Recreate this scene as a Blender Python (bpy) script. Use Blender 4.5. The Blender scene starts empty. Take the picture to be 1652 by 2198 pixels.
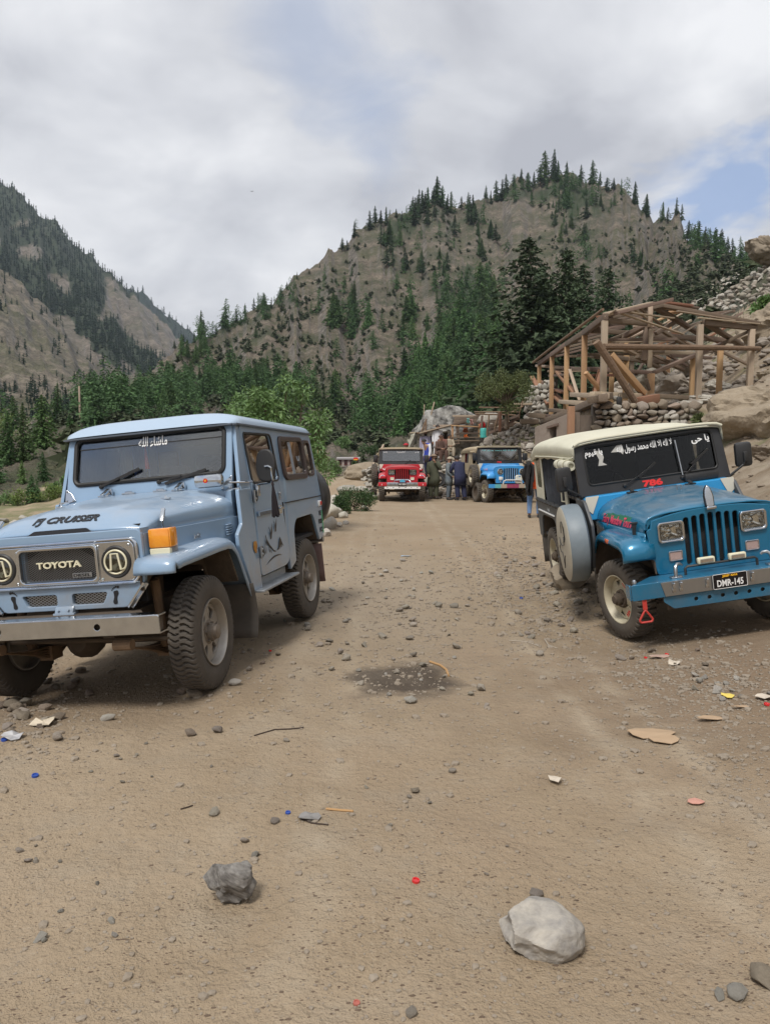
import bpy, bmesh, math, random
import numpy as np
from mathutils import Matrix, Vector, Euler
random.seed(7)
SC = bpy.context.scene
COL = SC.collection
R = math.radians
# ------------------------------------------------------------------ camera
CAM_H = 1.6
F_PX, PW, PH = 1650.0, 1652.0, 2198.0
PITCH = math.atan((PH / 2 - 985.0) / F_PX)
cam_d = bpy.data.cameras.new('camera')
cam = bpy.data.objects.new('camera', cam_d)
COL.objects.link(cam)
cam.location = (0, 0, CAM_H)
cam.rotation_euler = (R(90) - PITCH, 0, 0)
cam_d.sensor_fit = 'VERTICAL'
cam_d.sensor_height = 24.0
cam_d.lens = 24.0 * F_PX / PH
cam_d.clip_start = 0.05
cam_d.clip_end = 9000
SC.camera = cam
# ------------------------------------------------------------------ world: broken overcast over a clear blue sky
SUN_EL, SUN_AZ = R(56), R(205)      # azimuth clockwise from +Y: sun high behind the photographer
world = bpy.data.worlds.new('World')
SC.world = world
world.use_nodes = True
wt = world.node_tree
wt.nodes.clear()
def wn(t, **kw):
 n = wt.nodes.new(t)
 for k, v in kw.items(): setattr(n, k, v)
 return n
def wl(a, b): wt.links.new(a, b)
w_out = wn('ShaderNodeOutputWorld')
w_bg = wn('ShaderNodeBackground')
w_bg.inputs['Strength'].default_value = 0.1
wl(w_bg.outputs[0], w_out.inputs[0])
w_sky = wn('ShaderNodeTexSky', sky_type='NISHITA')
w_sky.sun_disc = False
w_sky.sun_elevation = SUN_EL
w_sky.sun_rotation = SUN_AZ
w_sky.altitude = 2500
w_tc = wn('ShaderNodeTexCoord')
w_sep = wn('ShaderNodeSeparateXYZ'); wl(w_tc.outputs['Generated'], w_sep.inputs[0])
def wmath(op, a, b=None, c=None, clamp=False):
 n = wn('ShaderNodeMath', operation=op); n.use_clamp = clamp
 for i, v in enumerate((a, b, c)):
  if v is None: continue
  if isinstance(v, (int, float)): n.inputs[i].default_value = v
  else: wl(v, n.inputs[i])
 return n.outputs[0]
w_den = wmath('ADD', wmath('ABSOLUTE', w_sep.outputs[2]), 0.32)
w_px = wmath('DIVIDE', w_sep.outputs[0], w_den)
w_py = wmath('DIVIDE', w_sep.outputs[1], w_den)
w_cmb = wn('ShaderNodeCombineXYZ'); wl(w_px, w_cmb.inputs[0]); wl(w_py, w_cmb.inputs[1])
def wnoise(scale, detail, rough, off, dist=0.0):
 m = wn('ShaderNodeMapping'); m.inputs['Location'].default_value = off
 wl(w_cmb.outputs[0], m.inputs[0])
 n = wn('ShaderNodeTexNoise'); n.inputs['Scale'].default_value = scale
 n.inputs['Detail'].default_value = detail; n.inputs['Roughness'].default_value = rough
 n.inputs['Distortion'].default_value = dist
 wl(m.outputs[0], n.inputs['Vector'])
 return n.outputs[0]
w_n1 = wnoise(1.7, 5, 0.50, (0.3, 0.9, 0), 0.5)
w_n2 = wnoise(4.6, 5, 0.55, (4.1, 2.2, 1.0), 0.35)
w_n3 = wnoise(0.9, 3, 0.5, (7.7, 1.3, 2.0))
w_mix = wmath('ADD', wmath('MULTIPLY', w_n1, 0.54), wmath('ADD', wmath('MULTIPLY', w_n2, 0.18), wmath('MULTIPLY', w_n3, 0.28)))
w_cr = wn('ShaderNodeValToRGB')
e = w_cr.color_ramp.elements
e[0].position = 0.40; e[0].color = (4.4, 4.5, 4.95, 1)
e[1].position = 0.585; e[1].color = (8.3, 8.35, 8.55, 1)
x_ = w_cr.color_ramp.elements.new(0.50); x_.color = (6.4, 6.5, 6.85, 1)
wl(w_mix, w_cr.inputs[0])
# openings in the cloud deck where the blue shows
def wgap(d, size, soft):
 v = Vector(d).normalized()
 n = wn('ShaderNodeVectorMath', operation='DISTANCE'); wl(w_tc.outputs['Generated'], n.inputs[0]); n.inputs[1].default_value = v
 dd = wmath('ADD', n.outputs['Value'], wmath('MULTIPLY', wmath('SUBTRACT', w_n2, 0.5), 0.34))
 return wmath('SUBTRACT', 1.0, wmath('DIVIDE', wmath('SUBTRACT', dd, size - soft), soft * 2), clamp=True)
def pdir(px, py):
 r = (px - PW / 2) / F_PX; u = -(py - PH / 2) / F_PX
 c, s = math.cos(PITCH), math.sin(PITCH)
 return (r, c + u * s, -s + u * c)
g1 = wgap(pdir(1565, 408), 0.036, 0.030)
g2 = wgap(pdir(690, 60), 0.028, 0.05)
g3 = wgap(pdir(790, 240), 0.026, 0.05)
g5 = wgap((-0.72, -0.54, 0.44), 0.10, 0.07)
g4 = wmath('MULTIPLY', wmath('SUBTRACT', wnoise(2.3, 4, 0.55, (9.2, 5.5, 0)), 0.62, clamp=True), 5.0, clamp=True)
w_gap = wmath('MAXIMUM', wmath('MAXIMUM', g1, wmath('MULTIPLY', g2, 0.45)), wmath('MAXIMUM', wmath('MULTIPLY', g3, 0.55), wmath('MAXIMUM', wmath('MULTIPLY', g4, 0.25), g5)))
w_blue = wn('ShaderNodeMix', data_type='RGBA'); w_blue.inputs[0].default_value = 0.5
wl(w_sky.outputs[0], w_blue.inputs[6]); w_blue.inputs[7].default_value = (3.6, 5.2, 8.6, 1)
w_fin = wn('ShaderNodeMix', data_type='RGBA')
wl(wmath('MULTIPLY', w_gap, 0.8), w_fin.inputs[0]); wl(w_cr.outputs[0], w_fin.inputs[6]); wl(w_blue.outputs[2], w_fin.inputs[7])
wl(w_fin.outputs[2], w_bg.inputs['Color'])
# ------------------------------------------------------------------ sun, veiled by cloud
sun_d = bpy.data.lights.new('sun', 'SUN')
sun_d.energy = 2.6
sun_d.angle = R(16)
sun_d.color = (1.0, 0.955, 0.89)
sun = bpy.data.objects.new('sun', sun_d)
COL.objects.link(sun)
sd = Vector((math.sin(SUN_AZ) * math.cos(SUN_EL), math.cos(SUN_AZ) * math.cos(SUN_EL), math.sin(SUN_EL)))
sun.rotation_euler = sd.to_track_quat('Z', 'Y').to_euler()
SC.view_settings.view_transform = 'Standard'
SC.view_settings.look = 'None'
SC.view_settings.exposure = 0.2
SC.view_settings.gamma = 1.0
SC.cycles.max_bounces = 6
SC.cycles.diffuse_bounces = 3
SC.cycles.caustics_reflective = False
SC.cycles.caustics_refractive = False
SC.cycles.transparent_max_bounces = 12
SC.cycles.use_denoising = True
# ------------------------------------------------------------------ materials
MATS = {}
def pmat(name, col, col2=None, scale=4.0, rough=0.6, metal=0.0, bump=0.0, bscale=40.0, contrast=0.5, coat=0.0,
   rvar=0.0, rnd=0.0, spec=0.5, detail=6, dust=None, stretch=None, low=None, world_co=False):
 if name in MATS: return MATS[name]
 m = bpy.data.materials.new(name); MATS[name] = m
 m.use_nodes = True
 nt = m.node_tree; N = nt.nodes; L = nt.links
 b = N['Principled BSDF']
 b.inputs['Roughness'].default_value = rough
 b.inputs['Metallic'].default_value = metal
 b.inputs['Specular IOR Level'].default_value = spec
 if coat:
  b.inputs['Coat Weight'].default_value = coat; b.inputs['Coat Roughness'].default_value = 0.08
 tc = N.new('ShaderNodeTexCoord'); vec = tc.outputs['Object']
 if world_co:
  ge = N.new('ShaderNodeNewGeometry'); vec = ge.outputs['Position']
 if stretch:
  mp = N.new('ShaderNodeMapping'); mp.inputs['Scale'].default_value = stretch; L.new(vec, mp.inputs[0]); vec = mp.outputs[0]
 out = None
 if col2 is not None:
  no = N.new('ShaderNodeTexNoise'); no.inputs['Scale'].default_value = scale; no.inputs['Detail'].default_value = detail
  no.inputs['Roughness'].default_value = 0.6
  L.new(vec, no.inputs['Vector'])
  cr = N.new('ShaderNodeValToRGB')
  cr.color_ramp.elements[0].position = 0.5 - 0.5 * (1 - contrast); cr.color_ramp.elements[1].position = 0.5 + 0.5 * (1 - contrast)
  cr.color_ramp.elements[0].color = (*col, 1); cr.color_ramp.elements[1].color = (*col2, 1)
  L.new(no.outputs[0], cr.inputs[0]); out = cr.outputs[0]
  if rvar:
   ma = N.new('ShaderNodeMath'); ma.operation = 'MULTIPLY_ADD'; L.new(no.outputs[0], ma.inputs[0]); ma.inputs[1].default_value = rvar; ma.inputs[2].default_value = rough - rvar / 2
   L.new(ma.outputs[0], b.inputs['Roughness'])
 if dust is not None:       # settled dust on upward faces, broken up by noise: (colour, amount)
  ge = N.new('ShaderNodeNewGeometry'); sp = N.new('ShaderNodeSeparateXYZ'); L.new(ge.outputs['Normal'], sp.inputs[0])
  n2 = N.new('ShaderNodeTexNoise'); n2.inputs['Scale'].default_value = 7; n2.inputs['Detail'].default_value = 8; L.new(tc.outputs['Object'], n2.inputs['Vector'])
  mr = N.new('ShaderNodeMapRange'); mr.inputs[1].default_value = 0.45; mr.inputs[2].default_value = 1.0; mr.inputs[4].default_value = dust[1]
  L.new(sp.outputs[2], mr.inputs[0])
  mu = N.new('ShaderNodeMath'); mu.operation = 'MULTIPLY'; L.new(mr.outputs[0], mu.inputs[0])
  m2 = N.new('ShaderNodeMapRange'); m2.inputs[1].default_value = 0.3; m2.inputs[2].default_value = 0.65; m2.inputs[3].default_value = 0.25; L.new(n2.outputs[0], m2.inputs[0])
  L.new(m2.outputs[0], mu.inputs[1])
  mx = N.new('ShaderNodeMix'); mx.data_type = 'RGBA'; L.new(mu.outputs[0], mx.inputs[0])
  if out is not None: L.new(out, mx.inputs[6])
  else: mx.inputs[6].default_value = (*col, 1)
  mx.inputs[7].default_value = (*dust[0], 1); out = mx.outputs[2]
  m3 = N.new('ShaderNodeMapRange'); m3.inputs[3].default_value = rough; m3.inputs[4].default_value = 0.8; L.new(mu.outputs[0], m3.inputs[0]); L.new(m3.outputs[0], b.inputs['Roughness'])
  if coat:
   m4 = N.new('ShaderNodeMapRange'); m4.inputs[3].default_value = coat; m4.inputs[4].default_value = 0.0; L.new(mu.outputs[0], m4.inputs[0]); L.new(m4.outputs[0], b.inputs['Coat Weight'])
 if low is not None:        # road dirt thrown up over the lower panels: (colour, height where it ends, amount)
  sz = N.new('ShaderNodeSeparateXYZ'); L.new(tc.outputs['Object'], sz.inputs[0])
  n3 = N.new('ShaderNodeTexNoise'); n3.inputs['Scale'].default_value = 5; n3.inputs['Detail'].default_value = 7; n3.inputs['Roughness'].default_value = .65; L.new(tc.outputs['Object'], n3.inputs['Vector'])
  a1 = N.new('ShaderNodeMath'); a1.operation = 'MULTIPLY_ADD'; L.new(n3.outputs[0], a1.inputs[0]); a1.inputs[1].default_value = .9; L.new(sz.outputs[2], a1.inputs[2])
  m6 = N.new('ShaderNodeMapRange'); m6.inputs[1].default_value = low[1] + .62; m6.inputs[2].default_value = low[1] + .12; m6.inputs[4].default_value = low[2]; L.new(a1.outputs[0], m6.inputs[0])
  mx = N.new('ShaderNodeMix'); mx.data_type = 'RGBA'; L.new(m6.outputs[0], mx.inputs[0])
  if out is not None: L.new(out, mx.inputs[6])
  else: mx.inputs[6].default_value = (*col, 1)
  mx.inputs[7].default_value = (*low[0], 1); out = mx.outputs[2]
 if rnd:
  oi = N.new('ShaderNodeObjectInfo')
  hs = N.new('ShaderNodeHueSaturation')
  mr = N.new('ShaderNodeMapRange'); mr.inputs[3].default_value = 1 - rnd; mr.inputs[4].default_value = 1 + rnd
  L.new(oi.outputs['Random'], mr.inputs[0]); L.new(mr.outputs[0], hs.inputs['Value'])
  m5 = N.new('ShaderNodeMapRange'); m5.inputs[3].default_value = 0.5 - rnd * 0.06; m5.inputs[4].default_value = 0.5 + rnd * 0.06
  wn_ = N.new('ShaderNodeTexWhiteNoise'); wn_.noise_dimensions = '1D'; L.new(oi.outputs['Random'], wn_.inputs['W'])
  L.new(wn_.outputs['Value'], m5.inputs[0]); L.new(m5.outputs[0], hs.inputs['Hue'])
  if out is not None: L.new(out, hs.inputs['Color'])
  else: hs.inputs['Color'].default_value = (*col, 1)
  out = hs.outputs[0]
 if out is not None: L.new(out, b.inputs['Base Color'])
 else: b.inputs['Base Color'].default_value = (*col, 1)
 if bump:
  nb = N.new('ShaderNodeTexNoise'); nb.inputs['Scale'].default_value = bscale; nb.inputs['Detail'].default_value = 6
  L.new(vec, nb.inputs['Vector'])
  bp = N.new('ShaderNodeBump'); bp.inputs['Strength'].default_value = 1.0; bp.inputs['Distance'].default_value = bump
  L.new(nb.outputs[0], bp.inputs['Height']); L.new(bp.outputs[0], b.inputs['Normal'])
 return m
def glassmat(name, tint, refl=0.06, rough=0.02, ior=1.55, gc=.95):
 if name in MATS: return MATS[name]
 m = bpy.data.materials.new(name); MATS[name] = m
 m.use_nodes = True; nt = m.node_tree; N = nt.nodes; L = nt.links
 N.remove(N['Principled BSDF'])
 tr = N.new('ShaderNodeBsdfTransparent'); tr.inputs[0].default_value = (*tint, 1)
 gl = N.new('ShaderNodeBsdfGlossy'); gl.inputs['Roughness'].default_value = rough; gl.inputs[0].default_value = (gc, gc, gc, 1)
 lw = N.new('ShaderNodeFresnel'); lw.inputs[0].default_value = ior
 ad = N.new('ShaderNodeMath'); ad.operation = 'ADD'; ad.use_clamp = True; L.new(lw.outputs[0], ad.inputs[0]); ad.inputs[1].default_value = refl
 mx = N.new('ShaderNodeMixShader'); L.new(ad.outputs[0], mx.inputs[0]); L.new(tr.outputs[0], mx.inputs[1]); L.new(gl.outputs[0], mx.inputs[2])
 L.new(mx.outputs[0], N['Material Output'].inputs[0])
 return m
# ------------------------------------------------------------------ mesh helpers
def link(o, parent=None):
 COL.objects.link(o)
 if parent is not None: o.parent = parent
 return o
def tag(o, label, cat, group=None, kind=None):
 if label: o['label'] = label
 if cat: o['category'] = cat
 if group: o['group'] = group
 if kind: o['kind'] = kind
 return o
def empty(name, label=None, cat=None, loc=(0, 0, 0), rot=(0, 0, 0), group=None, parent=None):
 o = bpy.data.objects.new(name, None); link(o, parent)
 o.empty_display_size = 0.2
 o.location = loc; o.rotation_euler = rot
 return tag(o, label, cat, group)
def mesh_np(name, v, f, mat, smooth=True, angle=None):
 me = bpy.data.meshes.new(name)
 v = np.asarray(v, dtype=np.float32).reshape(-1, 3)
 f = np.asarray(f, dtype=np.int32)
 k = f.shape[1]
 me.vertices.add(len(v)); me.vertices.foreach_set('co', v.ravel())
 me.loops.add(f.size); me.loops.foreach_set('vertex_index', f.ravel())
 me.polygons.add(len(f)); me.polygons.foreach_set('loop_start', np.arange(0, f.size, k, dtype=np.int32))
 me.polygons.foreach_set('loop_total', np.full(len(f), k, dtype=np.int32))
 me.update(calc_edges=True)
 me.polygons.foreach_set('use_smooth', np.full(len(f), smooth, dtype=bool))
 if angle: me.set_sharp_from_angle(angle=R(angle))
 if mat: me.materials.append(mat)
 return me
def rrect(cx, cy, w, h, r, n=5):
 r = min(r, w / 2 - 1e-4, h / 2 - 1e-4)
 out = []
 for (sx, sy, a0) in ((1, 1, 0), (-1, 1, 90), (-1, -1, 180), (1, -1, 270)):
  for k in range(n + 1):
   a = R(a0 + 90 * k / n)
   out.append((cx + sx * (w / 2 - r) + r * math.cos(a), cy + sy * (h / 2 - r) + r * math.sin(a)))
 return out
def circ(cx, cy, r, n=24, ry=None):
 ry = ry or r
 return [(cx + r * math.cos(2 * math.pi * k / n), cy + ry * math.sin(2 * math.pi * k / n)) for k in range(n)]
def rpoly(pts, r, n=4):
 out = []; m = len(pts)
 rs = r if isinstance(r, (list, tuple)) else [r] * m
 for i in range(m):
  p0, p, p1 = Vector(pts[i - 1]), Vector(pts[i]), Vector(pts[(i + 1) % m])
  a, b = p0 - p, p1 - p
  rr = min(rs[i], a.length * 0.45, b.length * 0.45)
  if rr < 1e-5: out.append(tuple(p)); continue
  A, B = p + a.normalized() * rr, p + b.normalized() * rr
  for k in range(n + 1):
   t = k / n
   out.append(tuple(A * (1 - t) ** 2 + p * 2 * t * (1 - t) + B * t * t))
 return out
class MB:
 def __init__(s): s.v = []; s.f = []; s.c = []
 def cut(s): s.c.append((len(s.v), len(s.f))); return s      # what follows becomes an object of its own
 def add(s, v, f, fn=None):
  o = len(s.v)
  if isinstance(fn, Matrix): v = [fn @ Vector(p) for p in v]
  elif fn: v = [fn(*p) for p in v]
  s.v += [tuple(p) for p in v]; s.f += [tuple(i + o for i in q) for q in f]
  return s
 def box(s, c, d, rot=None, bev=0.0, fn=None):
  M = Matrix.Translation(c)
  if rot is not None: M = M @ (rot if isinstance(rot, Matrix) else Euler(rot).to_matrix().to_4x4())
  x, y, z = d[0] / 2, d[1] / 2, d[2] / 2
  if bev <= 0:
   v = [(-x, -y, -z), (x, -y, -z), (x, y, -z), (-x, y, -z), (-x, -y, z), (x, -y, z), (x, y, z), (-x, y, z)]
   f = [(3, 2, 1, 0), (4, 5, 6, 7), (0, 1, 5, 4), (1, 2, 6, 5), (2, 3, 7, 6), (3, 0, 4, 7)]
  else:
   bm = bmesh.new(); bmesh.ops.create_cube(bm, size=1, matrix=Matrix.Diagonal((*d, 1)))
   bmesh.ops.bevel(bm, geom=bm.edges[:], offset=min(bev, min(d) * 0.45), segments=2, affect='EDGES', profile=0.5)
   bm.verts.index_update(); v = [tuple(q.co) for q in bm.verts]; f = [tuple(q.index for q in p.verts) for p in bm.faces]; bm.free()
  v = [M @ Vector(p) for p in v]
  return s.add(v, f, fn)
 def bar(s, a, b, w, h, up=(0, 0, 1), bev=0.0, roll=0.0):
  a, b = Vector(a), Vector(b); d = b - a
  y = d.normalized(); u = Vector(up)
  if abs(y.dot(u)) > 0.98: u = Vector((0, 1, 0)) if abs(y.y) < .9 else Vector((1, 0, 0))
  x = y.cross(u).normalized(); z = x.cross(y)
  M = Matrix((x, y, z)).transposed().to_4x4()
  if roll: M = M @ Matrix.Rotation(roll, 4, 'Y')
  return s.box((a + b) / 2, (w, d.length, h), M, bev)
 def tube(s, pts, r, n=8, closed=False, caps=True):
  P = [Vector(p) for p in pts]; m = len(P); v = []; f = []
  prev = None
  for i in range(m):
   if closed: t = P[(i + 1) % m] - P[i - 1]
   else: t = P[min(i + 1, m - 1)] - P[max(i - 1, 0)]
   t = t.normalized() if t.length > 1e-9 else Vector((0, 0, 1))
   if prev is None:
    u = Vector((0, 0, 1)) if abs(t.z) < 0.9 else Vector((1, 0, 0))
    x = t.cross(u).normalized()
   else: x = (prev - t * prev.dot(t)).normalized()
   prev = x; y = t.cross(x)
   rr = r[i] if isinstance(r, (list, tuple)) else r
   for k in range(n):
    a = 2 * math.pi * k / n
    v.append(P[i] + x * rr * math.cos(a) + y * rr * math.sin(a))
  for i in range(m if closed else m - 1):
   j = (i + 1) % m
   for k in range(n):
    f.append((i * n + k, i * n + (k + 1) % n, j * n + (k + 1) % n, j * n + k))
  if caps and not closed: f += [tuple(range(n - 1, -1, -1)), tuple((m - 1) * n + k for k in range(n))]
  return s.add(v, f)
 def cyl(s, a, b, r, n=16): return s.tube([a, b], r, n)
 def lathe(s, prof, n=32, fn=None, cap0=False, cap1=False, arc=None):
  v = []; f = []; m = len(prof)
  for k in range(n):
   a = 2 * math.pi * k / n
   for (r, h) in prof: v.append((r * math.cos(a), r * math.sin(a), h))
  for k in range(n):
   j = (k + 1) % n
   for i in range(m - 1): f.append((k * m + i, j * m + i, j * m + i + 1, k * m + i + 1))
  if cap0: f.append(tuple(k * m for k in range(n - 1, -1, -1)))
  if cap1: f.append(tuple(k * m + m - 1 for k in range(n)))
  return s.add(v, f, fn)
 def plate(s, outlines, t, bev=0.0, fn=None, res=1):
  """flat sheet in local (u, v), thickness t along w, outlines may hold holes"""
  c = bpy.data.curves.new('tmp', 'CURVE'); c.dimensions = '2D'; c.fill_mode = 'BOTH'
  c.extrude = max(t / 2 - bev, 0.0); c.bevel_depth = bev; c.bevel_resolution = res; c.offset = -bev if bev else 0.0
  for o in outlines:
   sp = c.splines.new('POLY'); sp.points.add(len(o) - 1)
   for i, p in enumerate(o): sp.points[i].co = (p[0], p[1], 0, 1)
   sp.use_cyclic_u = True
  ob = bpy.data.objects.new('tmp', c); me = bpy.data.meshes.new_from_object(ob)
  v = [tuple(q.co) for q in me.vertices]; f = [tuple(p.vertices) for p in me.polygons]
  bpy.data.objects.remove(ob); bpy.data.curves.remove(c); bpy.data.meshes.remove(me)
  return s.add(v, f, fn)
 def text(s, body, size, fn, t=0.002, shear=0.0, bold=0.0, align='CENTER', space=1.0, width=None, height=None):
  c = bpy.data.curves.new('tmp', 'FONT'); c.body = body; c.size = size; c.align_x = align; c.shear = shear
  c.space_character = space; c.offset = bold; c.extrude = t / 2; c.resolution_u = 3
  ob = bpy.data.objects.new('tmp', c); me = bpy.data.meshes.new_from_object(ob)
  v = np.array([tuple(q.co) for q in me.vertices]) if len(me.vertices) else np.zeros((0, 3)); f = [tuple(p.vertices) for p in me.polygons]
  bpy.data.objects.remove(ob); bpy.data.curves.remove(c); bpy.data.meshes.remove(me)
  if len(v) == 0: return s
  lo, hi = v.min(0), v.max(0); v[:, :2] -= (lo[:2] + hi[:2]) / 2
  if width: v[:, 0] *= width / (hi[0] - lo[0])
  if height: v[:, 1] *= height / (hi[1] - lo[1])
  return s.add([tuple(map(float, p)) for p in v], f, fn)
 def grid(s, P, closed_u=False, fn=None, flip=False):
  m, n = len(P), len(P[0]); f = []
  for i in range(m - 1):
   for k in range(n if closed_u else n - 1):
    q = (i * n + k, i * n + (k + 1) % n, (i + 1) * n + (k + 1) % n, (i + 1) * n + k)
    f.append(q[::-1] if flip else q)
  return s.add([p for r_ in P for p in r_], f, fn)
 def build(s, name, mat, parent=None, smooth=True, angle=32, thick=0.0, bevel=0.0, sub=0):
  if s.c:
   outs = []; marks = [(0, 0)] + s.c + [(len(s.v), len(s.f))]
   for (v0, f0), (v1, f1) in zip(marks, marks[1:]):
    if f1 == f0: continue
    q = MB(); q.v = s.v[v0:v1]; q.f = [tuple(i - v0 for i in p) for p in s.f[f0:f1]]
    outs.append(q.build(name, mat, parent, smooth, angle, thick, bevel, sub))
   return outs[0]
  me = bpy.data.meshes.new(name)
  me.from_pydata([tuple(p) for p in s.v], [], s.f)
  me.polygons.foreach_set('use_smooth', np.full(len(me.polygons), smooth, dtype=bool))
  if smooth and angle: me.set_sharp_from_angle(angle=R(angle))
  if mat: me.materials.append(mat)
  o = bpy.data.objects.new(name, me); link(o, parent)
  if thick:
   md = o.modifiers.new('t', 'SOLIDIFY'); md.thickness = thick; md.offset = -1
  if bevel:
   md = o.modifiers.new('b', 'BEVEL'); md.width = bevel; md.segments = 2; md.limit_method = 'ANGLE'; md.angle_limit = R(40)
  if sub:
   md = o.modifiers.new('s', 'SUBSURF'); md.levels = sub; md.render_levels = sub
  return o
def copy_tree(o, parent=None):
 c = o.copy(); COL.objects.link(c); c.parent = parent
 if parent is not None: c.matrix_parent_inverse = o.matrix_parent_inverse.copy()
 for ch in o.children: copy_tree(ch, c)
 return c
# ------------------------------------------------------------------ numpy noise
def _hash(i, j, seed):
 h = (i.astype(np.int64) * 374761393 + j.astype(np.int64) * 668265263 + seed * 982451653) & 0x7fffffff
 h = ((h ^ (h >> 13)) * 1274126177) & 0x7fffffff
 return ((h ^ (h >> 16)) & 0xffff) / 65535.0
def vnoise(x, y, seed=0):
 i = np.floor(x); j = np.floor(y); fx = x - i; fy = y - j
 fx = fx * fx * fx * (fx * (fx * 6 - 15) + 10); fy = fy * fy * fy * (fy * (fy * 6 - 15) + 10)
 a = _hash(i, j, seed); b = _hash(i + 1, j, seed); c = _hash(i, j + 1, seed); d = _hash(i + 1, j + 1, seed)
 return (a + (b - a) * fx) * (1 - fy) + (c + (d - c) * fx) * fy
def fbm(x, y, oct=4, seed=0, gain=0.5):
 x = np.asarray(x, float); y = np.asarray(y, float)
 t = 0; a = 1; n = 0
 for o in range(oct):
  t = t + a * (vnoise(x, y, seed + o * 17) - 0.5) * 2; n += a
  x = x * 2.03 + 11.3; y = y * 2.03 + 5.7; a *= gain
 return t / n
def ridged(x, y, oct=4, seed=0):
 t = 0; a = 1; n = 0
 for o in range(oct):
  t = t + a * (1 - np.abs(vnoise(x, y, seed + o * 13) - 0.5) * 2) ** 1.5; n += a
  x = x * 2.1 + 3.1; y = y * 2.1 + 9.7; a *= 0.5
 return t / n
def sstep(a, b, x):
 t = np.clip((x - a) / (b - a), 0, 1); return t * t * (3 - 2 * t)
# ================================================================== TERRAIN
def pose(loc, yaw, pit, rol):
 return Matrix.Translation(loc) @ Matrix.Rotation(R(yaw), 4, 'Z') @ Matrix.Rotation(R(pit), 4, 'X') @ Matrix.Rotation(R(rol), 4, 'Y')
CRUISER_POSE = pose((-1.908, 5.308, -0.028), 169.3, -0.54, 5.02)
BLUEJEEP_POSE = pose((2.879, 6.919, 0.078), 180.64, -1.89, 8.1)
def zrow(yp, Y):
 u = (PH / 2 - yp) / F_PX
 c, s = math.cos(PITCH), math.sin(PITCH)
 return CAM_H + (-s + u * c) / (c + u * s) * Y
HX = [-700, -300, 0, 150, 300, 450, 600, 750, 900, 1050, 1200, 1400, 1500, 1652, 2000, 2500]
HYR = [300, 260, 260, 260, 320, 420, 450, 500, 550, 580, 600, 520, 480, 420, 350, 300]
HV = [0, .2, .4, .6, .8, 1.0]
HT = np.array([
 [1100, 1095, 1085, 1085, 1070, 1050, 1040, 1022, 1000, 985, 960, 838, 768, 690, 600, 560],
 [1060, 1030, 1005, 995, 1000, 1005, 1008, 1002, 985, 965, 925, 790, 662, 548, 450, 430],
 [1020, 980, 950, 935, 950, 960, 965, 985, 960, 930, 885, 760, 690, 562, 470, 450],
 [990, 960, 930, 915, 925, 915, 920, 945, 905, 870, 815, 690, 640, 575, 480, 470],
 [970, 945, 918, 903, 885, 830, 820, 800, 730, 690, 650, 600, 570, 580, 500, 480],
 [960, 935, 910, 898, 810, 712, 632, 508, 435, 412, 378, 465, 515, 590, 520, 500]], float)
RIDGE = [(-700, 960), (-300, 935), (0, 910), (150, 898), (230, 860), (300, 806), (360, 770), (400, 742), (440, 717), (500, 692), (560, 662), (610, 627), (660, 587),
   (720, 532), (760, 502), (800, 477), (850, 452), (900, 437), (960, 432), (1010, 432), (1040, 417), (1080, 402), (1120, 391), (1170, 380), (1220, 380),
   (1270, 388), (1310, 402), (1350, 442), (1400, 467), (1440, 487), (1500, 517), (1550, 542), (1600, 562), (1652, 592), (2000, 560), (2500, 540)]
RX, RY_ = zip(*RIDGE)
def hill_rows(xp, v):
 """picture row and distance of the hillside at column coordinate xp and profile parameter v"""
 T = np.stack([np.interp(xp, HX, HT[k]) for k in range(5)] + [np.interp(xp, RX, RY_)], 0)
 vv = np.clip(v + 0.035 * fbm(xp / 150.0, v * 5, 3, 5) * (1 - np.clip(v, 0, 1)) * 2, 0, 1) * 5
 k = np.clip(np.floor(vv).astype(int), 0, 4); t = vv - k
 idx = np.arange(xp.size).reshape(xp.shape)
 Tf = T.reshape(6, -1); kf = k.ravel(); ix = np.arange(xp.size)
 a = Tf[kf, ix].reshape(xp.shape); b = Tf[kf + 1, ix].reshape(xp.shape)
 yp = a + (b - a) * t
 Yr = np.interp(xp, HX, HYR)
 Y = 45.0 * (Yr / 45.0) ** v
 return yp, Y
def hill_z(xp, v):
 yp, Y = hill_rows(xp, v)
 z = zrow(yp, Y)
 over = np.clip(v - 1, 0, None)
 z = z - over * Y * 0.9
 rel = 0.0065 * Y * (1 + 1.1 * np.exp(-((xp - 1420) / 90) ** 2) * sstep(.62, .8, v))
 amp = np.clip((v - 0.05) / 0.3, 0, 1)
 z = z + rel * amp * (fbm(xp / 48.0, v * 6.5, 5, 3) * 1.5 + (ridged(xp / 46.0 + v * 2.0, v * 1.8, 4, 8) - 0.55) * 3.0 + (ridged(xp / 15.0 + v * 4.0, v * 6.0, 4, 18) - 0.5) * 1.3)
 return z, Y
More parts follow.
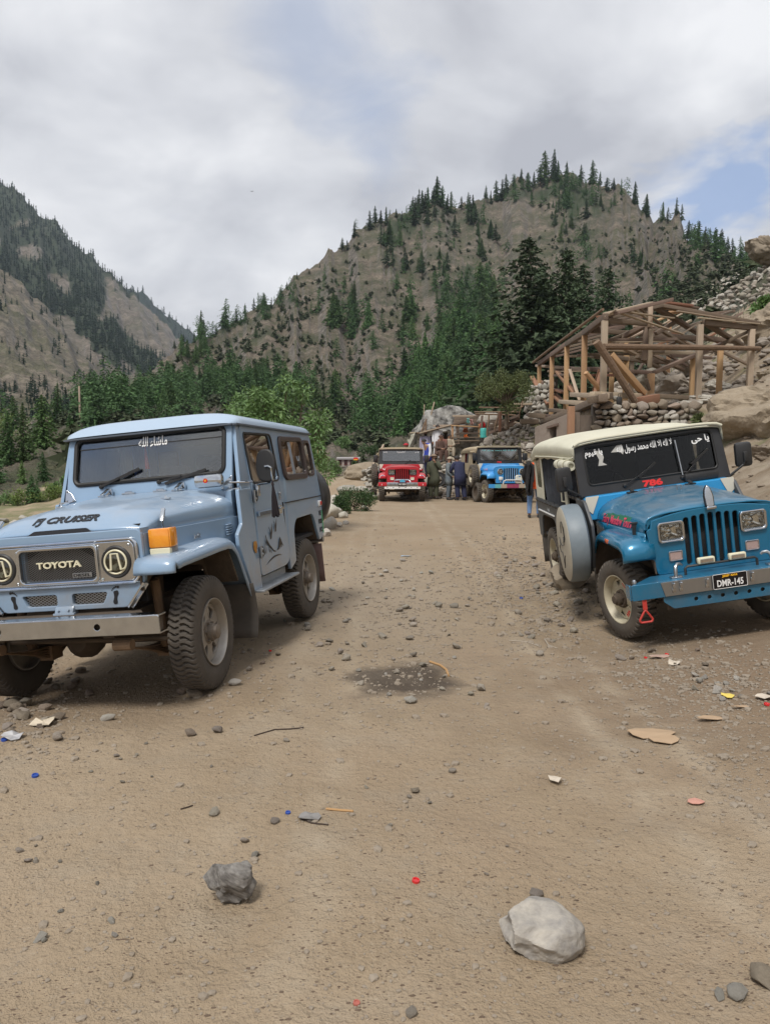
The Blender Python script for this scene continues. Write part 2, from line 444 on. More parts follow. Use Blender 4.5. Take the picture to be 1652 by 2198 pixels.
def near_z(x, y):
 z = 0.035 * fbm(x / 2.3, y / 2.3, 4, 21) + 0.012 * fbm(x / 0.35, y / 0.35, 3, 22)
 # camber down to the left of the road near the cruiser
 z = z - 0.085 * np.clip(-x - 0.9, 0, 5) * (1 - sstep(11, 17, y))
 # bank on the right
 x0 = np.interp(y, [0, 9, 13, 16, 22, 30, 40], [1.9, 1.9, 3.2, 4.8, 5.2, 5.6, 6.0])
 xe = np.interp(y, [0, 9, 15, 20, 24, 30, 40], [4.35, 4.35, 4.8, 5.3, 5.7, 6.3, 6.5])
 z = z + 0.16 * np.clip(x - x0, 0, None) * (1 - sstep(0, 2, x - xe)) * (1 - sstep(12, 15, y)) + 0.34 * sstep(0, 2, x - xe) * (1 - sstep(12, 15, y))
 e = np.clip(x - xe, 0, None)
 bank = 0.66 * e + 0.35 * np.minimum(e, 1.0) * 0.4
 bank = bank + sstep(0.2, 2, e) * (0.6 * fbm(x / 2.6, y / 2.6, 6, 31) + 0.35 * (ridged(x / 1.9, y / 4.0, 4, 33) - .5))
 terr = 3.25 + 0.06 * fbm(x, y, 3, 40) + 0.02 * (y - 24) + 0.24 * np.clip(x - 10.3, 0, 4) + 0.09 * np.clip(y - 27.5, 0, 12) * sstep(8.3, 11, x)
 tm = sstep(23.5, 23.7, y + 0.12 * (x - 7)) * (1 - sstep(40, 43, y)) * sstep(6.2, 6.7, x - 0.06 * (y - 24)) * (1 - sstep(12.5, 16.0, x))
 bank = bank * (1 - tm) + np.maximum(bank * 0 + terr, 0) * tm
 z = z + bank
 # rubble rise behind the far jeeps
 rub = np.clip((y - 30.6) / 4.2, 0, 1) * (0.35 + 0.56 * np.clip(x - 1.2, 0, 5.6)) * sstep(0.2, 1.5, x)
 z = np.maximum(z, rub + 0.05 * fbm(x, y, 3, 44))
 # fall on the left of the road
 rim = np.interp(y, [0, 12, 14, 16, 18, 29, 40], [-11, -11, -6, -2.3, -1.7, -0.9, -0.5])
 d = np.clip(rim - x, 0, None)
 z = z - np.minimum(0.45 * d, 1.3 + 0.02 * d) + sstep(.5, 3, d) * 0.25 * fbm(x / 2.5, y / 2.5, 4, 51)
 return z
def _plane(M, x, y):
 n = M.to_3x3() @ Vector((0, 0, 1)); p = M.translation
 return p.z - (n.x * (x - p.x) + n.y * (y - p.y)) / n.z
def _w(M, x, y, hx, y0, y1, fall):
 Mi = M.inverted()
 lx = Mi[0][0] * x + Mi[0][1] * y + Mi[0][3]; ly = Mi[1][0] * x + Mi[1][1] * y + Mi[1][3]
 d = np.hypot(np.clip(np.abs(lx) - hx, 0, None), np.clip(y0 - ly, 0, None) + np.clip(ly - y1, 0, None))
 return 1 - sstep(0, fall, d)
def height(x, y):
 x = np.asarray(x, float); y = np.asarray(y, float)
 z = near_z(x, y)
 for M, y0 in ((CRUISER_POSE, -2.3), (BLUEJEEP_POSE, -2.45)):
  w = _w(M, x, y, 0.75, y0, 0.1, 0.9)
  rough = 0.02 * fbm(x / 0.5, y / 0.5, 3, 61) - 0.012
  z = z * (1 - w) + (_plane(M, x, y) + rough) * w
 Ys = np.clip(y, 36, None)
 xp = PW / 2 + F_PX * x / Ys
 Yr = np.interp(xp, HX, HYR)
 v = np.log(np.clip(Ys, 45, None) / 45.0) / np.log(Yr / 45.0)
 hz, _ = hill_z(xp, v)
 hz = np.where(Ys < 45, hz - zrow(np.interp(xp, HX, HT[0]), 45.0) + zrow(np.interp(xp, HX, HT[0]), Ys), hz)
 w = sstep(36, 46, y)
 return z * (1 - w) + hz * w
def hz(x, y): return float(height(np.array([x]), np.array([y]))[0])
def pix_ground(px, py, zoff=0.0):
 """where the sight line through a picture point meets the ground"""
 d = np.array(pdir(px, py)); t = np.geomspace(1.0, 60, 420)
 P = np.array([0, 0, CAM_H]) + t[:, None] * d
 g = height(P[:, 0], P[:, 1]) + zoff
 k = max(1, np.argmax(P[:, 2] < g)); a = (P[k - 1, 2] - g[k - 1]); b = (P[k, 2] - g[k]); f_ = a / (a - b) if a != b else 0
 q = P[k - 1] + (P[k] - P[k - 1]) * f_
 return q[0], q[1], g[k - 1] + (g[k] - g[k - 1]) * f_ - zoff
def at_px(px, py, Y):
 d = pdir(px, py); s = Y / d[1]
 return Vector((d[0] * s, Y, CAM_H + d[2] * s))
# ---- ground sheet
az = np.concatenate([np.linspace(-180, -42, 40)[:-1], np.linspace(-42, -34, 24)[:-1], np.linspace(-34, 34, 430), np.linspace(34, 42, 24)[1:], np.linspace(42, 180, 40)[1:-1]])
rr = np.concatenate([np.geomspace(0.25, 62, 320), np.geomspace(70, 4000, 26)])
A, RR = np.meshgrid(np.radians(az), rr, indexing='ij')
gx, gy = RR * np.sin(A), RR * np.cos(A)
gz = height(gx, np.clip(gy, -30, None))
far = sstep(58, 64, RR)
gz = gz * (1 - far) + np.where(gy > 0, -9.0, gz * 0 + 1.0) * far
gz[:, :1] = 0
na, nr = A.shape
ii, jj = np.meshgrid(np.arange(na), np.arange(nr - 1), indexing='ij')
i2 = (ii + 1) % na
F = np.stack([ii * nr + jj, ii * nr + jj + 1, i2 * nr + jj + 1, i2 * nr + jj], -1).reshape(-1, 4)
V = np.stack([gx, gy, gz], -1).reshape(-1, 3)
centre = len(V); V = np.vstack([V, [[0, 0, hz(0, 0)]]])
def ground_mat():
 m = bpy.data.materials.new('dirt_road'); m.use_nodes = True
 nt = m.node_tree; N = nt.nodes; L = nt.links; b = N['Principled BSDF']
 b.inputs['Roughness'].default_value = 0.92; b.inputs['Specular IOR Level'].default_value = 0.25
 ge = N.new('ShaderNodeNewGeometry'); P = ge.outputs['Position']
 def noise(sc, det=6, ro=.55, dist=0):
  n = N.new('ShaderNodeTexNoise'); n.inputs['Scale'].default_value = sc; n.inputs['Detail'].default_value = det; n.inputs['Roughness'].default_value = ro; n.inputs['Distortion'].default_value = dist
  L.new(P, n.inputs['Vector']); return n.outputs[0]
 def ramp(i, a, b_, ca=(0, 0, 0), cb=(1, 1, 1)):
  r = N.new('ShaderNodeValToRGB'); r.color_ramp.elements[0].position = a; r.color_ramp.elements[1].position = b_
  r.color_ramp.elements[0].color = (*ca, 1); r.color_ramp.elements[1].color = (*cb, 1); L.new(i, r.inputs[0]); return r.outputs[0]
 def mix(f, a, b_):
  x = N.new('ShaderNodeMix'); x.data_type = 'RGBA'
  for i, v in ((0, f), (6, a), (7, b_)):
   if isinstance(v, tuple): x.inputs[i].default_value = (*v, 1)
   elif isinstance(v, float): x.inputs[i].default_value = v
   else: L.new(v, x.inputs[i])
  return x.outputs[2]
 def mth(op, a, b_=None, clamp=False):
  x = N.new('ShaderNodeMath'); x.operation = op; x.use_clamp = clamp
  for i, v in enumerate((a, b_)):
   if v is None: continue
   if isinstance(v, (int, float)): x.inputs[i].default_value = v
   else: L.new(v, x.inputs[i])
  return x.outputs[0]
 sp = N.new('ShaderNodeSeparateXYZ'); L.new(P, sp.inputs[0])
 X, Y, Z = sp.outputs
 wnz = noise(3.5, 4); wnz2 = noise(.35, 2)
 def blob(cx, cy, rx, ry, soft=0.5, warp=0.5):
  dx = mth('DIVIDE', mth('SUBTRACT', X, cx), rx); dy = mth('DIVIDE', mth('SUBTRACT', Y, cy), ry)
  d = mth('SQRT', mth('ADD', mth('MULTIPLY', dx, dx), mth('MULTIPLY', dy, dy)))
  d = mth('ADD', d, mth('MULTIPLY', mth('SUBTRACT', wnz, 0.5), warp * 2))
  return mth('SUBTRACT', 1.0, mth('DIVIDE', mth('SUBTRACT', d, 1 - soft), 2 * soft), True)
 c = mix(ramp(noise(0.9, 4), 0.35, 0.66), (0.278, 0.212, 0.140), (0.345, 0.270, 0.187))
 c = mix(mth('MULTIPLY', ramp(noise(0.45, 5), 0.5, 0.7), 0.55), c, (0.235, 0.162, 0.100))      # redder earth
 c = mix(mth('MULTIPLY', ramp(noise(2.2, 5, .65), 0.5, 0.68), 0.38), c, (0.31, 0.265, 0.205))    # grey grit
 c = mix(mth('MULTIPLY', ramp(noise(47, 4, .7), 0.58, 0.72), 0.30), c, (0.19, 0.135, 0.09))   # specks of dung and bark
 c = mix(mth('MULTIPLY', ramp(noise(120, 3, .7), 0.60, 0.72), 0.40), c, (0.16, 0.12, 0.085))
 c = mix(mth('MULTIPLY', ramp(noise(60, 1, .6), 0.63, 0.75), 0.28), c, (0.43, 0.37, 0.29))
 c = mix(mth('MULTIPLY', blob(3.3, 5.1, 2.2, 1.7, .5, .6), 0.62), c, (0.165, 0.112, 0.073))    # damp earth by the blue jeep
 c = mix(mth('MULTIPLY', blob(2.75, 3.6, 0.9, 0.55, .5, .8), 0.45), c, (0.18, 0.13, 0.085))
 c = mix(mth('MULTIPLY', blob(-3.0, 5.3, 1.9, 0.9, .5, .6), 0.45), c, (0.19, 0.135, 0.09))
 c = mix(mth('MULTIPLY', blob(0.15, 5.45, 0.36, 0.36, .28, .75), 0.93), c, (0.048, 0.035, 0.026)) # oil stain
 c = mix(mth('MULTIPLY', blob(-0.1, 9.5, 0.9, 3.4, .6, .7), 0.4), c, (0.31, 0.262, 0.205))         # gravel strip
 for x0, amp in ((1.25, .24), (-.25, .18), (1.62, .2), (-.62, .14)):     # wheel tracks pressed into the dirt
  dx = mth('ABSOLUTE', mth('SUBTRACT', mth('SUBTRACT', X, x0), mth('MULTIPLY', mth('SUBTRACT', wnz2, .5), .5)))
  tr = mth('SUBTRACT', 1.0, mth('DIVIDE', dx, .13), True)
  c = mix(mth('MULTIPLY', tr, mth('MULTIPLY', ramp(wnz, .38, .6), amp * 2.2)), c, (0.40, 0.335, 0.25))
 # bank: raw earth and turf
 hgt = ramp(mth('ADD', Z, mth('MULTIPLY', noise(0.8, 3), 0.8)), 0.7, 1.3)
 bankc = mix(ramp(noise(1.3, 5, .65), 0.38, 0.66), (0.205, 0.155, 0.105), (0.31, 0.258, 0.195))
 bankc = mix(mth('MULTIPLY', ramp(noise(0.5, 4, .6), 0.53, 0.62), 0.7), bankc, (0.145, 0.15, 0.07))
 c = mix(hgt, c, bankc)
 low = ramp(mth('MULTIPLY', Z, -1.0), 0.55, 1.1)
 lowc = mix(ramp(noise(0.6, 4, .6), 0.42, 0.6), (0.17, 0.165, 0.085), (0.32, 0.25, 0.17))
 c = mix(low, c, lowc)
 L.new(c, b.inputs['Base Color'])
 bh = mth('ADD', mth('MULTIPLY', noise(26, 4, .62), 1.0), mth('ADD', mth('MULTIPLY', noise(110, 2, .6), 0.38), mth('MULTIPLY', noise(6, 3), 1.2)))
 bp = N.new('ShaderNodeBump'); bp.inputs['Strength'].default_value = 1.0; bp.inputs['Distance'].default_value = 0.022
 L.new(bh, bp.inputs['Height']); L.new(bp.outputs[0], b.inputs['Normal'])
 return m
GROUND_MAT = ground_mat()
me = mesh_np('ground', V, F, GROUND_MAT)
ground_o = link(bpy.data.objects.new('ground', me)); tag(ground_o, None, None, kind='structure')
# ---- mountainsides
def hill_mat(name, scree, grass, rock, forest, fs, forest_amt, fine=0.25, grass_amt=0.6):
 m = bpy.data.materials.new(name); m.use_nodes = True
 nt = m.node_tree; N = nt.nodes; L = nt.links; b = N['Principled BSDF']
 b.inputs['Roughness'].default_value = 0.95; b.inputs['Specular IOR Level'].default_value = 0.1
 ge = N.new('ShaderNodeNewGeometry'); P = ge.outputs['Position']
 def noise(sc, det=6, ro=.6, st=None, dist=0.0):
  n = N.new('ShaderNodeTexNoise'); n.inputs['Scale'].default_value = sc; n.inputs['Detail'].default_value = det; n.inputs['Roughness'].default_value = ro; n.inputs['Distortion'].default_value = dist
  v = P
  if st:
   mp = N.new('ShaderNodeMapping'); mp.inputs['Scale'].default_value = st; L.new(P, mp.inputs[0]); v = mp.outputs[0]
  L.new(v, n.inputs['Vector']); return n.outputs[0]
 def ramp(i, a, b_, ca=(0, 0, 0), cb=(1, 1, 1)):
  r = N.new('ShaderNodeValToRGB'); r.color_ramp.elements[0].position = a; r.color_ramp.elements[1].position = b_
  r.color_ramp.elements[0].color = (*ca, 1); r.color_ramp.elements[1].color = (*cb, 1); L.new(i, r.inputs[0]); return r.outputs[0]
 def mix(f, a, b_):
  x = N.new('ShaderNodeMix'); x.data_type = 'RGBA'
  for i, v in ((0, f), (6, a), (7, b_)):
   if isinstance(v, tuple): x.inputs[i].default_value = (*v, 1)
   elif isinstance(v, float): x.inputs[i].default_value = v
   else: L.new(v, x.inputs[i])
  return x.outputs[2]
 def mul(a, k):
  x = N.new('ShaderNodeMath'); x.operation = 'MULTIPLY'; L.new(a, x.inputs[0]); x.inputs[1].default_value = k; return x.outputs[0]
 sn = N.new('ShaderNodeSeparateXYZ'); L.new(ge.outputs['Normal'], sn.inputs[0])
 dk = lambda c_, k: tuple(q * k for q in c_)
 c = mix(ramp(noise(fs * 3, 7, .75), 0.38, 0.60), dk(scree, .58), dk(scree, 1.22))
 c = mix(mul(ramp(noise(fs * 1.1, 5, .65), 0.47, 0.57), grass_amt), c, grass)
 # bare rock where it is steepest, in near-vertical streaks
 rk = mix(ramp(noise(fs * 6, 5, .72, (1, 1, .18)), 0.38, 0.62), dk(rock, .55), dk(rock, 1.15))
 steep = N.new('ShaderNodeMapRange'); steep.inputs[1].default_value = 0.88; steep.inputs[2].default_value = 0.66; L.new(sn.outputs[2], steep.inputs[0])
 ad = N.new('ShaderNodeMath'); ad.operation = 'MULTIPLY'; L.new(steep.outputs[0], ad.inputs[0]); L.new(ramp(noise(fs * 1.6, 3), .35, .5), ad.inputs[1])
 c = mix(ad.outputs[0], c, rk)
 c = mix(mul(ramp(noise(fs * 26, 2, .65), 0.55, 0.62), fine * 2), c, dk(forest, 1.3))        # low scrub
 c = mix(mul(ramp(noise(fs * 0.8, 6, .68), 0.50 , 0.56), forest_amt), c, forest)
 at = N.new('ShaderNodeAttribute'); at.attribute_name = 'wood'; aw = N.new('ShaderNodeMath'); aw.operation = 'MULTIPLY_ADD'; L.new(noise(fs * 9, 3, .7), aw.inputs[0]); aw.inputs[1].default_value = .9; L.new(at.outputs['Fac'], aw.inputs[2])
 c = mix(mul(ramp(aw.outputs[0], .62, .95), .85), c, dk(forest, 1.25))        # undergrowth of the woods
 L.new(c, b.inputs['Base Color'])
 bp = N.new('ShaderNodeBump'); bp.inputs['Strength'].default_value = 1.0; bp.inputs['Distance'].default_value = 0.16 / fs
 L.new(noise(fs * 8, 5, .72), bp.inputs['Height']); L.new(bp.outputs[0], b.inputs['Normal'])
 return m
tx = np.concatenate([np.linspace(-1.15, -0.62, 50)[:-1], np.linspace(-0.62, 0.62, 560), np.linspace(0.62, 1.35, 60)[1:]])
vs = np.concatenate([np.linspace(-0.01, 1.03, 240), np.linspace(1.03, 1.3, 12)[1:]])
TX, VS = np.meshgrid(tx, vs, indexing='ij')
XP = PW / 2 + F_PX * TX
Zh, Yh = hill_z(XP, np.clip(VS, 0, None))
Yh = np.where(VS < 0, 43.5, Yh)
low0 = VS < 0
Zh = np.where(low0, Zh - 1.0, Zh)
HILLP = np.stack([TX * Yh, Yh, Zh], -1)
def grid_faces(n, m):
 i, j = np.meshgrid(np.arange(n - 1), np.arange(m - 1), indexing='ij')
 return np.stack([i * m + j, (i + 1) * m + j, (i + 1) * m + j + 1, i * m + j + 1], -1).reshape(-1, 4)
HILL_MAT = hill_mat('scree_hillside', (0.235, 0.193, 0.152), (0.108, 0.112, 0.064), (0.270, 0.238, 0.212), (0.045, 0.062, 0.036), 0.055, 0.38, 0.32, 0.80)
ho = link(bpy.data.objects.new('hill', mesh_np('hill', HILLP.reshape(-1, 3), grid_faces(*TX.shape), HILL_MAT))); tag(ho, None, None, kind='structure')
def project(P):
 P = np.asarray(P, float); c, s = math.cos(PITCH), math.sin(PITCH)
 d = P[..., 1] * c - (P[..., 2] - CAM_H) * s; u = P[..., 1] * s + (P[..., 2] - CAM_H) * c
 return PW / 2 + F_PX * P[..., 0] / d, PH / 2 - F_PX * u / d
def on_mesh(P, px, py):
 """first point of a mountainside seen at a picture point (nearest surface)"""
 qx, qy = project(P)
 col = int(np.argmin(np.abs(qx[:, P.shape[1] // 3] - px)))
 for _ in range(3):
  row = np.argmax(qy[col] <= py)
  if qy[col, row] > py: return None
  k = np.argmin(np.abs(qx[:, row] - px))
  if k == col: break
  col = int(k)
 return P[col, row]
def mountain(name, sil, Y0, Yr, y0, mat, shape, seed, relief=0.010):
 sx, sy = zip(*sil)
 t = np.linspace((sx[0] - PW / 2) / F_PX, (sx[-1] - PW / 2) / F_PX, 300)
 v = np.concatenate([np.linspace(0, 1, 120), np.linspace(1, 1.3, 10)[1:]])
 T, Vv = np.meshgrid(t, v, indexing='ij')
 xp = PW / 2 + F_PX * T
 s = np.interp(np.clip(Vv, 0, 1), np.linspace(0, 1, len(shape)), shape)
 yr = np.interp(xp, sx, sy)
 yp = y0 + (yr - y0) * s
 Y = Y0 * (Yr / Y0) ** Vv
 z = zrow(yp, Y) - np.clip(Vv - 1, 0, None) * Y * 0.8
 z = z + relief * Y * np.clip(Vv * 3, 0, 1) * (fbm(xp / 60, Vv * 5, 5, seed) * .9 + (ridged(xp / 70 + Vv * 1.5, Vv * 1.6, 5, seed + 3) - .55) * 2.4 + (ridged(xp / 20 + Vv * 4, Vv * 5, 4, seed + 7) - .5) * .9)
 P = np.stack([T * Y, Y, z], -1)
 o = link(bpy.data.objects.new(name, mesh_np(name, P.reshape(-1, 3), grid_faces(*T.shape), mat))); tag(o, None, None, kind='structure')
 return P
LMAT = hill_mat('left_mountain_rock', (0.275, 0.235, 0.198), (0.125, 0.128, 0.078), (0.330, 0.298, 0.270), (0.035, 0.055, 0.032), 0.012, 0.22, 0.16, 0.45)
SMAT = hill_mat('spur_rock', (0.270, 0.230, 0.182), (0.140, 0.142, 0.078), (0.275, 0.250, 0.222), (0.035, 0.052, 0.028), 0.020, 0.25, 0.30, 0.6)
FMAT = hill_mat('far_ridge_forest', (0.05, 0.07, 0.05), (0.04, 0.06, 0.035), (0.06, 0.07, 0.06), (0.020, 0.036, 0.026), 0.008, 0.9, 0.5, 0.9)
LEFT_P = mountain('mountain', [(-900, 150), (-500, 210), (-300, 250), (0, 380), (40, 402), (100, 447), (150, 497), (200, 542), (250, 582), (300, 632), (340, 677), (380, 727), (420, 778), (470, 830), (560, 880)],
     450, 1700, 935, LMAT, [0, .14, .32, .55, .80, 1], 71, 0.012)
SPUR_P = mountain('mountain_spur', [(-900, 330), (-300, 440), (0, 568), (40, 600), (100, 660), (150, 715), (200, 768), (240, 806), (300, 850), (400, 895), (520, 925)], 300, 820, 945, SMAT, [0, .18, .38, .6, .82, 1], 91, 0.008)
FAR_P = mountain('far_ridge', [(120, 540), (250, 598), (320, 642), (360, 670), (400, 705), (440, 742), (500, 792), (600, 850)], 1500, 2700, 935, FMAT, [0, .2, .4, .6, .8, 1], 111, 0.006)
# ================================================================== TREES
M_needle = pmat('conifer_needles', (0.042, 0.088, 0.036), (0.105, 0.170, 0.060), 0.9, 0.75, contrast=0.2, rnd=0.35, spec=0.25, detail=3, world_co=True)
M_needle_d = pmat('dark_pine_needles', (0.034, 0.063, 0.034), (0.080, 0.117, 0.056), 0.7, 0.75, contrast=0.2, rnd=0.25, spec=0.25, detail=3, world_co=True)
M_needle_g = pmat('fresh_conifer_needles', (0.058, 0.125, 0.044), (0.125, 0.215, 0.070), 0.9, 0.75, contrast=0.2, rnd=0.3, spec=0.25, detail=3, world_co=True)
M_far_needle = pmat('far_conifer_needles', (0.026, 0.048, 0.030), (0.052, 0.082, 0.046), 0.05, 0.8, contrast=0.2, spec=0.2, detail=2, world_co=True)
M_bark = pmat('bark', (0.085, 0.060, 0.042), (0.15, 0.115, 0.085), 12, 0.9, bump=0.01, bscale=20)
M_leaf = pmat('walnut_leaf', (0.070, 0.145, 0.045), (0.165, 0.260, 0.085), 2.5, 0.5, contrast=0.2, spec=0.35, detail=3)
M_leaf_y = pmat('light_shrub_leaf', (0.090, 0.150, 0.035), (0.20, 0.26, 0.07), 2.0, 0.6, contrast=0.2, spec=0.3, detail=3)
M_leaf_d = pmat('dark_shrub_leaf', (0.025, 0.055, 0.020), (0.065, 0.115, 0.035), 3.0, 0.6, contrast=0.2, spec=0.3, detail=3)
M_leaf_o = pmat('olive_leaf', (0.060, 0.085, 0.030), (0.13, 0.15, 0.055), 3.0, 0.6, contrast=0.2, spec=0.3, detail=3)
def conifer_arrays(seed, nb, per, spread, lo=0.06, droop=0.35, size=0.055, up=0.0, power=0.85, gap=0.0):
 """crown triangles of a conifer of height 1"""
 rng = np.random.default_rng(seed)
 V = []
 ph = rng.random() * 6.28
 lop = rng.normal(0, .24, 8)
 for i in range(nb):
  t = lo + (1 - lo) * (i + rng.random()) / nb
  if gap and rng.random() < gap * (1 - t): continue
  az = ph + i * 2.39996 + rng.normal(0, .25)
  L = spread * ((1 - t) ** power) * (0.42 + 0.8 * rng.random()) + 0.012
  L *= 1 + lop[int((az % 6.283) / .786) % 8]
  L *= min(1, .55 + (t - lo) * 6)
  dx, dy = math.cos(az), math.sin(az)
  n = max(3, int(per * (0.35 + L / spread)))
  s = (np.arange(n) + rng.random(n)) / n
  s = 0.12 + 0.88 * s
  z = t - droop * L * s ** 1.4 + up * L * s
  c = np.stack([dx * L * s, dy * L * s, z], 1) + rng.normal(0, L * 0.055, (n, 3))
  sz = size * (0.55 + 0.9 * rng.random(n)) * (0.5 + 0.75 * (1 - t))
  d1 = np.stack([dx + rng.normal(0, .7, n), dy + rng.normal(0, .7, n), rng.normal(-.25, .35, n)], 1)
  d1 /= np.linalg.norm(d1, axis=1)[:, None]
  d2 = rng.normal(0, 1, (n, 3)); d2[:, 2] *= 0.6
  d2 -= d1 * (d1 * d2).sum(1)[:, None]; d2 /= np.linalg.norm(d2, axis=1)[:, None] + 1e-9
  a = c - d1 * sz[:, None] * .6 + d2 * sz[:, None] * .42; b = c - d1 * sz[:, None] * .6 - d2 * sz[:, None] * .42; e = c + d1 * sz[:, None] * .9
  V.append(np.stack([a, b, e], 1).reshape(-1, 3))
 tip = np.array([[.012, 0, .96], [-.012, 0, .96], [0, 0, 1.02]]); V.append(tip)
 V = np.vstack(V)
 return V, np.arange(len(V)).reshape(-1, 3)
def trunk_arrays(r0=0.018, h=0.95, n=6, bend=0.01, seed=0):
 rng = np.random.default_rng(seed + 100)
 V = []; F = []
 zs = [-0.05, 0, .15, .4, .7, h]
 for k, z in enumerate(zs):
  r = r0 * (1 - max(0, z) / h * .92) * (1.35 if z < .01 else 1)
  ox, oy = rng.normal(0, bend, 2) * (z > .1)
  for q in range(n): V.append((ox + r * math.cos(6.283 * q / n), oy + r * math.sin(6.283 * q / n), z))
 for k in range(len(zs) - 1):
  for q in range(n):
   a, b = k * n + q, k * n + (q + 1) % n; F.append((a, b, b + n, a + n))
 return np.array(V), np.array(F)
CROWN, TRUNK = {}, {}
def def_conifer(key, mat, **kw):
 v, f = conifer_arrays(**kw); CROWN[key] = mesh_np('crown', v, f, mat, smooth=False)
 tv, tf = trunk_arrays(seed=kw['seed']); TRUNK[key] = mesh_np('trunk', tv, tf, M_bark)
for k in range(4): def_conifer('fir%d' % k, M_needle, seed=20 + k, nb=140, per=28, spread=.21 + .03 * k, size=.032, gap=.12 * k, power=.72)
for k in range(3): def_conifer('green%d' % k, M_needle_g, seed=40 + k, nb=150, per=32, spread=.28 + .04 * k, size=.034, lo=.02, gap=.12 * k, power=.62)
for k in range(3): def_conifer('pine%d' % k, M_needle_d, seed=60 + k, nb=210, per=46, spread=.30 + .02 * k, size=.024, lo=.10, droop=.15, up=.12, power=.62, gap=.25)
for k in range(4): def_conifer('thin%d' % k, M_needle_d, seed=80 + k, nb=70, per=14, spread=.17 + .035 * k, size=.052, lo=.08 + .05 * k, gap=.28 * (k % 3), power=.7)
def place_tree(p, h, key, label, group, parts=True, rng=random):
 o = empty('conifer_tree', label, 'tree', loc=(p[0], p[1], p[2] - .02 * h), group=group)
 o.rotation_euler = (rng.uniform(-.05, .05), rng.uniform(-.05, .05), rng.uniform(0, 6.28))
 wv = rng.uniform(.78, 1.35); o.scale = (h * wv, h * wv, h)
 for nme, d in (('crown', CROWN[key]), ('trunk', TRUNK[key])):
  q = bpy.data.objects.new(nme, d); link(q, o)
 return o
trng = random.Random(11)
ridge_list = [(735, 30), (748, 22), (762, 32), (795, 38), (806, 42), (818, 30), (828, 34), (850, 22), (862, 20), (884, 40), (893, 46), (903, 42), (916, 45), (925, 42), (934, 50), (946, 52), (956, 38), (965, 46), (985, 27), (1000, 42), (1010, 36),
    (1036, 36), (1046, 32), (1060, 46), (1069, 40), (1080, 40), (1095, 27), (1110, 31), (1125, 33), (1136, 36), (1150, 42), (1162, 60), (1180, 66), (1187, 50), (1205, 42), (1235, 42), (1258, 50), (1275, 40), (1290, 27), (1304, 30),
    (1348, 50), (1375, 50), (1405, 46), (1418, 34), (1435, 42), (1447, 34), (1460, 40), (1474, 36), (1484, 42), (1496, 38), (1508, 40), (1520, 38), (1532, 40), (1545, 34), (1556, 36), (1570, 30), (1584, 28), (1598, 22),
    (620, 22), (606, 26), (588, 24), (572, 26), (548, 26), (530, 28), (512, 30), (484, 36), (470, 26), (444, 40), (436, 46), (420, 24), (400, 20), (380, 20), (640, 14), (668, 14), (690, 12)]
n_tree = 0
for (px, h) in ridge_list:
 col = int(np.argmin(np.abs(XP[:, 0] - px)))
 qx, qy = project(HILLP[col]); row = int(np.argmin(qy)); row = max(0, row - 2)
 p = HILLP[col, row]
 zn = 'long left tail of' if px < 700 else 'left shoulder of' if px < 1022 else 'summit of' if px < 1312 else 'right shoulder of'
 place_tree(p, 1.08 * h * p[1] / F_PX * trng.uniform(.8, 1.1), 'thin%d' % trng.randrange(4) if h < 45 else 'fir%d' % trng.randrange(4), 'dark conifer against the sky on the %s the central mountain' % zn, 'conifers on the %s the crest' % zn, rng=trng); n_tree += 1
def belt(cx, cy, rx, ry, n, h0, h1, keys, label, group):
 global n_tree
 ps = NEAR_[(cx, cy)]; label += ' ' + ps; group += ', ' + ps
 k = 0; tries = 0
 while k < n and tries < n * 6:
  tries += 1
  a, r_ = trng.uniform(0, 6.283), math.sqrt(trng.random())
  p = on_mesh(HILLP, cx + rx * r_ * math.cos(a), cy + ry * r_ * math.sin(a))
  if p is None: continue
  h = trng.uniform(h0, h1) * (1 if trng.random() < .8 else .6) * p[1] / F_PX
  place_tree(p, h, trng.choice(keys), label, group, rng=trng); n_tree += 1; k += 1
G3 = ['green0', 'green1', 'green2']; F4 = ['fir0', 'fir1', 'fir2', 'fir3']
NEAR_ = {(965, 900): 'just above the speckled boulder', (985, 790): 'left of the tall dark pines', (1040, 690): 'beside the tops of the tall dark pines', (900, 850): 'above the far red roof', (830, 905): 'behind the leaning pole', (760, 700): 'halfway up its left face', (880, 715): 'in the middle of its face', (1050, 800): 'touching the tall dark pines',
 (580, 835): 'above the bright green tree', (700, 890): 'right of the bright green tree', (430, 850): 'above its roof centre', (280, 885): 'above its windscreen', (420, 770): 'at the foot of the far gap',
 (850, 560): 'on the pale rib', (930, 590): 'in the central gully', (1050, 530): 'under the crest dip', (1240, 480): 'under the summit', (1335, 570): 'by the pale cliff', (905, 490): 'under the left shoulder', (985, 480): 'in the dip left of the summit', (590, 710): 'on the lower left scree', (740, 800): 'on the middle scree'}
LB = ('green conifer below the central mountain', 'conifers below the central mountain')
for a in ((965, 900, 100, 50, 26, 70, 100), (985, 790, 75, 70, 24, 65, 95), (1040, 690, 50, 50, 9, 60, 85), (900, 850, 55, 45, 11, 55, 80), (830, 905, 55, 40, 9, 50, 75), (760, 700, 50, 35, 9, 50, 70), (880, 715, 40, 40, 7, 50, 70), (1050, 800, 40, 60, 8, 60, 90)):
 belt(*a, G3 + F4[:2], *LB)
LV = ('conifer in the wood behind the pale blue car', 'conifers behind the pale blue car')
for a in ((580, 835, 80, 30, 14, 50, 75), (700, 890, 30, 40, 6, 60, 90), (430, 850, 80, 25, 15, 50, 75), (280, 885, 110, 14, 16, 55, 85), (420, 770, 50, 20, 7, 30, 45)):
 belt(*a, G3 + F4, *LV)
LS = ('small dark conifer on the stony mountain slope', 'conifers on the stony slope')
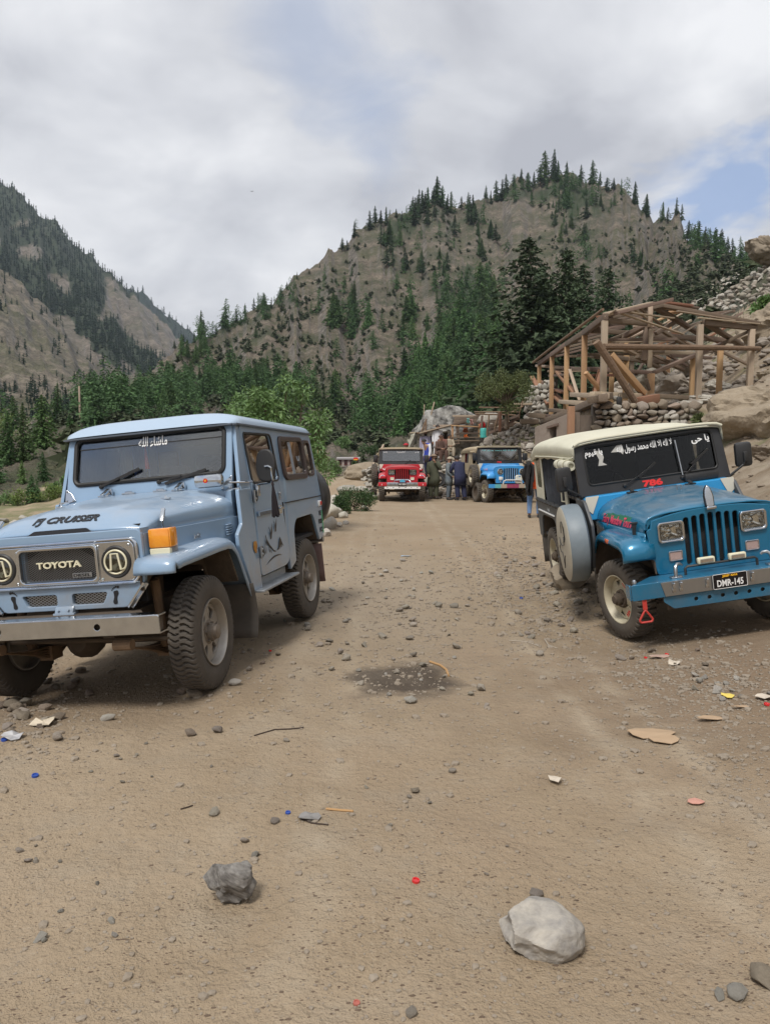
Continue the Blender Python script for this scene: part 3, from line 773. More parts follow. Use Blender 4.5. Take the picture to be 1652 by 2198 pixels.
for a in ((850, 560, 45, 60, 9, 32, 50), (930, 590, 30, 35, 5, 35, 50), (1050, 530, 25, 45, 6, 30, 45), (1240, 480, 60, 60, 13, 28, 45), (1335, 570, 45, 30, 5, 30, 45), (905, 490, 50, 35, 9, 38, 52), (985, 480, 40, 35, 8, 32, 46), (590, 710, 60, 35, 5, 22, 30), (740, 800, 80, 50, 7, 24, 32)):
 belt(*a, ['thin0', 'thin1', 'thin2', 'thin3', 'fir0', 'fir1'], *LS)
# tall dark pines behind the timber frame
for i, (px, py, Y, h, lb) in enumerate(((1138, 905, 88, 395, 'tall dark pine rising left of its twin behind the timber frame'), (1203, 900, 84, 368, 'broad dark pine rising directly behind the timber frame'), (1095, 905, 98, 240, 'dark pine at the edge of the wood beside the small leafy tree'),
          (1298, 840, 95, 255, 'squat dark pine just above the timber frame roof'), (1168, 900, 105, 320, 'dark pine half hidden between the two tallest pines'), (1240, 880, 100, 300, 'dark pine standing close to the timber frame ridge'))):
 X = (px - PW / 2) / F_PX * Y; z = hz(X, Y)
 place_tree((X, Y, z), h * Y / F_PX * 1.03, 'pine%d' % (i % 3), lb, 'tall dark pines behind the timber frame', rng=trng); n_tree += 1
# conifers on the near left bank
LNW = {(16, 1000): 'tall bushy conifer nearest the picture edge', (52, 990): 'tallest bushy conifer in the clump', (92, 965): 'broad light green conifer right of the tallest one', (124, 918): 'slim conifer high behind the clump', (0, 1040): 'dark conifer low at the picture edge', (95, 1035): 'bushy conifer halfway down the bare earth', (48, 1040): 'light green young conifer under the clump', (150, 1000): 'little conifer close to the pale blue cab',
 (66, 1112): 'larger of the two young conifers among the pale shrubs', (84, 1108): 'smaller of the two young conifers among the pale shrubs', (30, 930): 'pale green conifer at the top behind the clump', (150, 940): 'small light conifer beside the pale blue roof', (-25, 1000): 'conifer cut by the picture edge', (-60, 985): 'conifer just outside the picture edge'}
LN = ('bushy conifer on the earthy bank beyond the pale blue car', 'conifers on the bank at the far left')
for (px, py, h, k) in ((16, 1000, 120, 'fir0'), (52, 990, 128, 'fir1'), (92, 965, 118, 'green0'), (124, 918, 95, 'fir2'), (0, 1040, 90, 'fir3'), (95, 1035, 66, 'fir1'), (48, 1040, 52, 'green1'), (150, 1000, 40, 'fir0'), (66, 1112, 62, 'fir2'), (84, 1108, 48, 'fir3'), (30, 930, 80, 'green2'), (150, 940, 50, 'green1'), (-25, 1000, 130, 'fir1'), (-60, 985, 120, 'green0')):
 p = on_mesh(HILLP, px, py)
 if p is None: continue
 place_tree(p, h * p[1] / F_PX, k, LNW[(px, py)] + ' on the far left bank', LN[1], rng=trng); n_tree += 1
print('trees', n_tree)
# ---- uncounted far woods and scrub, one mass each
def merge(base_v, base_f, pts, scl, rot, name, mat, smooth=False):
 n = len(pts); c, s = np.cos(rot), np.sin(rot)
 bv = np.asarray(base_v, np.float32)
 x = bv[None, :, 0] * c[:, None] - bv[None, :, 1] * s[:, None]; y = bv[None, :, 0] * s[:, None] + bv[None, :, 1] * c[:, None]
 V = np.stack([x, y, np.broadcast_to(bv[None, :, 2], x.shape)], -1) * scl[:, None, :] + pts[:, None, :]
 F = (base_f[None] + (np.arange(n) * len(bv))[:, None, None]).reshape(-1, base_f.shape[1])
 return mesh_np(name, V.reshape(-1, 3), F, mat, smooth=smooth)
def stuff(name, me, label):
 o = link(bpy.data.objects.new(name, me)); tag(o, label, name.replace('_', ' ').split()[-1], kind='stuff'); return o
nrng = np.random.default_rng(5)
lv, lf = conifer_arrays(seed=3, nb=16, per=3, spread=.21, size=.17, lo=.05)
def scatter_on(P, n, test, hm, hs, name, label, base=None, mat=M_far_needle, sink=.03):
 base = base or [(lv, lf)]
 nc, nr_ = P.shape[:2]; pts = []; qx, qy = project(P)
 while len(pts) < n:
  i = nrng.integers(0, nc, 4000); j = nrng.integers(0, nr_ - 8, 4000)
  ok = test(qx[i, j], qy[i, j], P[i, j]) > nrng.random(4000)
  pts += list(P[i, j][ok] + nrng.normal(0, .4, (ok.sum(), 3)) * [1, 1, 0])
 pts = np.array(pts[:n]); h = np.clip(nrng.normal(hm, hs, n), hm * .4, hm * 1.9); pts[:, 2] -= h * sink
 w = h * nrng.uniform(.75, 1.35, n); VV = []; o_ = 0; FF = []
 for k, (bv, bf) in enumerate(base):
  q = slice(k, None, len(base)); c, s = np.cos(h[q] * 99), np.sin(h[q] * 99); m_ = len(pts[q])
  x = bv[None, :, 0] * c[:, None] - bv[None, :, 1] * s[:, None]; y = bv[None, :, 0] * s[:, None] + bv[None, :, 1] * c[:, None]
  V = np.stack([x * w[q][:, None], y * w[q][:, None], bv[None, :, 2] * h[q][:, None]], -1) + pts[q][:, None, :]
  VV.append(V.reshape(-1, 3)); FF.append((bf[None] + (np.arange(m_) * len(bv))[:, None, None]).reshape(-1, 3) + o_); o_ += m_ * len(bv)
 return stuff(name, mesh_np(name, np.vstack(VV), np.vstack(FF), mat, smooth=False), label)
def band(x, y, pts, half):
 d = np.full(np.shape(x), 1e9)
 for (x0, y0), (x1, y1) in zip(pts, pts[1:]):
  t = np.clip(((x - x0) * (x1 - x0) + (y - y0) * (y1 - y0)) / ((x1 - x0) ** 2 + (y1 - y0) ** 2), 0, 1)
  d = np.minimum(d, np.hypot(x - x0 - t * (x1 - x0), y - y0 - t * (y1 - y0)))
 return np.exp(-(d / half) ** 2)
def t_left(x, y, P):
 sil = np.interp(x, [-900, 0, 100, 200, 300, 380, 470], [150, 380, 447, 542, 632, 727, 830])
 top = np.exp(-((y - sil) / np.interp(x, [-100, 0, 150, 260], [190, 170, 85, 22])) ** 2) * (x < 300)
 low = band(x, y, [(40, 610), (150, 660), (220, 720), (330, 790)], 40) + band(x, y, [(150, 560), (200, 640)], 25)
 n = fbm(x / 30, y / 30, 4, 7); q = top + low * .95 + n * .55
 return np.clip((q - .42) * 3.0, 0.004, 1)
def add_wood(name, P, fn, k=1.0):
 qx, qy = project(P); a = bpy.data.objects[name].data.attributes.new('wood', 'FLOAT', 'POINT'); a.data.foreach_set('value', np.clip(fn(qx, qy, P) * k, 0, 1).astype(np.float32).ravel())
add_wood('mountain', LEFT_P, t_left)
scatter_on(LEFT_P, 4600, t_left, 10, 3, 'mountain_forest', 'dark conifer forest on the upper flank of the left mountain')
def t_spur(x, y, P): return np.clip(.06 + .9 * (fbm(x / 40, y / 40, 3, 9) - .12) + .5 * np.exp(-((y - 890) / 40) ** 2), .02, 1)
scatter_on(SPUR_P, 2000, t_spur, 5, 2, 'mountain_scrub', 'scattered small conifers and scrub over the pale left spur')
scatter_on(FAR_P, 1200, lambda x, y, P: np.ones_like(x), 20, 4, 'ridge_forest', 'blue-dark forest covering the far ridge in the valley gap')
tuft_v, tuft_f = conifer_arrays(seed=9, nb=9, per=4, spread=.75, size=.5, lo=.05, power=.5, droop=.2)
def t_hill(x, y, P):
 a = np.clip(.30 + .9 * fbm(x / 45, y / 45, 3, 19), .05, 1)
 a = a * np.where(P[..., 1] < 140, .02, 1) * (x > 120) * np.where(y > 930, .4, 1)
 return a
scatter_on(HILLP[:, :236], 4200, t_hill, 1.5, .8, 'hillside_scrub', 'low dark scrub dotted over the central mountainside', base=[(tuft_v, tuft_f)], mat=pmat('scrub', (.045, .062, .035), (.085, .10, .055), .1, .9, world_co=True, detail=2, spec=.2))
def t_hill2(x, y, P):
 f = band(x, y, [(430, 730), (620, 640)], 18) + band(x, y, [(1440, 500), (1600, 575)], 12) * .35 + .8 * band(x, y, [(840, 480), (950, 480), (1010, 470)], 35) + .7 * band(x, y, [(1060, 420), (1160, 410), (1300, 430)], 30) + .6 * band(x, y, [(1230, 420), (1260, 560)], 40)
 f = f + 1.3 * band(x, y, [(1000, 640), (1020, 760), (960, 900)], 75) + .8 * band(x, y, [(880, 860), (820, 900)], 50) + .6 * band(x, y, [(840, 500), (830, 600)], 25) + .8 * band(x, y, [(200, 885), (480, 850), (640, 850)], 30) + .5 * band(x, y, [(730, 650), (800, 720)], 40)
 return np.clip(f * (.55 + .8 * fbm(x / 18, y / 18, 2, 29)), .003, 1)
add_wood('hill', HILLP, lambda x, y, P: t_hill2(x, y, P) * (P[..., 1] > 110), .8)
mids = [conifer_arrays(seed=4 + k, nb=56, per=15, spread=.25 + .05 * k, size=.046, lo=.03, power=.7 - .12 * k, gap=.2 * k) for k in range(4)]
scatter_on(HILLP[:, 138:], 800, t_hill2, 8.0, 3.0, 'hillside_wood', 'crowded conifers filling in the woods of the central mountain', base=mids, mat=M_needle)
# ---- broadleaf things
def leaf_cloud(rng, centres, n, leaf, aspect=3.0, hang=0.3):
 """n leaf quads (two triangles) gathered in clumps"""
 V = []
 cen = np.array([c[:3] for c in centres]); rad = np.array([c[3] for c in centres])
 w = rad ** 2 / (rad ** 2).sum(); k = rng.choice(len(cen), n, p=w)
 d = rng.normal(0, 1, (n, 3)); d /= np.linalg.norm(d, axis=1)[:, None]
 p = cen[k] + d * (rad[k] * rng.random(n) ** .45)[:, None]
 a = d + rng.normal(0, .7, (n, 3)); a[:, 2] -= hang; a /= np.linalg.norm(a, axis=1)[:, None]
 b = np.cross(a, rng.normal(0, 1, (n, 3))); b /= np.linalg.norm(b, axis=1)[:, None] + 1e-9
 L = leaf * rng.uniform(.6, 1.35, n)[:, None]
 q = np.stack([p, p + a * L * .5 + b * L / aspect * .5, p + a * L, p + a * L * .5 - b * L / aspect * .5], 1)
 return q.reshape(-1, 3), np.arange(n * 4).reshape(-1, 4)
def limbs(b, base, tips, r0, seed=0):
 rg = random.Random(seed)
 for tip in tips:
  mid = (Vector(base) * .5 + Vector(tip) * .5) + Vector((rg.uniform(-.1, .1), rg.uniform(-.1, .1), .05)) * (Vector(tip) - Vector(base)).length
  b.tube([base, mid, tip], [r0, r0 * .6, r0 * .18], 6)
def leafy(name, label, cat, base, blobs, n, leaf, mat, seed, trunk_r=.05, aspect=3.0, group=None, hang=.3, fork=.35, name2='crown'):
 rng = np.random.default_rng(seed)
 o = empty(name, label, cat, loc=base, group=group)
 v, f = leaf_cloud(rng, blobs, n, leaf, aspect, hang)
 link(bpy.data.objects.new(name2, mesh_np(name2, v, f, mat, smooth=False)), o)
 top = max(c[2] for c in blobs)
 b = MB(); fk = (0, 0, top * fork)
 b.tube([(0, 0, -.3), (trunk_r * .4, 0, top * fork * .5), fk], [trunk_r * 1.25, trunk_r, trunk_r * .85], 8)
 limbs(b, fk, [c[:3] for c in blobs], trunk_r * .7, seed)
 b.build('trunk' if cat == 'tree' else 'stem', M_bark, o)
 return o
rg = random.Random(5)
B = at_px(592, 1090, 16.8); zb = hz(B.x, B.y)
bl = []
for k in range(60):
 px, py = rg.uniform(495, 690), rg.uniform(818, 1010)
 e = ((px - 595) / 100) ** 2 + ((py - 915) / 100) ** 2
 if e > 1.05: continue
 q = at_px(px, py, 16.8 + rg.uniform(-.7, .7)); bl.append((q.x - B.x, q.y - B.y, q.z - zb, rg.uniform(.20, .36)))
for px, py in ((690, 985), (700, 1020), (682, 960), (668, 1030)): q = at_px(px, py, 16.4); bl.append((q.x - B.x, q.y - B.y, q.z - zb, .16))
leafy('walnut_tree', 'bright green tree with long narrow leaves behind the pale blue car', 'tree', (B.x, B.y, zb), bl, 19000, .105, M_leaf, 3, .07, 3.6, hang=.7)
def bush(px, py, Y, wpx, hpx, n, leaf, mat, label, seed, group=None, nm='shrub', z=None):
 B = at_px(px, py, Y); zb = hz(B.x, Y) if z is None else z
 k = Y / F_PX; rgb = random.Random(seed); bl = []
 for i in range(14):
  a = rgb.uniform(-1, 1); t = rgb.random() ** .8 * (1 - .55 * abs(a))
  bl.append((a * wpx * k * .40, rgb.uniform(-.4, .4) * wpx * k * .6, t * hpx * k * .82 + .03, rgb.uniform(.14, .26) * min(wpx, hpx * 1.3) * k))
 return leafy(nm, label, 'shrub', (B.x, Y, zb), bl, n, leaf, mat, seed, .02, 2.2, group, .1, .2, 'foliage')
bush(760, 1066, 23.5, 88, 66, 5200, .055, M_leaf_d, 'dense dark green bush on the road edge beside the red jeep', 1)
bush(728, 1075, 22.0, 44, 40, 2200, .055, M_leaf_d, 'smaller dark bush at the road edge behind the spare wheel of the pale blue car', 2)
bush(1100, 900, 33.6, 10, 8, 60, .08, M_leaf_o, 'tiny weed tuft beside the stone stack', 4)
q0 = at_px(1085, 905, 33.2)
bl = []
for k in range(26):
 px, py = rg.uniform(1036, 1140), rg.uniform(800, 880)
 if ((px - 1085) / 54) ** 2 + ((py - 840) / 42) ** 2 > 1: continue
 q = at_px(px, py, 33.2 + rg.uniform(-.7, .7)); bl.append((q.x - q0.x, q.y - q0.y, q.z - q0.z, rg.uniform(.25, .42)))
leafy('small_tree', 'small olive green tree standing among the pole fences above the rubble', 'tree', tuple(q0), bl, 11000, .085, M_leaf_o, 8, .06, 2.6, hang=.2)
# shrubs of the slopes: (px, py, Y, w, h, n, leaf, material, label)
for i, (px, py, Y, w_, h_, n_, lf_, m_, lb) in enumerate((
 (1535, 612, 57, 80, 38, 2600, .30, M_leaf_d, 'wide dark juniper above the loose stone slope'), (1500, 645, 52, 46, 28, 1500, .26, M_leaf_d, 'round dark shrub just above the timber frame roof'),
 (1640, 640, 44, 40, 40, 1500, .22, M_leaf, 'fresh green shrub beside the loose stones on the slope'), (1432, 640, 60, 40, 34, 1300, .3, M_leaf_d, 'dark shrub on the skyline left of the loose stones'),
 (1470, 905, 21.5, 26, 26, 700, .09, M_leaf_o, 'tuft of weeds growing above the jeep roof'), (1500, 880, 22.5, 30, 22, 700, .09, M_leaf_o, 'weedy tuft beside the large tan rock'), (1415, 905, 22.8, 20, 16, 400, .08, M_leaf_o, 'small weed clump at the foot of the stone wall'),
 (1648, 800, 18, 16, 22, 400, .07, M_leaf_o, 'weed clump on top of the tan rock'))):
 B = at_px(px, py, Y); zz = None if Y < 40 else (lambda p: p[2] if p is not None else None)(on_mesh(HILLP, px, py)) if Y >= 46 else None
 bush(px, py, Y, w_, h_, n_, lf_, m_, lb, 30 + i, z=zz)
for i, (px, py, w_, h_, m_, lb) in enumerate(((60, 1108, 70, 46, M_leaf_y, 'pale green shrub around the young conifers on the far left'), (115, 1090, 46, 40, M_leaf_y, 'bright shrub close to the bonnet of the pale blue car'), (20, 1110, 50, 34, M_leaf, 'leafy green shrub low on the far left edge'),
 (120, 1060, 30, 30, M_leaf, 'small green shrub on the reddish bank'), (145, 1050, 26, 44, M_leaf, 'narrow green shrub against the pale blue car cab'), (5, 940, 80, 60, M_leaf_y, 'broad pale shrub below the scree track'), (790, 985, 44, 40, M_leaf_d, 'dark leafy shrub behind the leaning pole'),
 (735, 962, 46, 26, M_leaf, 'green shrub above the small hut'), (710, 1030, 40, 50, M_leaf, 'leafy green shrub below the small hut'), (690, 1010, 34, 50, M_leaf_y, 'pale green shrub left of the small hut'), (770, 1010, 30, 26, M_leaf_d, 'dark shrub between the small hut and the stone stack'), (815, 885, 40, 50, M_leaf, 'bright broadleaf shrub at the edge of the wood'))):
 p = on_mesh(HILLP, px, py)
 if p is None: continue
 bush(px, py, p[1], w_, h_, 1500, .10 * p[1] / 45, m_, lb, 60 + i, z=p[2])
# ================================================================== VEHICLES: shared pieces
def MX(sgn=1): return Matrix.Diagonal((sgn, 1, 1, 1))
M_tyre = pmat('tyre_rubber', (0.045, 0.040, 0.036), (0.115, 0.098, 0.080), 6, 0.85, contrast=0.3, bump=0.002, bscale=60)
M_tyre2 = pmat('tyre_rubber_muddy', (0.040, 0.036, 0.032), (0.15, 0.125, 0.098), 5, 0.88, contrast=0.3, bump=0.002, bscale=60)
M_chrome = pmat('worn_chrome', (0.66, 0.70, 0.75), (0.44, 0.46, 0.48), 9, 0.16, 1.0, contrast=0.25, rvar=0.18)
M_steel = pmat('dull_steel', (0.50, 0.535, 0.57), (0.38, 0.40, 0.42), 9, 0.32, 1.0, contrast=0.2, rvar=0.2)
M_black = pmat('black_plastic', (0.016, 0.016, 0.018), (0.035, 0.034, 0.033), 8, 0.5, contrast=0.2)
M_rubber = pmat('black_seal', (0.012, 0.012, 0.012), None, rough=0.55)
M_gloss = pmat('gloss_black', (0.008, 0.008, 0.010), None, rough=0.12)
M_under = pmat('underbody_grime', (0.045, 0.036, 0.028), (0.13, 0.095, 0.065), 7, 0.9, contrast=0.3, bump=0.004, bscale=30)
M_flap = pmat('mudflap', (0.050, 0.046, 0.042), (0.125, 0.108, 0.090), 5, 0.85, contrast=0.3)
M_dark = pmat('dark_interior', (0.022, 0.022, 0.025), (0.045, 0.044, 0.045), 4, 0.8)
M_seat = pmat('grey_seat_cloth', (0.16, 0.15, 0.15), (0.22, 0.21, 0.20), 12, 0.9, bump=0.002, bscale=80)
M_white = pmat('white_vinyl', (0.78, 0.78, 0.77), None, rough=0.5)
M_decal = pmat('black_vinyl', (0.010, 0.011, 0.014), None, rough=0.4)
M_reflect = pmat('lamp_reflector', (0.85, 0.85, 0.84), (0.55, 0.55, 0.55), 25, 0.10, 1.0, contrast=0.3)
M_glass = glassmat('clear_glass', (0.86, 0.89, 0.89), 0.05)
M_lens = glassmat('lamp_lens', (0.92, 0.92, 0.90), 0.03)
M_tint = glassmat('tinted_glass', (0.06, 0.058, 0.056), 0.01, ior=1.28, gc=.5)
M_brown = glassmat('brown_film_glass', (0.10, 0.07, 0.066), 0.02, ior=1.32, gc=.6)
M_amber = pmat('amber_lens', (0.80, 0.26, 0.015), (0.88, 0.36, 0.03), 30, 0.16, coat=1.0)
M_red = pmat('red_plastic', (0.55, 0.02, 0.02), None, rough=0.25, coat=0.6)
M_cream = pmat('cream_plastic', (0.72, 0.68, 0.50), None, rough=0.4)
M_yellow = pmat('yellow_vinyl', (0.85, 0.45, 0.02), None, rough=0.5)
def make_tyre(r, w, rim_r, lugs, style, seg=8):
 """one closed tyre shell with moulded tread; axis along x, centred"""
 hw = w / 2; sh = r - 0.028
 prof = []      # (radius, x, tread mask)
 for q in np.linspace(-1, 1, 15): prof.append((r - 0.006 * q * q, q * hw * 0.80, 1.0))
 side = [(sh + 0.014, 0.90, .9), (sh - 0.004, 0.965, .45), (r - 0.065, 1.0, 0), ((r + rim_r) / 2, 1.03, 0), (rim_r + 0.025, .97, 0), (rim_r + .006, .86, 0), (rim_r - .004, .78, 0)]
 full = [(a, -b * hw, c) for a, b, c in side[::-1]] + prof + [(a, b * hw, c) for a, b, c in side]
 n = lugs * seg; v = np.zeros((n, len(full), 3))
 for k, (rad, x, tm) in enumerate(full):
  th = np.arange(n) / n * 2 * math.pi
  q = x / hw
  if style == 'wave':
   ph = (np.arange(n) / seg + 0.30 * math.sin(q * 5.2) * (1 if q > 0 else 1)) % 1.0
   groove = ((ph < 0.30) & (abs(q) > 0.10)) * 1.0
   if abs(q) < .04: groove = groove * 0 + .3
  else:
   ph = (np.arange(n) / seg + (0.5 if q > 0 else 0.0) + 0.10 * abs(q)) % 1.0
   groove = ((ph < 0.42) & (abs(q) > 0.16)) * 1.0
   if abs(q) <= .16: groove = ((np.arange(n) / seg * 2) % 1 < .25) * .6
  rad2 = rad - tm * groove * (0.019 if style == 'wave' else 0.022)
  v[:, k, 0] = x; v[:, k, 1] = rad2 * np.cos(th); v[:, k, 2] = rad2 * np.sin(th)
 m = len(full)
 i, j = np.meshgrid(np.arange(n), np.arange(m - 1), indexing='ij'); i2 = (i + 1) % n
 f = np.stack([i * m + j, i * m + j + 1, i2 * m + j + 1, i2 * m + j], -1).reshape(-1, 4)
 return mesh_np('tyre', v.reshape(-1, 3), f, None, smooth=True, angle=38)
AX = Matrix.Rotation(R(90), 4, 'Y')          # lathe z -> +x
def wheel(parent, loc, side, tyre_me, rim_builder, steer=0.0, name='wheel', spin=0.0):
 w = empty(name, parent=parent, loc=loc)
 w.rotation_euler = (0, 0, steer + (math.pi if side < 0 else 0))
 t = bpy.data.objects.new('tyre', tyre_me); link(t, w); t.rotation_euler = (spin, 0, 0)
 for o in rim_builder(w):
  o.rotation_euler = (spin, 0, 0)
 return w
TY_CR = make_tyre(0.388, 0.180, 0.215, 58, 'wave'); TY_CR.materials.append(M_tyre)
M_alloy = pmat('dusty_alloy', (0.46, 0.44, 0.41), (0.30, 0.265, 0.225), 7, 0.45, 0.55, contrast=0.3, rvar=0.2)
_rim_cache = {}
def rim_alloy(w):
 if 'a' not in _rim_cache:
  b = MB()
  b.lathe([(.150, .02), (.196, .012), (.206, .03), (.212, .075), (.222, .094), (.228, .094), (.228, .082), (.214, .06), (.21, -.09), (.2, -.09)], 48, AX)
  outl = [circ(0, 0, .202, 60)]
  for k in range(6):
   a = R(60 * k + 12)
   pts = []
   for (rad, da) in ((.098, -13), (.178, -19), (.178, 10), (.098, 6)):
    pts.append((rad * math.cos(a + R(da)), rad * math.sin(a + R(da))))
   outl.append(rpoly(pts, .012))
  b.plate(outl, .022, .004, lambda u, v, q: (.028 + q + .012 * (1 - min(1, math.hypot(u, v) / .2)), u, v))
  b.lathe([(.215, -.02), (.07, -.04), (0.0, -.04)], 32, AX)
  h = MB()
  h.lathe([(.085, .03), (.082, .048), (.060, .052), (.056, .085), (.050, .088), (.048, .112), (.030, .118), (0, .118)], 24, AX)
  for k in range(6):
   a = R(60 * k); h.cyl((.045, .068 * math.cos(a), .068 * math.sin(a)), (.066, .068 * math.cos(a), .068 * math.sin(a)), .0095, 6)
  _rim_cache['a'] = (b, h)
 b, h = _rim_cache['a']
 if 'am' not in _rim_cache:
  o1 = b.build('rim', M_alloy, w, angle=35); o2 = h.build('hub', pmat('hub_grime', (0.30, .27, .23), (.17, .13, .10), 20, .6, .5, contrast=.3), w, angle=35)
  _rim_cache['am'] = (o1.data, o2.data); return [o1, o2]
 res = []
 for n_, d in zip(('rim', 'hub'), _rim_cache['am']):
  o = bpy.data.objects.new(n_, d); link(o, w); res.append(o)
 return res
def diamond_mesh(mb, x0, x1, z0, z1, y, pitch, wr, fn=None):
 """woven wire in the x-z plane, clipped to a rectangle"""
 for sg in (1, -1):
  k = x0 - (z1 - z0)
  while k < x1 + (z1 - z0):
   # line x = k + sg*(z - zc)*1.7
   pts = []
   sl = 1.7 * sg
   za, zb = z0, z1
   xa, xb = k, k + sl * (z1 - z0)
   for (lo, hi) in ((x0, x1),):
    if xa > xb: xa, xb, za, zb = xb, xa, zb, za
    if xb <= lo or xa >= hi: pts = None; break
    if xa < lo: za = za + (zb - za) * (lo - xa) / (xb - xa); xa = lo
    if xb > hi: zb = za + (zb - za) * (hi - xa) / (xb - xa); xb = hi
   if pts is not None: mb.bar((xa, y, za), (xb, y, zb), wr, wr)
   k += pitch
# ================================================================== LIGHT BLUE CRUISER
def build_cruiser():
 root = empty('off_road_car', 'boxy pale blue off-road wagon with black-lettered bonnet, parked at the left', 'car')
 root.matrix_basis = CRUISER_POSE
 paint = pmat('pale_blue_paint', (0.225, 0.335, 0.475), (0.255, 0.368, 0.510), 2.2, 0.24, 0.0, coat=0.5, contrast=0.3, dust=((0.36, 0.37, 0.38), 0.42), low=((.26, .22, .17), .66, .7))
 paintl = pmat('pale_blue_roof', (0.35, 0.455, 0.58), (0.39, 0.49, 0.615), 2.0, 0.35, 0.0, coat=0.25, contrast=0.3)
 front = lambda u, v, q: (-u, 0.42 + q, v)              # (u right as seen from the front, v up) on the nose
 # ---- chassis
 b = MB()
 for s in (-1, 1):
  b.bar((s * .38, .60, .56), (s * .38, -2.95, .58), .07, .11)
 for y in (.50, -.9, -1.7, -2.85): b.bar((-.38, y, .55), (.38, y, .55), .08, .09)
 b.build('chassis', M_under, root)
 b = MB()
 for y in (0, -2.285):
  b.cut()
  b.tube([(-.62, y, .385), (.62, y, .385)], .045, 10)
  b.lathe([(0, -.13), (.07, -.12), (.125, -.06), (.14, 0), (.125, .06), (.07, .12), (0, .13)], 18, Matrix.Translation((.16, y, .385)) @ Matrix.Rotation(R(90), 4, 'X'))
 b.tube([(-.6, .20, .40), (.6, .20, .42)], .017, 8)
 b.build('axle', M_under, root)
 b = MB()
 for s in (-1, 1):
  for yc in (0, -2.285):
   b.cut()
   for k in range(5):
    L_ = .56 - .09 * k
    pts = [(s * .45, yc + t * L_, .43 - .02 * k - .085 * (1 - t * t)) for t in np.linspace(-1, 1, 9)]
    for p, q in zip(pts, pts[1:]): b.bar(p, q, .062, .010)
   b.box((s * .45, yc, .30), (.10, .12, .10))
   b.cyl((s * .45 - .06, yc + .56, .45), (s * .45 + .06, yc + .56, .45), .035, 10)
   b.cyl((s * .50, yc + .12, .34), (s * .52, yc + .22, .80), .032, 10)
 b.build('leaf_spring', pmat('rusty_spring', (.10, .065, .04), (.23, .15, .09), 9, .9, contrast=.3), root)
 b = MB(); b.box((0, -.9, .5), (.5, 1.3, .22)); b.box((.0, .05, .62), (.62, .7, .28))
 b.build('gearbox', M_under, root)
 # ---- front bumper with its step plate
 b = MB()
 b.plate([rrect(0, .585, 1.50, .112, .012), circ(-.34 + .0, .585, .020, 16), circ(.34, .585, .020, 16)], .012, .003, lambda u, v, q: (-u, .645 + q, v))
 b.plate([rrect(0, 0, 1.50, .10, .012), circ(-.33, .01, .03, 12, .012), circ(.33, .01, .03, 12, .012)], .010, .002, lambda u, v, q: (-u, .598 + v, .640 + q))
 b.box((0, .598, .533), (1.498, .10, .008))
 b.build('front_bumper', M_chrome, root)
 b = MB(); b.plate([rpoly([(-.50, .40), (.50, .40), (.60, .55), (-.60, .55)], .02)], .012, .002, lambda u, v, q: (-u, v, .632 + q))
 b.box((0, .59, .585), (1.46, .05, .09))
 b.build('bumper_tray', M_under, root)
 b = MB(); b.box((.0, .425, .655), (.13, .07, .05), (R(25), 0, 0), .006); b.box((.0, .455, .628), (.15, .03, .045), None, .004)
 for s in (-1, 1): b.cyl((s * .035, .45, .66), (s * .035, .47, .672), .008, 6)
 b.build('starter_bracket', paint, root)
 # ---- nose panel
 b = MB()
 nose = rpoly([(-.575, 1.155), (.575, 1.155), (.575, .825), (.435, .662), (-.435, .662), (-.575, .825)], [.05, .05, .02, .02, .02, .02])
 vents = [rpoly([(-.305, .765), (-.055, .765), (-.055, .695), (-.27, .695)], .018), rpoly([(.055, .765), (.305, .765), (.27, .695), (.055, .695)], .018)]
 b.plate([nose] + vents + [circ(-.405, .957, .085), circ(.405, .957, .085), rrect(0, .957, .5, .19, .02)], .035, .006, front)
 for s in (-1, 1): b.box((s * .555, .0, 1.02), (.03, .86, .27))
 panel = b.build('nose_panel', paint, root)
 b = MB(); b.box((0, .34, .93), (1.05, .02, .50)); b.build('radiator', pmat('radiator_black', (.01, .01, .011), None, rough=.8), root, smooth=False)
 b = MB()
 diamond_mesh(b, -.30, -.058, .698, .762, .412, .030, .0034); b.cut(); diamond_mesh(b, .058, .30, .698, .762, .412, .030, .0034)
 b.build('vent_mesh', M_steel, panel)
 # bezel, grille, lamps
 b = MB()
 hole = rrect(0, .957, .535, .205, .03)
 b.plate([rrect(0, .960, 1.065, .255, .045), hole, circ(-.405, .957, .098, 36), circ(.405, .957, .098, 36)], .022, .006, lambda u, v, q: (-u, .452 + q, v))
 b.plate([rrect(0, .957, .575, .245, .04), rrect(0, .957, .53, .20, .03)], .022, .008, lambda u, v, q: (-u, .467 + q, v))
 rim_ = rrect(0, .960, 1.085, .275, .05, 6)
 b.tube([(-u, .450, v) for u, v in rim_], .011, 8, closed=True)
 bez = b.build('grille_surround', M_chrome, root)
 b = MB()
 for (u, v) in ((-.285, 1.055), (.29, 1.062), (-.30, .855), (.30, .852), (-.50, .86), (.50, 1.06)):
  b.cut(); b.lathe([(.009, 0), (.009, .006), (.005, .009), (0, .009)], 8, Matrix.Translation((-u, .462, v)) @ Matrix.Rotation(R(-90), 4, 'X'))
 b.build('screw', M_steel, bez)
 b = MB(); diamond_mesh(b, -.265, .265, .857, 1.057, .440, .0225, .0030)
 b.build('grille_mesh', pmat('grille_wire', (.20, .20, .20), None, rough=.4, metal=.8), root)
 b = MB(); b.text('TOYOTA', .06, lambda u, v, q: (-(u + .0), .456 + q, .962 + v), .012, bold=.0016, width=.315, height=.042)
 b.build('lettering', M_cream, root)
 b = MB(); b.plate([rrect(0, 0, .135, .028, .002)], .006, .001, lambda u, v, q: (-(u + .155), .452 + q, .887 + v)); bd = b.build('badge_plate', M_steel, root)
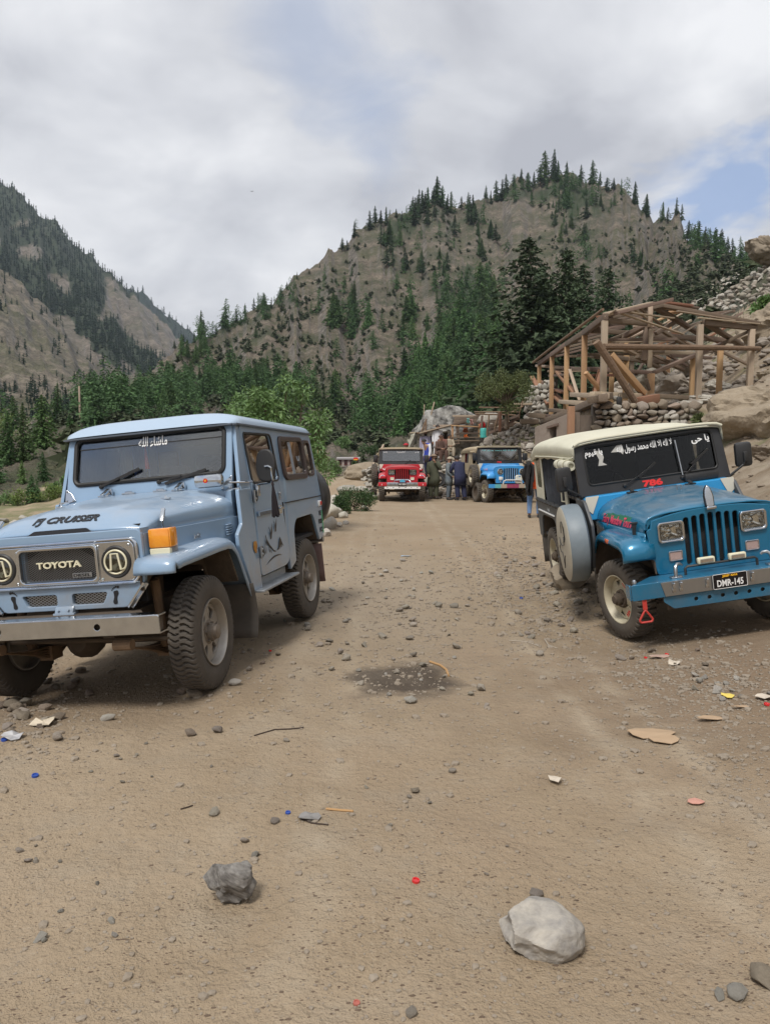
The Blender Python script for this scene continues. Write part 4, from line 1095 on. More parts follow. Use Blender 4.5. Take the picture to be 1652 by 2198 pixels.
 b = MB(); b.text('DIESEL', .03, lambda u, v, q: (-(u + .155), .4565 + q, .887 + v), .002, bold=.0006, width=.118, height=.019); b.build('lettering', M_decal, bd)
 for s in (-1, 1):
  hl = empty('headlight', parent=root, loc=(s * .405, .46, .957))
  fr = Matrix.Rotation(R(-90), 4, 'X')
  b = MB(); b.lathe([(.098, -.02), (.102, .006), (.094, .014), (.083, .012), (.081, -.01)], 40, fr); b.build('lamp_ring', M_black, hl)
  b = MB(); b.lathe([(.082, -.002), (.07, -.022), (.045, -.034), (0, -.038)], 32, fr)
  for (u, v, r_) in ((-.045, 0, .022), (.045, 0, .022), (0, -.045, .018), (0, .02, .018)):
   b.lathe([(r_, -.03), (r_ * .8, -.012), (r_ * .4, -.004), (0, -.002)], 14, Matrix.Translation((u, 0, v)) @ fr)
  b.build('reflector', pmat('olive_reflector', (.23, .22, .13), (.33, .32, .22), 30, .18, .6), hl)
  b = MB(); ring = circ(0, 0, .074, 40)
  b.tube([(u, .013, v) for u, v in ring], .0065, 6, closed=True)
  zz = [(-.055, -.048), (-.030, -.048), (-.022, .052), (.022, .052), (.038, -.048), (.060, -.042)]
  b.tube([(-u, .021, v) for u, v in zz], .0075, 6)
  b.build('halo_light', M_cream, hl)
  b = MB(); b.lathe([(.083, .006), (.06, .016), (.03, .021), (0, .022)], 32, fr); b.build('lens', M_lens, hl)
 # apron: chrome edge strips, footprint decals
 b = MB()
 for s in (-1, 1):
  b.cut()
  b.bar((s * .572, .435, .815), (s * .450, .435, .665), .012, .05, up=(0, 1, 0))
  b.bar((s * .572, .425, .815), (s * .450, .425, .665), .045, .012, up=(0, 1, 0))
 b.build('corner_strip', M_chrome, root)
 b = MB()
 for s, flip in ((-1, 1), (1, -1)):
  u0 = .365 * s; b.cut()
  b.plate([rpoly([(u0 - .014 * flip, .775), (u0 + .018 * flip, .77), (u0 + .012 * flip, .735), (u0 + .026 * flip, .70), (u0 + .016 * flip, .685), (u0 - .006 * flip, .69), (u0 - .004 * flip, .73), (u0 - .02 * flip, .755)], .012)], .002, 0, lambda u, v, q: (-u, .4400 + q, v))
  for k, (du, dv, r_) in enumerate(((-.018, .795, .0085), (-.003, .797, .0065), (.009, .792, .0052), (.018, .785, .0045), (.026, .777, .004))):
   b.plate([circ(u0 + du * flip, dv, r_, 12)], .002, 0, lambda u, v, q: (-u, .4400 + q, v))
 b.build('footprint_sticker', M_decal, root)
 # ---- bonnet
 def hood_pt(u, t, off=0.0):
  """u across -1..1 (car right +), t along 0 (cowl) .. 1 (leading edge)"""
  tt = min(t, 1.0)
  L_ = [(0, -.775, 1.345), (.25, -.48, 1.330), (.5, -.16, 1.310), (.72, .08, 1.290), (.80, .190, 1.277), (.86, .265, 1.258), (.91, .325, 1.230), (.95, .367, 1.202), (.98, .395, 1.176), (1.0, .406, 1.158)]
  y = np.interp(tt, [a[0] for a in L_], [a[1] for a in L_]); h = np.interp(tt, [a[0] for a in L_], [a[2] for a in L_])
  w = np.interp(tt, [0, .15, .5, 1], [.750, .728, .655, .578])
  au = abs(u)
  zb = min(1.095 + .02 * tt, h - .012)
  n_ = 3.6
  z = zb + (h - zb) * max(0.0, 1 - au ** n_) ** (1 / n_)
  crown = .016 * float(sstep(.72 - .25 * tt, .58 - .25 * tt, np.float64(au))) * (1 - .9 * max(0, (tt - .8) / .2))
  z += crown + off
  yy = y - .055 * au ** 3 * max(0, (tt - .6) / .4)
  return (w * (u if au < .97 else math.copysign(.97 + (au - .97) * .2, u)), yy + off * .6 * max(0, (tt - .8) * 5), z)
 us = [math.copysign(1 - (1 - abs(q)) ** 1.6, q) for q in np.linspace(-1, 1, 61)]
 ts = list(np.linspace(0, .85, 20)) + list(np.linspace(.87, 1, 14))
 b = MB(); b.grid([[hood_pt(u, t) for u in us] for t in ts], flip=False)
 hood = b.build('bonnet', paint, root, angle=60, thick=.012)
 b = MB()
 def hood_text(u, v, q):
  L_ = [(.80, 0), (.86, .077), (.91, .143), (.95, .193), (.98, .231)]
  t = np.interp(-v + .150, [a[1] for a in L_], [a[0] for a in L_])
  p = hood_pt(-u / .57, t, .004 + q); return p
 b.text('FJ CRUISER', .1, hood_text, .003, shear=.18, bold=.0035, width=.455, height=.088)
 b.build('lettering', M_decal, hood)
 b = MB(); b.plate([rpoly([(-.245, 1.146), (.245, 1.146), (.185, 1.182), (-.185, 1.182)], .012)], .01, 0, lambda u, v, q: (-u, .4180 + q + (1.150 - v) * .55, v)); b.build('bonnet_slot', M_gloss, hood)
 # side trays under the bonnet with louvres and script badge
 for s in (-1, 1):
  XS = lambda y: .575 + (.40 - y) / 1.12 * .165
  b = MB(); b.plate([[(-.76, .90), (-.4, .90), (0, .9), (.40, .90), (.40, 1.12), (0, 1.12), (-.4, 1.12), (-.76, 1.12)]], .02, .002, lambda u, v, q: (s * (XS(u) + q - .012), u, v)); pn = b.build('engine_side_panel', paint, root)
  b = MB()
  for k in range(5): b.cut(); b.box((s * XS(-.60) + s * .012, -.60, 1.000 + .018 * k), (.02, .105, .007), None, .003)
  b.build('louvre', paint, pn)
  b = MB(); b.text('Land Cruiser', .04, lambda u, v, q: (s * (XS(-.2) + .004 + q - (u * .11)), (-u if s < 0 else u) - .20, 1.035 + v), .004, shear=.35, bold=.001, width=.20, height=.032)
  b.build('lettering', M_steel, pn)
 # bonnet furniture
 b = MB()
 for s in (-1, 1):
  b.cut(); x, y, z = hood_pt(s * .42, .06)
  b.box((x, y + .02, z + .006), (.09, .05, .012), None, .003); b.bar((x, y + .06, z + .01), (x, y - .05, z + .055), .03, .022, bev=.004); b.box((x, y - .06, z + .03), (.05, .03, .06), None, .004)
  b.cut(); x, y, z = hood_pt(s * .18, .03); b.box((x, y, z + .006), (.11, .03, .012), None, .003); b.cyl((x - .03, y, z + .015), (x + .03, y, z + .015), .008, 8)
  b.cut(); x, y, z = hood_pt(s * .62, .42); b.box((x, y, z + .006), (.07, .03, .010), None, .003); b.lathe([(.012, 0), (.003, .022), (0, .022)], 8, Matrix.Translation((x, y, z + .008)))
  b.cut(); b.bar((s * .612, .22, 1.175), (s * .60, .15, 1.255), .028, .02, bev=.004); b.bar((s * .614, .22, 1.18), (s * .612, .21, 1.07), .014, .010); b.box((s * .606, .21, 1.075), (.02, .04, .02))
 b.build('bonnet_catch', M_chrome, hood)
 # ---- front wings
 path = [(.512, .868), (.512, .888), (.506, .915), (.488, .942), (.455, .958), (.38, .966), (.10, .975), (-.20, .985), (-.36, .985), (-.45, .972), (-.52, .935), (-.58, .880), (-.66, .745), (-.76, .575), (-.80, .505)]
 cs = [(.545, 0), (.66, 0.004), (.73, 0.002), (.765, -.006), (.788, -.022), (.798, -.045), (.800, -.075)]
 for s in (-1, 1):
  b = MB(); P = []
  for i, (y, z) in enumerate(path):
   a, c = Vector(path[max(i - 1, 0)]), Vector(path[min(i + 1, len(path) - 1)]); t = (c - a).normalized(); nrm = Vector((t.y, -t.x)) * (1 if True else -1)
   if nrm.y < 0 and i > 4: nrm = -nrm
   if i <= 4: nrm = Vector((abs(nrm.x), abs(nrm.y)))
   k = 1.0 if i > 3 else .35
   P.append([(s * x, y + nrm.x * d * k, z + nrm.y * d * k) for x, d in cs])
  b.grid(P, flip=(s < 0))
  wing = b.build('front_wing', paint, root, angle=50, thick=.012)
  b = MB(); b.plate([[(.46, .94), (-.52, .95), (-.60, .82), (-.74, .52), (-.66, .50), (-.45, .80), (.0, .86), (.3, .84), (.44, .76)]], .015, 0, lambda u, v, q: (s * (.548 + q), u, v))
  b.box((s * .66, -.50, .80), (.22, .02, .35), (R(-28), 0, 0))
  b.build('inner_wing', M_under, root)
  b = MB(); P = [[(s * x, -.70 - .06 * math.sin(2.4 * q) + .05 * q * q * (1 if True else 0), .60 - .42 * q) for x in np.linspace(.545, .84, 6)] for q in np.linspace(0, 1, 8)]
  b.grid(P); b.build('mud_flap', M_flap, root, thick=.01)
  # amber corner lamp
  lm = empty('corner_lamp', parent=root, loc=(s * .662, .30, .990)); lm.scale = (1.12, 1.12, 1.18)
  b = MB(); b.box((0, 0, .04), (.118, .10, .165), (0, 0, 0), .012); b.build('lamp_base', paint, lm)
  b = MB(); b.box((0, .055, .075), (.128, .035, .105), None, .012); b.box((s * .055, .02, .075), (.03, .09, .105), None, .01); b.build('amber_lens', M_amber, lm)
  b = MB(); b.plate([rpoly([(-.062, .021), (.062, .021), (.062, -.01), (.02, -.062), (-.058, -.062)], .008)], .03, .004, lambda u, v, q: (u * s, .056 + q, v)); b.build('clear_lens', M_cream, lm)
 # ---- body sides
 def sx(z): return .785 - .105 * max(0.0, z - 1.16)
 for s in (-1, 1):
  side = lambda u, v, q: (s * (sx(v) + q), u, v)
  b = MB(); b.plate([rpoly([(-.735, 1.325), (-1.0, 1.325), (-1.0, .515), (-.815, .515), (-.60, .905), (-.60, .99), (-.70, 1.06)], .012)], .03, .004, side); b.plate([[(-.79, 1.31), (-1.004, 1.31), (-1.004, 1.845), (-.945, 1.845)]], .03, .003, lambda u, v, q: side(u, v, q - .004)); b.plate([[(-.72, 1.14), (-.80, 1.14), (-.80, 1.335), (-.72, 1.32)]], .05, .004, lambda u, v, q: (s * (.70 + q), u, v)); cowl = b.build('cowl_side', paint, root)
  door = empty('door', parent=root)
  b = MB()
  dout = rpoly([(-1.008, 1.835), (-1.76, 1.835), (-1.76, .64), (-1.64, .605), (-1.008, .605)], [.03, .05, .16, .05, .05])
  win = rpoly([(-1.055, 1.765), (-1.70, 1.765), (-1.715, 1.365), (-1.055, 1.365)], [.03, .05, .06, .05])
  b.plate([dout, win], .034, .006, side)
  b.build('door_panel', paint, door)
  b = MB(); wv = rpoly([(-1.05, 1.77), (-1.705, 1.77), (-1.72, 1.36), (-1.05, 1.36)], [.03, .05, .06, .05])
  b.tube([side(u, v, .017) for u, v in wv], .009, 6, closed=True); b.build('window_seal', M_rubber, door)
  b = MB(); b.plate([wv], .004, 0, side); b.build('window_pane', M_tint, door)
  b = MB(); b.plate([rpoly([(-1.06, 1.125), (-1.62, 1.125), (-1.62, 1.085), (-1.06, 1.085)], .006)], .006, .002, lambda u, v, q: side(u, v, q + .018)); b.build('trim_strip', paint, door)
  b = MB()
  for k in range(3): b.cut(); b.plate([[(-1.09, 1.115 - .010 * k), (-1.50, 1.115 - .010 * k), (-1.50, 1.110 - .010 * k), (-1.09, 1.110 - .010 * k)]], .002, 0, lambda u, v, q: side(u, v, q + .0225))
  b.build('pinstripe', M_decal, door)
  b = MB(); b.plate([rrect(-1.60, 1.105, .10, .075, .015)], .012, .004, lambda u, v, q: side(u, v, q + .019)); b.box((s * (sx(1.1) + .035), -1.60, 1.118), (.02, .09, .022), None, .006); b.build('door_handle', M_chrome, door)
  b = MB(); b.lathe([(.013, 0), (.013, .008), (0, .009)], 12, Matrix.Translation((s * (sx(1.25) + .018), -1.66, 1.245)) @ Matrix.Rotation(R(90 * s), 4, 'Y')); b.plate([rrect(-1.66, 1.225, .022, .07, .011)], .006, .002, lambda u, v, q: side(u, v, q + .018)); b.build('door_lock', M_steel, door)
  b = MB()
  for zz in (1.255, .800):
   b.cut(); b.plate([circ(-1.065, zz, .045, 20)], .004, .001, lambda u, v, q: side(u, v, q + .017))
  b.build('hinge_recess', M_black, door)
  b = MB()
  for zz in (1.255, .800):
   b.cut(); b.box((s * (sx(zz) + .02), -1.02, zz), (.02, .025, .09), None, .004); b.cyl((s * (sx(zz) + .032), -1.005, zz - .05), (s * (sx(zz) + .032), -1.005, zz + .05), .008, 8)
   for dz in (-.02, .02): b.lathe([(.011, 0), (.008, .006), (0, .007)], 8, Matrix.Translation((s * (sx(zz) + .021), -1.062, zz + dz)) @ Matrix.Rotation(R(90 * s), 4, 'Y'))
  b.build('door_hinge', M_steel, door)
  # decals: peaks, arc, two birds
  b = MB(); dec = lambda u, v, q: side(-u, v, q + .0185)
  def poly(*p): b.plate([list(p)], .0016, 0, dec)
  D0 = 1.30; Zb = .74
  def pk(x0, sc, pts): poly(*[(1.11 + a * 1.18, Zb + c * .90) for a, c in pts])
  pk(1.15, 1, [(0, .03), (.055, .20), (.058, .20), (.006, .03)]); pk(1.15, 1, [(.055, .205), (.075, .16), (.10, .13), (.125, .10), (.16, .075), (.20, .04), (.26, .02), (.20, .025), (.17, .05), (.13, .075), (.10, .10), (.085, .115), (.068, .155)])
  pk(1.15, 1, [(.060, .16), (.075, .13), (.066, .10), (.062, .12)]); pk(1.15, 1, [(.10, .085), (.105, .05), (.11, .03), (.113, .055)]); pk(1.15, 1, [(.13, .06), (.14, .03), (.15, .02), (.142, .045)]); pk(1.15, 1, [(.03, .05), (.05, .09), (.035, .03)])
  pk(1.15, 1, [(.30, .05), (.325, .09), (.355, .145), (.385, .095), (.42, .045), (.378, .075), (.375, .04), (.36, .08), (.345, .035), (.34, .07), (.315, .03), (.27, .03)])
  arc = [(1.14 + .40 * t, .655 + .075 * math.sin(math.pi * t * .62 + .35)) for t in np.linspace(0, 1, 14)]
  b.plate([arc + [(p[0], p[1] - .012 * math.sin(math.pi * k / 13) - .001) for k, p in reversed(list(enumerate(arc)))]], .0016, 0, dec)
  for (cx, cz, sc) in ((1.31, .935, 1.1), (1.44, .980, 1.0)):
   poly(*[(cx + a * sc, cz + c * sc) for a, c in [(-.045, .045), (-.02, .015), (-.012, -.03), (-.02, -.055), (.005, -.05), (.012, -.03), (.03, -.005), (.045, .06), (.03, .035), (.012, .01), (.0, -.012), (-.02, .02)]])
  b.build('mountain_and_bird_sticker', M_decal, door)
  # rear quarter with wheel arch and windows
  b = MB()
  q_out = rpoly([(-1.768, 1.835), (-2.965, 1.80), (-2.975, 1.16), (-2.955, .735), (-2.78, .70), (-2.62, .99), (-2.05, .985), (-1.96, .90), (-1.945, .60), (-1.768, .545)], [.02, .06, .02, .05, .03, .08, .08, .08, .03, .02])
  w1 = rrect(-2.25, 1.555, .66, .34, .05); w2 = rrect(-2.755, 1.55, .20, .33, .05)
  b.plate([q_out, w1, w2], .03, .005, side); qp = b.build('rear_quarter', paint, root)
  b = MB(); b.plate([rrect(-2.25, 1.555, .73, .41, .07), rrect(-2.25, 1.56, .63, .31, .04)], .03, .008, lambda u, v, q: side(u, v, q + .02)); b.cut(); b.plate([rrect(-2.755, 1.55, .235, .37, .06), rrect(-2.755, 1.55, .185, .31, .04)], .02, .006, lambda u, v, q: side(u, v, q + .018))
  b.build('window_frame', pmat('brown_black_frame', (.035, .025, .024), (.075, .05, .045), 6, .45), qp)
  b = MB(); b.plate([rrect(-2.25, 1.555, .65, .33, .04)], .004, 0, lambda u, v, q: side(u, v, q + .012)); b.cut(); b.plate([rrect(-2.755, 1.55, .19, .32, .04)], .004, 0, lambda u, v, q: side(u, v, q + .01)); b.build('window_pane', M_brown, qp)
  b = MB(); b.bar(side(-2.22, 1.40, .02), side(-2.22, 1.71, .02), .012, .014); b.box(side(-2.43, 1.55, .022), (.01, .02, .05)); b.build('window_slider', M_steel, qp)
  b = MB(); b.bar(side(-1.78, 1.150, .0125), side(-2.968, 1.150, .0125), .010, .010); b.build('body_seam', M_rubber, qp)
  b = MB(); b.box(side(-2.87, 1.075, .022), (.02, .10, .06), None, .012); b.build('side_lamp', M_white, qp)
  b = MB(); b.box(side(-2.885, 1.075, .032), (.016, .055, .04), None, .01); b.build('red_lens', M_red, qp)
  b = MB()
  for k, wd in enumerate(('THE', 'NORTH', 'FACE')):
   b.text(wd, .05, lambda u, v, q: side((-u if s < 0 else u) * 1.0 - 2.865, .975 - .085 * k + v, q + .0165), .002, bold=.0008, width=.028 * len(wd), height=.05)
  b.build('lettering', M_decal, qp)
  b = MB(); b.plate([[(-2.925, 1.00), (-2.955, 1.00), (-2.955, .76), (-2.925, .76)]], .002, 0, lambda u, v, q: side(u, v, q + .0165)); b.build('green_tape', pmat('green_tape', (.05, .42, .20), None, rough=.5), qp)
  # arch inside, step, seal lines
  b = MB(); P = [[(s * x, y, z) for x in (.50, .775)] for (y, z) in ((-1.95, .60), (-1.965, .90), (-2.06, .975), (-2.61, .98), (-2.77, .71), (-2.95, .72))]
  b.grid(P); b.plate([[(-1.9, .55), (-2.95, .7), (-2.95, 1.15), (-1.9, 1.15)]], .01, 0, lambda u, v, q: (s * .5, u, v)); b.build('wheel_arch', M_under, root)
  b = MB(); b.plate([rrect(0, 0, .17, .94, .02)], .018, .004, lambda u, v, q: (s * (.79 + u), -1.31 + v, .510 + q)); b.box((s * .73, -1.31, .545), (.03, .9, .07)); b.build('side_step', pmat('step_plate', (.42, .45, .48), (.34, .36, .38), 14, .45, .6, bump=.003, bscale=60), root)
  b = MB(); b.bar((s * .772, -1.0035, .61), (s * .772, -1.0035, 1.16), .008, .03, up=(1, 0, 0)); b.cut(); b.bar((s * .770, -1.764, .66), (s * .770, -1.764, 1.16), .008, .03, up=(1, 0, 0)); b.build('door_gap', M_rubber, root)
  b = MB(); b.plate([rpoly([(-.90, .90), (-.955, .90), (-.965, .86), (-.93, .80), (-.89, .83), (-.885, .86)], .01)], .004, .001, lambda u, v, q: side(u, v, q + .017)); b.build('gilt_badge', pmat('gilt', (.75, .42, .06), (.35, .10, .03), 60, .35, .5, contrast=.5), cowl)
  # rear mud flap
  b = MB(); b.grid([[(s * x, -2.83 - .02 * q, .66 - .40 * q) for x in (.56, .80)] for q in np.linspace(0, 1, 4)]); b.build('rear_mud_flap', pmat('red_brown_flap', (.10, .06, .055), (.20, .13, .12), 6, .8), root, thick=.01)
  b = MB(); b.cyl((s * .58, -2.92, .70), (s * .80, -2.92, .70), .035, 12); b.build('bumperette', M_steel, root)
 # ---- windscreen frame
 b = MB(); b.box((0, -.79, 1.29), (1.42, .10, .06), None, .01); b.box((0, -.77, 1.15), (1.40, .02, .3)); b.build('cowl_top', paint, root)
 def ws(u, v, q):       # v height
  return (-u, -.795 - (v - 1.31) * .285 + q, v)
 b = MB()
 hole = rrect(0, 1.646, 1.285, .365, .055, 6)
 b.plate([rpoly([(-.715, 1.305), (.715, 1.305), (.705, 1.865), (-.705, 1.865)], .02), hole], .045, .008, ws)
 fr = b.build('windscreen_frame', paint, root)
 b = MB(); b.tube([ws(u, v, .024) for u, v in hole], .019, 8, closed=True); b.build('windscreen_seal', M_rubber, fr)
 b = MB(); b.plate([hole], .005, 0, lambda u, v, q: ws(u, v, q + .008)); b.build('windscreen_pane', M_glass, fr)
 b = MB(); b.plate([[(-.62, 1.745), (.62, 1.745), (.62, 1.752), (-.62, 1.752)]], .001, 0, lambda u, v, q: ws(u, v, q + .013)); b.build('sun_strip_edge', M_rubber, fr)
 b = MB(); b.text('\uFE8D\uFEDF\uFEE0\uFEEA \uFE80\uFE8E\uFEB7\uFE8E\uFEE3'.replace('\uFE8D\uFEDF\uFEE0\uFEEA', '\uFEEA\uFEE0\uFEDF\uFE8D'), .08, lambda u, v, q: ws(u + .03, 1.765 + v, q + .013), .001, bold=.0015, width=.25, height=.085)
 b.build('lettering', M_white, fr)
 b = MB()
 for s in (-1, 1):
  b.cut(); b.plate([rpoly([(.715 * s, 1.36), (.715 * s, 1.44), (.66 * s, 1.40), (.62 * s, 1.34), (.715 * s, 1.325)], .008)], .008, .002, lambda u, v, q: ws(u, v, q + .028))
  for (u, v) in ((.70, 1.42), (.64, 1.345), (.70, 1.345)): b.lathe([(.009, 0), (.007, .006), (0, .007)], 8, Matrix.Translation(ws(s * u, v, .034)) @ Matrix.Rotation(R(-90), 4, 'X'))
  b.cut(); b.box((s * .745, -.79, 1.33), (.06, .03, .016), None, .003)
 b.build('frame_bracket', M_chrome, fr)
 b = MB()
 for (u0, v0, u1, v1) in ((-.40, 1.435, -.07, 1.555), (.10, 1.435, .50, 1.50)):
  b.cut(); b.bar(ws(u0, v0, .045), ws((u0 + u1) / 2, (v0 + v1) / 2, .055), .013, .016); b.bar(ws((u0 + u1) / 2 - .14 * (1 if True else 0), (v0 + v1) / 2 - .05, .042), ws(u1, v1, .038), .016, .022)
  b.lathe([(.020, 0), (.016, .02), (0, .026)], 10, Matrix.Translation(ws(u0, v0, .022)) @ Matrix.Rotation(R(-90), 4, 'X'))
 b.build('wiper', M_black, fr)
 # ---- roof
 b = MB(); P = []
 for t in np.linspace(0, 1, 34):
  y = -.875 - 2.135 * t; ed = min(t, 1 - t) * 2.135
  w = .752 - .05 * (1 - min(1, ed / .10)) ** 2 - .0 * t
  h = .105 * (1 - (1 - min(1, ed / .16)) ** 2.2) * (1 - .10 * t) + .012
  zb = 1.842 - .040 * t
  row = []
  for u in np.linspace(-1, 1, 41):
   uu = math.copysign(1 - (1 - abs(u)) ** 1.7, u)
   row.append((w * uu, y, zb + h * max(0, 1 - abs(uu) ** 4.5) ** (1 / 2.6)))
  P.append(row)
 b.grid(P, flip=True)
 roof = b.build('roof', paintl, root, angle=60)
 b = MB()
 for s in (-1, 1): b.cut(); b.bar((s * .735, -.90, 1.838), (s * .735, -2.99, 1.800), .04, .012)
 b.cut(); b.bar((-.72, -.885, 1.838), (.72, -.885, 1.838), .012, .03, up=(0, 1, 0))
 b.cut(); b.plate([[(-.73, -.9), (.73, -.9), (.73, -2.98), (-.73, -2.98)]], .006, 0, lambda u, v, q: (u, v, 1.832 - .018 * (-v - .9) + q))
 b.build('roof_gutter', pmat('gutter', (.10, .12, .15), None, rough=.5), roof)
 # ---- rear wall and covered spare
 b = MB(); b.plate([rpoly([(-.77, .74), (.77, .74), (.775, 1.16), (.715, 1.80), (-.715, 1.80), (-.775, 1.16)], .03), rrect(0, 1.5, 1.1, .36, .05)], .03, .004, lambda u, v, q: (u, -2.965 + q, v)); b.build('rear_wall', paint, root)
 b = MB(); b.plate([rrect(0, 1.5, 1.1, .36, .05)], .004, 0, lambda u, v, q: (u, -2.965 + q, v)); b.build('rear_pane', M_tint, root)
 b = MB(); b.lathe([(0, .0), (.30, .0), (.37, -.02), (.392, -.06), (.395, -.16), (.385, -.215), (.34, -.24), (.15, -.245), (0, -.245)], 40, Matrix.Translation((-.46, -2.985, 1.13)) @ Matrix.Rotation(R(-90), 4, 'X'))
 b.build('spare_wheel_cover', pmat('black_cover', (.022, .022, .024), (.045, .044, .044), 5, .42, bump=.012, bscale=7), root)
 b = MB(); b.box((0, -3.02, .60), (1.4, .09, .12), None, .01); b.build('rear_crossmember', M_under, root)
 # ---- cabin
 b = MB(); b.box((0, -1.9, .78), (1.5, 2.1, .03)); b.box((0, -1.0, 1.25), (1.36, .28, .14), None, .03); b.box((0, -.88, 1.0), (1.3, .04, .5))
 b.build('dashboard', M_dark, root)
 for s in (-1, 1):
  b = MB(); b.box((s * .36, -1.55, 1.02), (.50, .48, .14), None, .05); b.box((s * .36, -1.82, 1.30), (.48, .13, .55), (R(10), 0, 0), .05); b.box((s * .36, -1.88, 1.63), (.26, .09, .17), None, .04); b.build('front_seat', M_seat, root)
 b = MB(); b.box((0, -2.75, 1.15), (1.2, .2, .5), None, .05); b.build('rear_bench', M_seat, root)
 b = MB(); c0 = Vector((-.36, -1.22, 1.36)); Mw = Matrix.Translation(c0) @ Matrix.Rotation(R(-62), 4, 'X')
 b.tube([Mw @ Vector((.19 * math.cos(a), .19 * math.sin(a), 0)) for a in np.linspace(0, 2 * math.pi, 28)[:-1]], .012, 6, closed=True)
 for a in (0, 2.1, 4.2): b.bar(Mw @ Vector((0, 0, 0)), Mw @ Vector((.19 * math.cos(a), .19 * math.sin(a), 0)), .02, .01)
 b.cyl(c0, (-.36, -1.0, 1.22), .025, 8); b.build('steering_wheel', M_black, root)
 b = MB()
 for x in (.40, .54): b.cut(); P = [[(x + .02 * math.sin(k * 1.9 + x * 9), -1.6 - .016 * k, z) for z in (1.30, 1.78)] for k in range(14)]; b.grid(P)
 b.build('cabin_curtain', pmat('blue_curtain', (.05, .13, .55), (.08, .2, .65), 8, .8), root, thick=.004)
 b = MB(); b.tube([(.10, -1.02, 1.76), (.10, -1.02, 1.66), (.10, -1.02, 1.55)], [.004, .012, .02], 8); b.build('red_tassel', M_red, root)
 # ---- mirrors (car's left side, towards the road, carries the big one)
 for s in (-1,):
  mr = empty('door_mirror', parent=root)
  b = MB(); b.plate([rpoly([(-.095, -.115), (.06, -.135), (.10, .02), (.06, .135), (-.06, .135), (-.105, .04)], .07)], .035, .014, lambda u, v, q: (s * (.935 + u * .92) , -.985 + q + u * .25 * s * -1, 1.485 + v), res=3)
  b.build('mirror_shell', M_black, mr)
  b = MB(); b.tube([(s * .80, -1.07, 1.335), (s * .83, -1.05, 1.345), (s * .965, -.97, 1.350), (s * .985, -.955, 1.37), (s * .985, -.95, 1.47), (s * .96, -.955, 1.485), (s * .93, -.96, 1.485)], .009, 8); b.box((s * .805, -1.075, 1.30), (.04, .05, .10), None, .006); b.build('mirror_arm', M_chrome, mr)
  b = MB(); pts = []
  for k in range(26):
   a = k * 2.4; r_ = .030 * (k / 26) ** .5
   b.tube([(s * .985, -.95, 1.345), (s * .985 + r_ * .55 * math.cos(a), -.95 + r_ * .55 * math.sin(a), 1.24), (s * .985 + r_ * math.cos(a), -.95 + r_ * math.sin(a), 1.085 - .01 * math.sin(k * 3))], .005, 4)
  b.tube([(s * .985, -.95, 1.37), (s * .985, -.95, 1.33)], [.006, .013], 8)
  b.build('black_tassel', pmat('black_yarn', (.018, .014, .018), None, rough=.9), mr)
  wm = empty('wing_mirror', parent=root)
  b = MB(); b.box((s * .575, -.68, 1.410), (.235, .07, .105), None, .03); b.build('mirror_shell', M_chrome, wm)
  b = MB(); b.lathe([(.018, 0), (.018, .003), (0, .003)], 18, Matrix.Translation((s * .56, -.645, 1.412)) @ Matrix.Rotation(R(-90), 4, 'X')); b.build('round_sticker', M_red, wm)
  b = MB(); b.text('V', .028, lambda u, v, q: (-u + s * .56, -.641 + q, 1.412 + v), .001, bold=.001, height=.018); b.build('lettering', M_yellow, wm)
  b = MB(); b.tube([(s * .715, -.72, 1.385), (s * .80, -.83, 1.375), (s * .80, -.99, 1.375)], .009, 8); b.build('mirror_arm', M_chrome, wm)
 # ---- wheels
 for s in (-1, 1):
  for y in (0, -2.285):
   wheel(root, (s * .715, y, .388), s, TY_CR, rim_alloy, steer=R(2) if y == 0 else 0, spin=random.random() * 6)
 return root
cruiser = build_cruiser()
# ================================================================== SOFT-TOP JEEPS
TY_MUD = make_tyre(0.362, 0.19, 0.212, 40, 'block', seg=10); TY_MUD.materials.append(M_tyre2)
TY_FAR = make_tyre(0.362, 0.19, 0.212, 30, 'block', seg=8); TY_FAR.materials.append(M_tyre2)
M_creamrim = pmat('cream_rim_paint', (0.58, 0.54, 0.40), (0.36, 0.31, 0.22), 6, 0.5, contrast=0.25)
_sr = {}
def rim_steel(w):
 if 'm' not in _sr:
  b = MB()
  b.lathe([(.155, .0), (.185, -.005), (.198, .02), (.205, .07), (.216, .088), (.224, .088), (.224, .076), (.208, .05), (.205, -.085), (.19, -.085)], 44, AX)
  outl = [circ(0, 0, .190, 48), circ(0, 0, .05, 20)]
  for k in range(5):
   a = R(72 * k + 20)
   pts = [(rad * math.cos(a + R(da)), rad * math.sin(a + R(da))) for (rad, da) in ((.172, -14), (.172, 14), (.115, 3), (.115, -3))]
   outl.append(rpoly(pts, .008))
  b.plate(outl, .018, .004, lambda u, v, q: (.015 + q + .03 * max(0, 1 - math.hypot(u, v) / .16), u, v))
  b.lathe([(.20, -.03), (.07, -.05), (0, -.05)], 28, AX)
  h = MB(); h.lathe([(.085, .035), (.08, .055), (.058, .06), (.055, .095), (.04, .105), (.036, .12), (0, .122)], 20, AX)
  for k in range(5):
   a = R(72 * k); h.cyl((.045, .07 * math.cos(a), .07 * math.sin(a)), (.074, .07 * math.cos(a), .07 * math.sin(a)), .010, 6)
  o1 = b.build('rim', M_creamrim, w, angle=35)
  o2 = h.build('hub', M_under, w, angle=35)
  _sr['m'] = (o1.data, o2.data)
  return [o1, o2]
 res = []
 for n_, d in zip(('rim', 'hub'), _sr['m']):
  o = bpy.data.objects.new(n_, d); link(o, w); res.append(o)
 return res
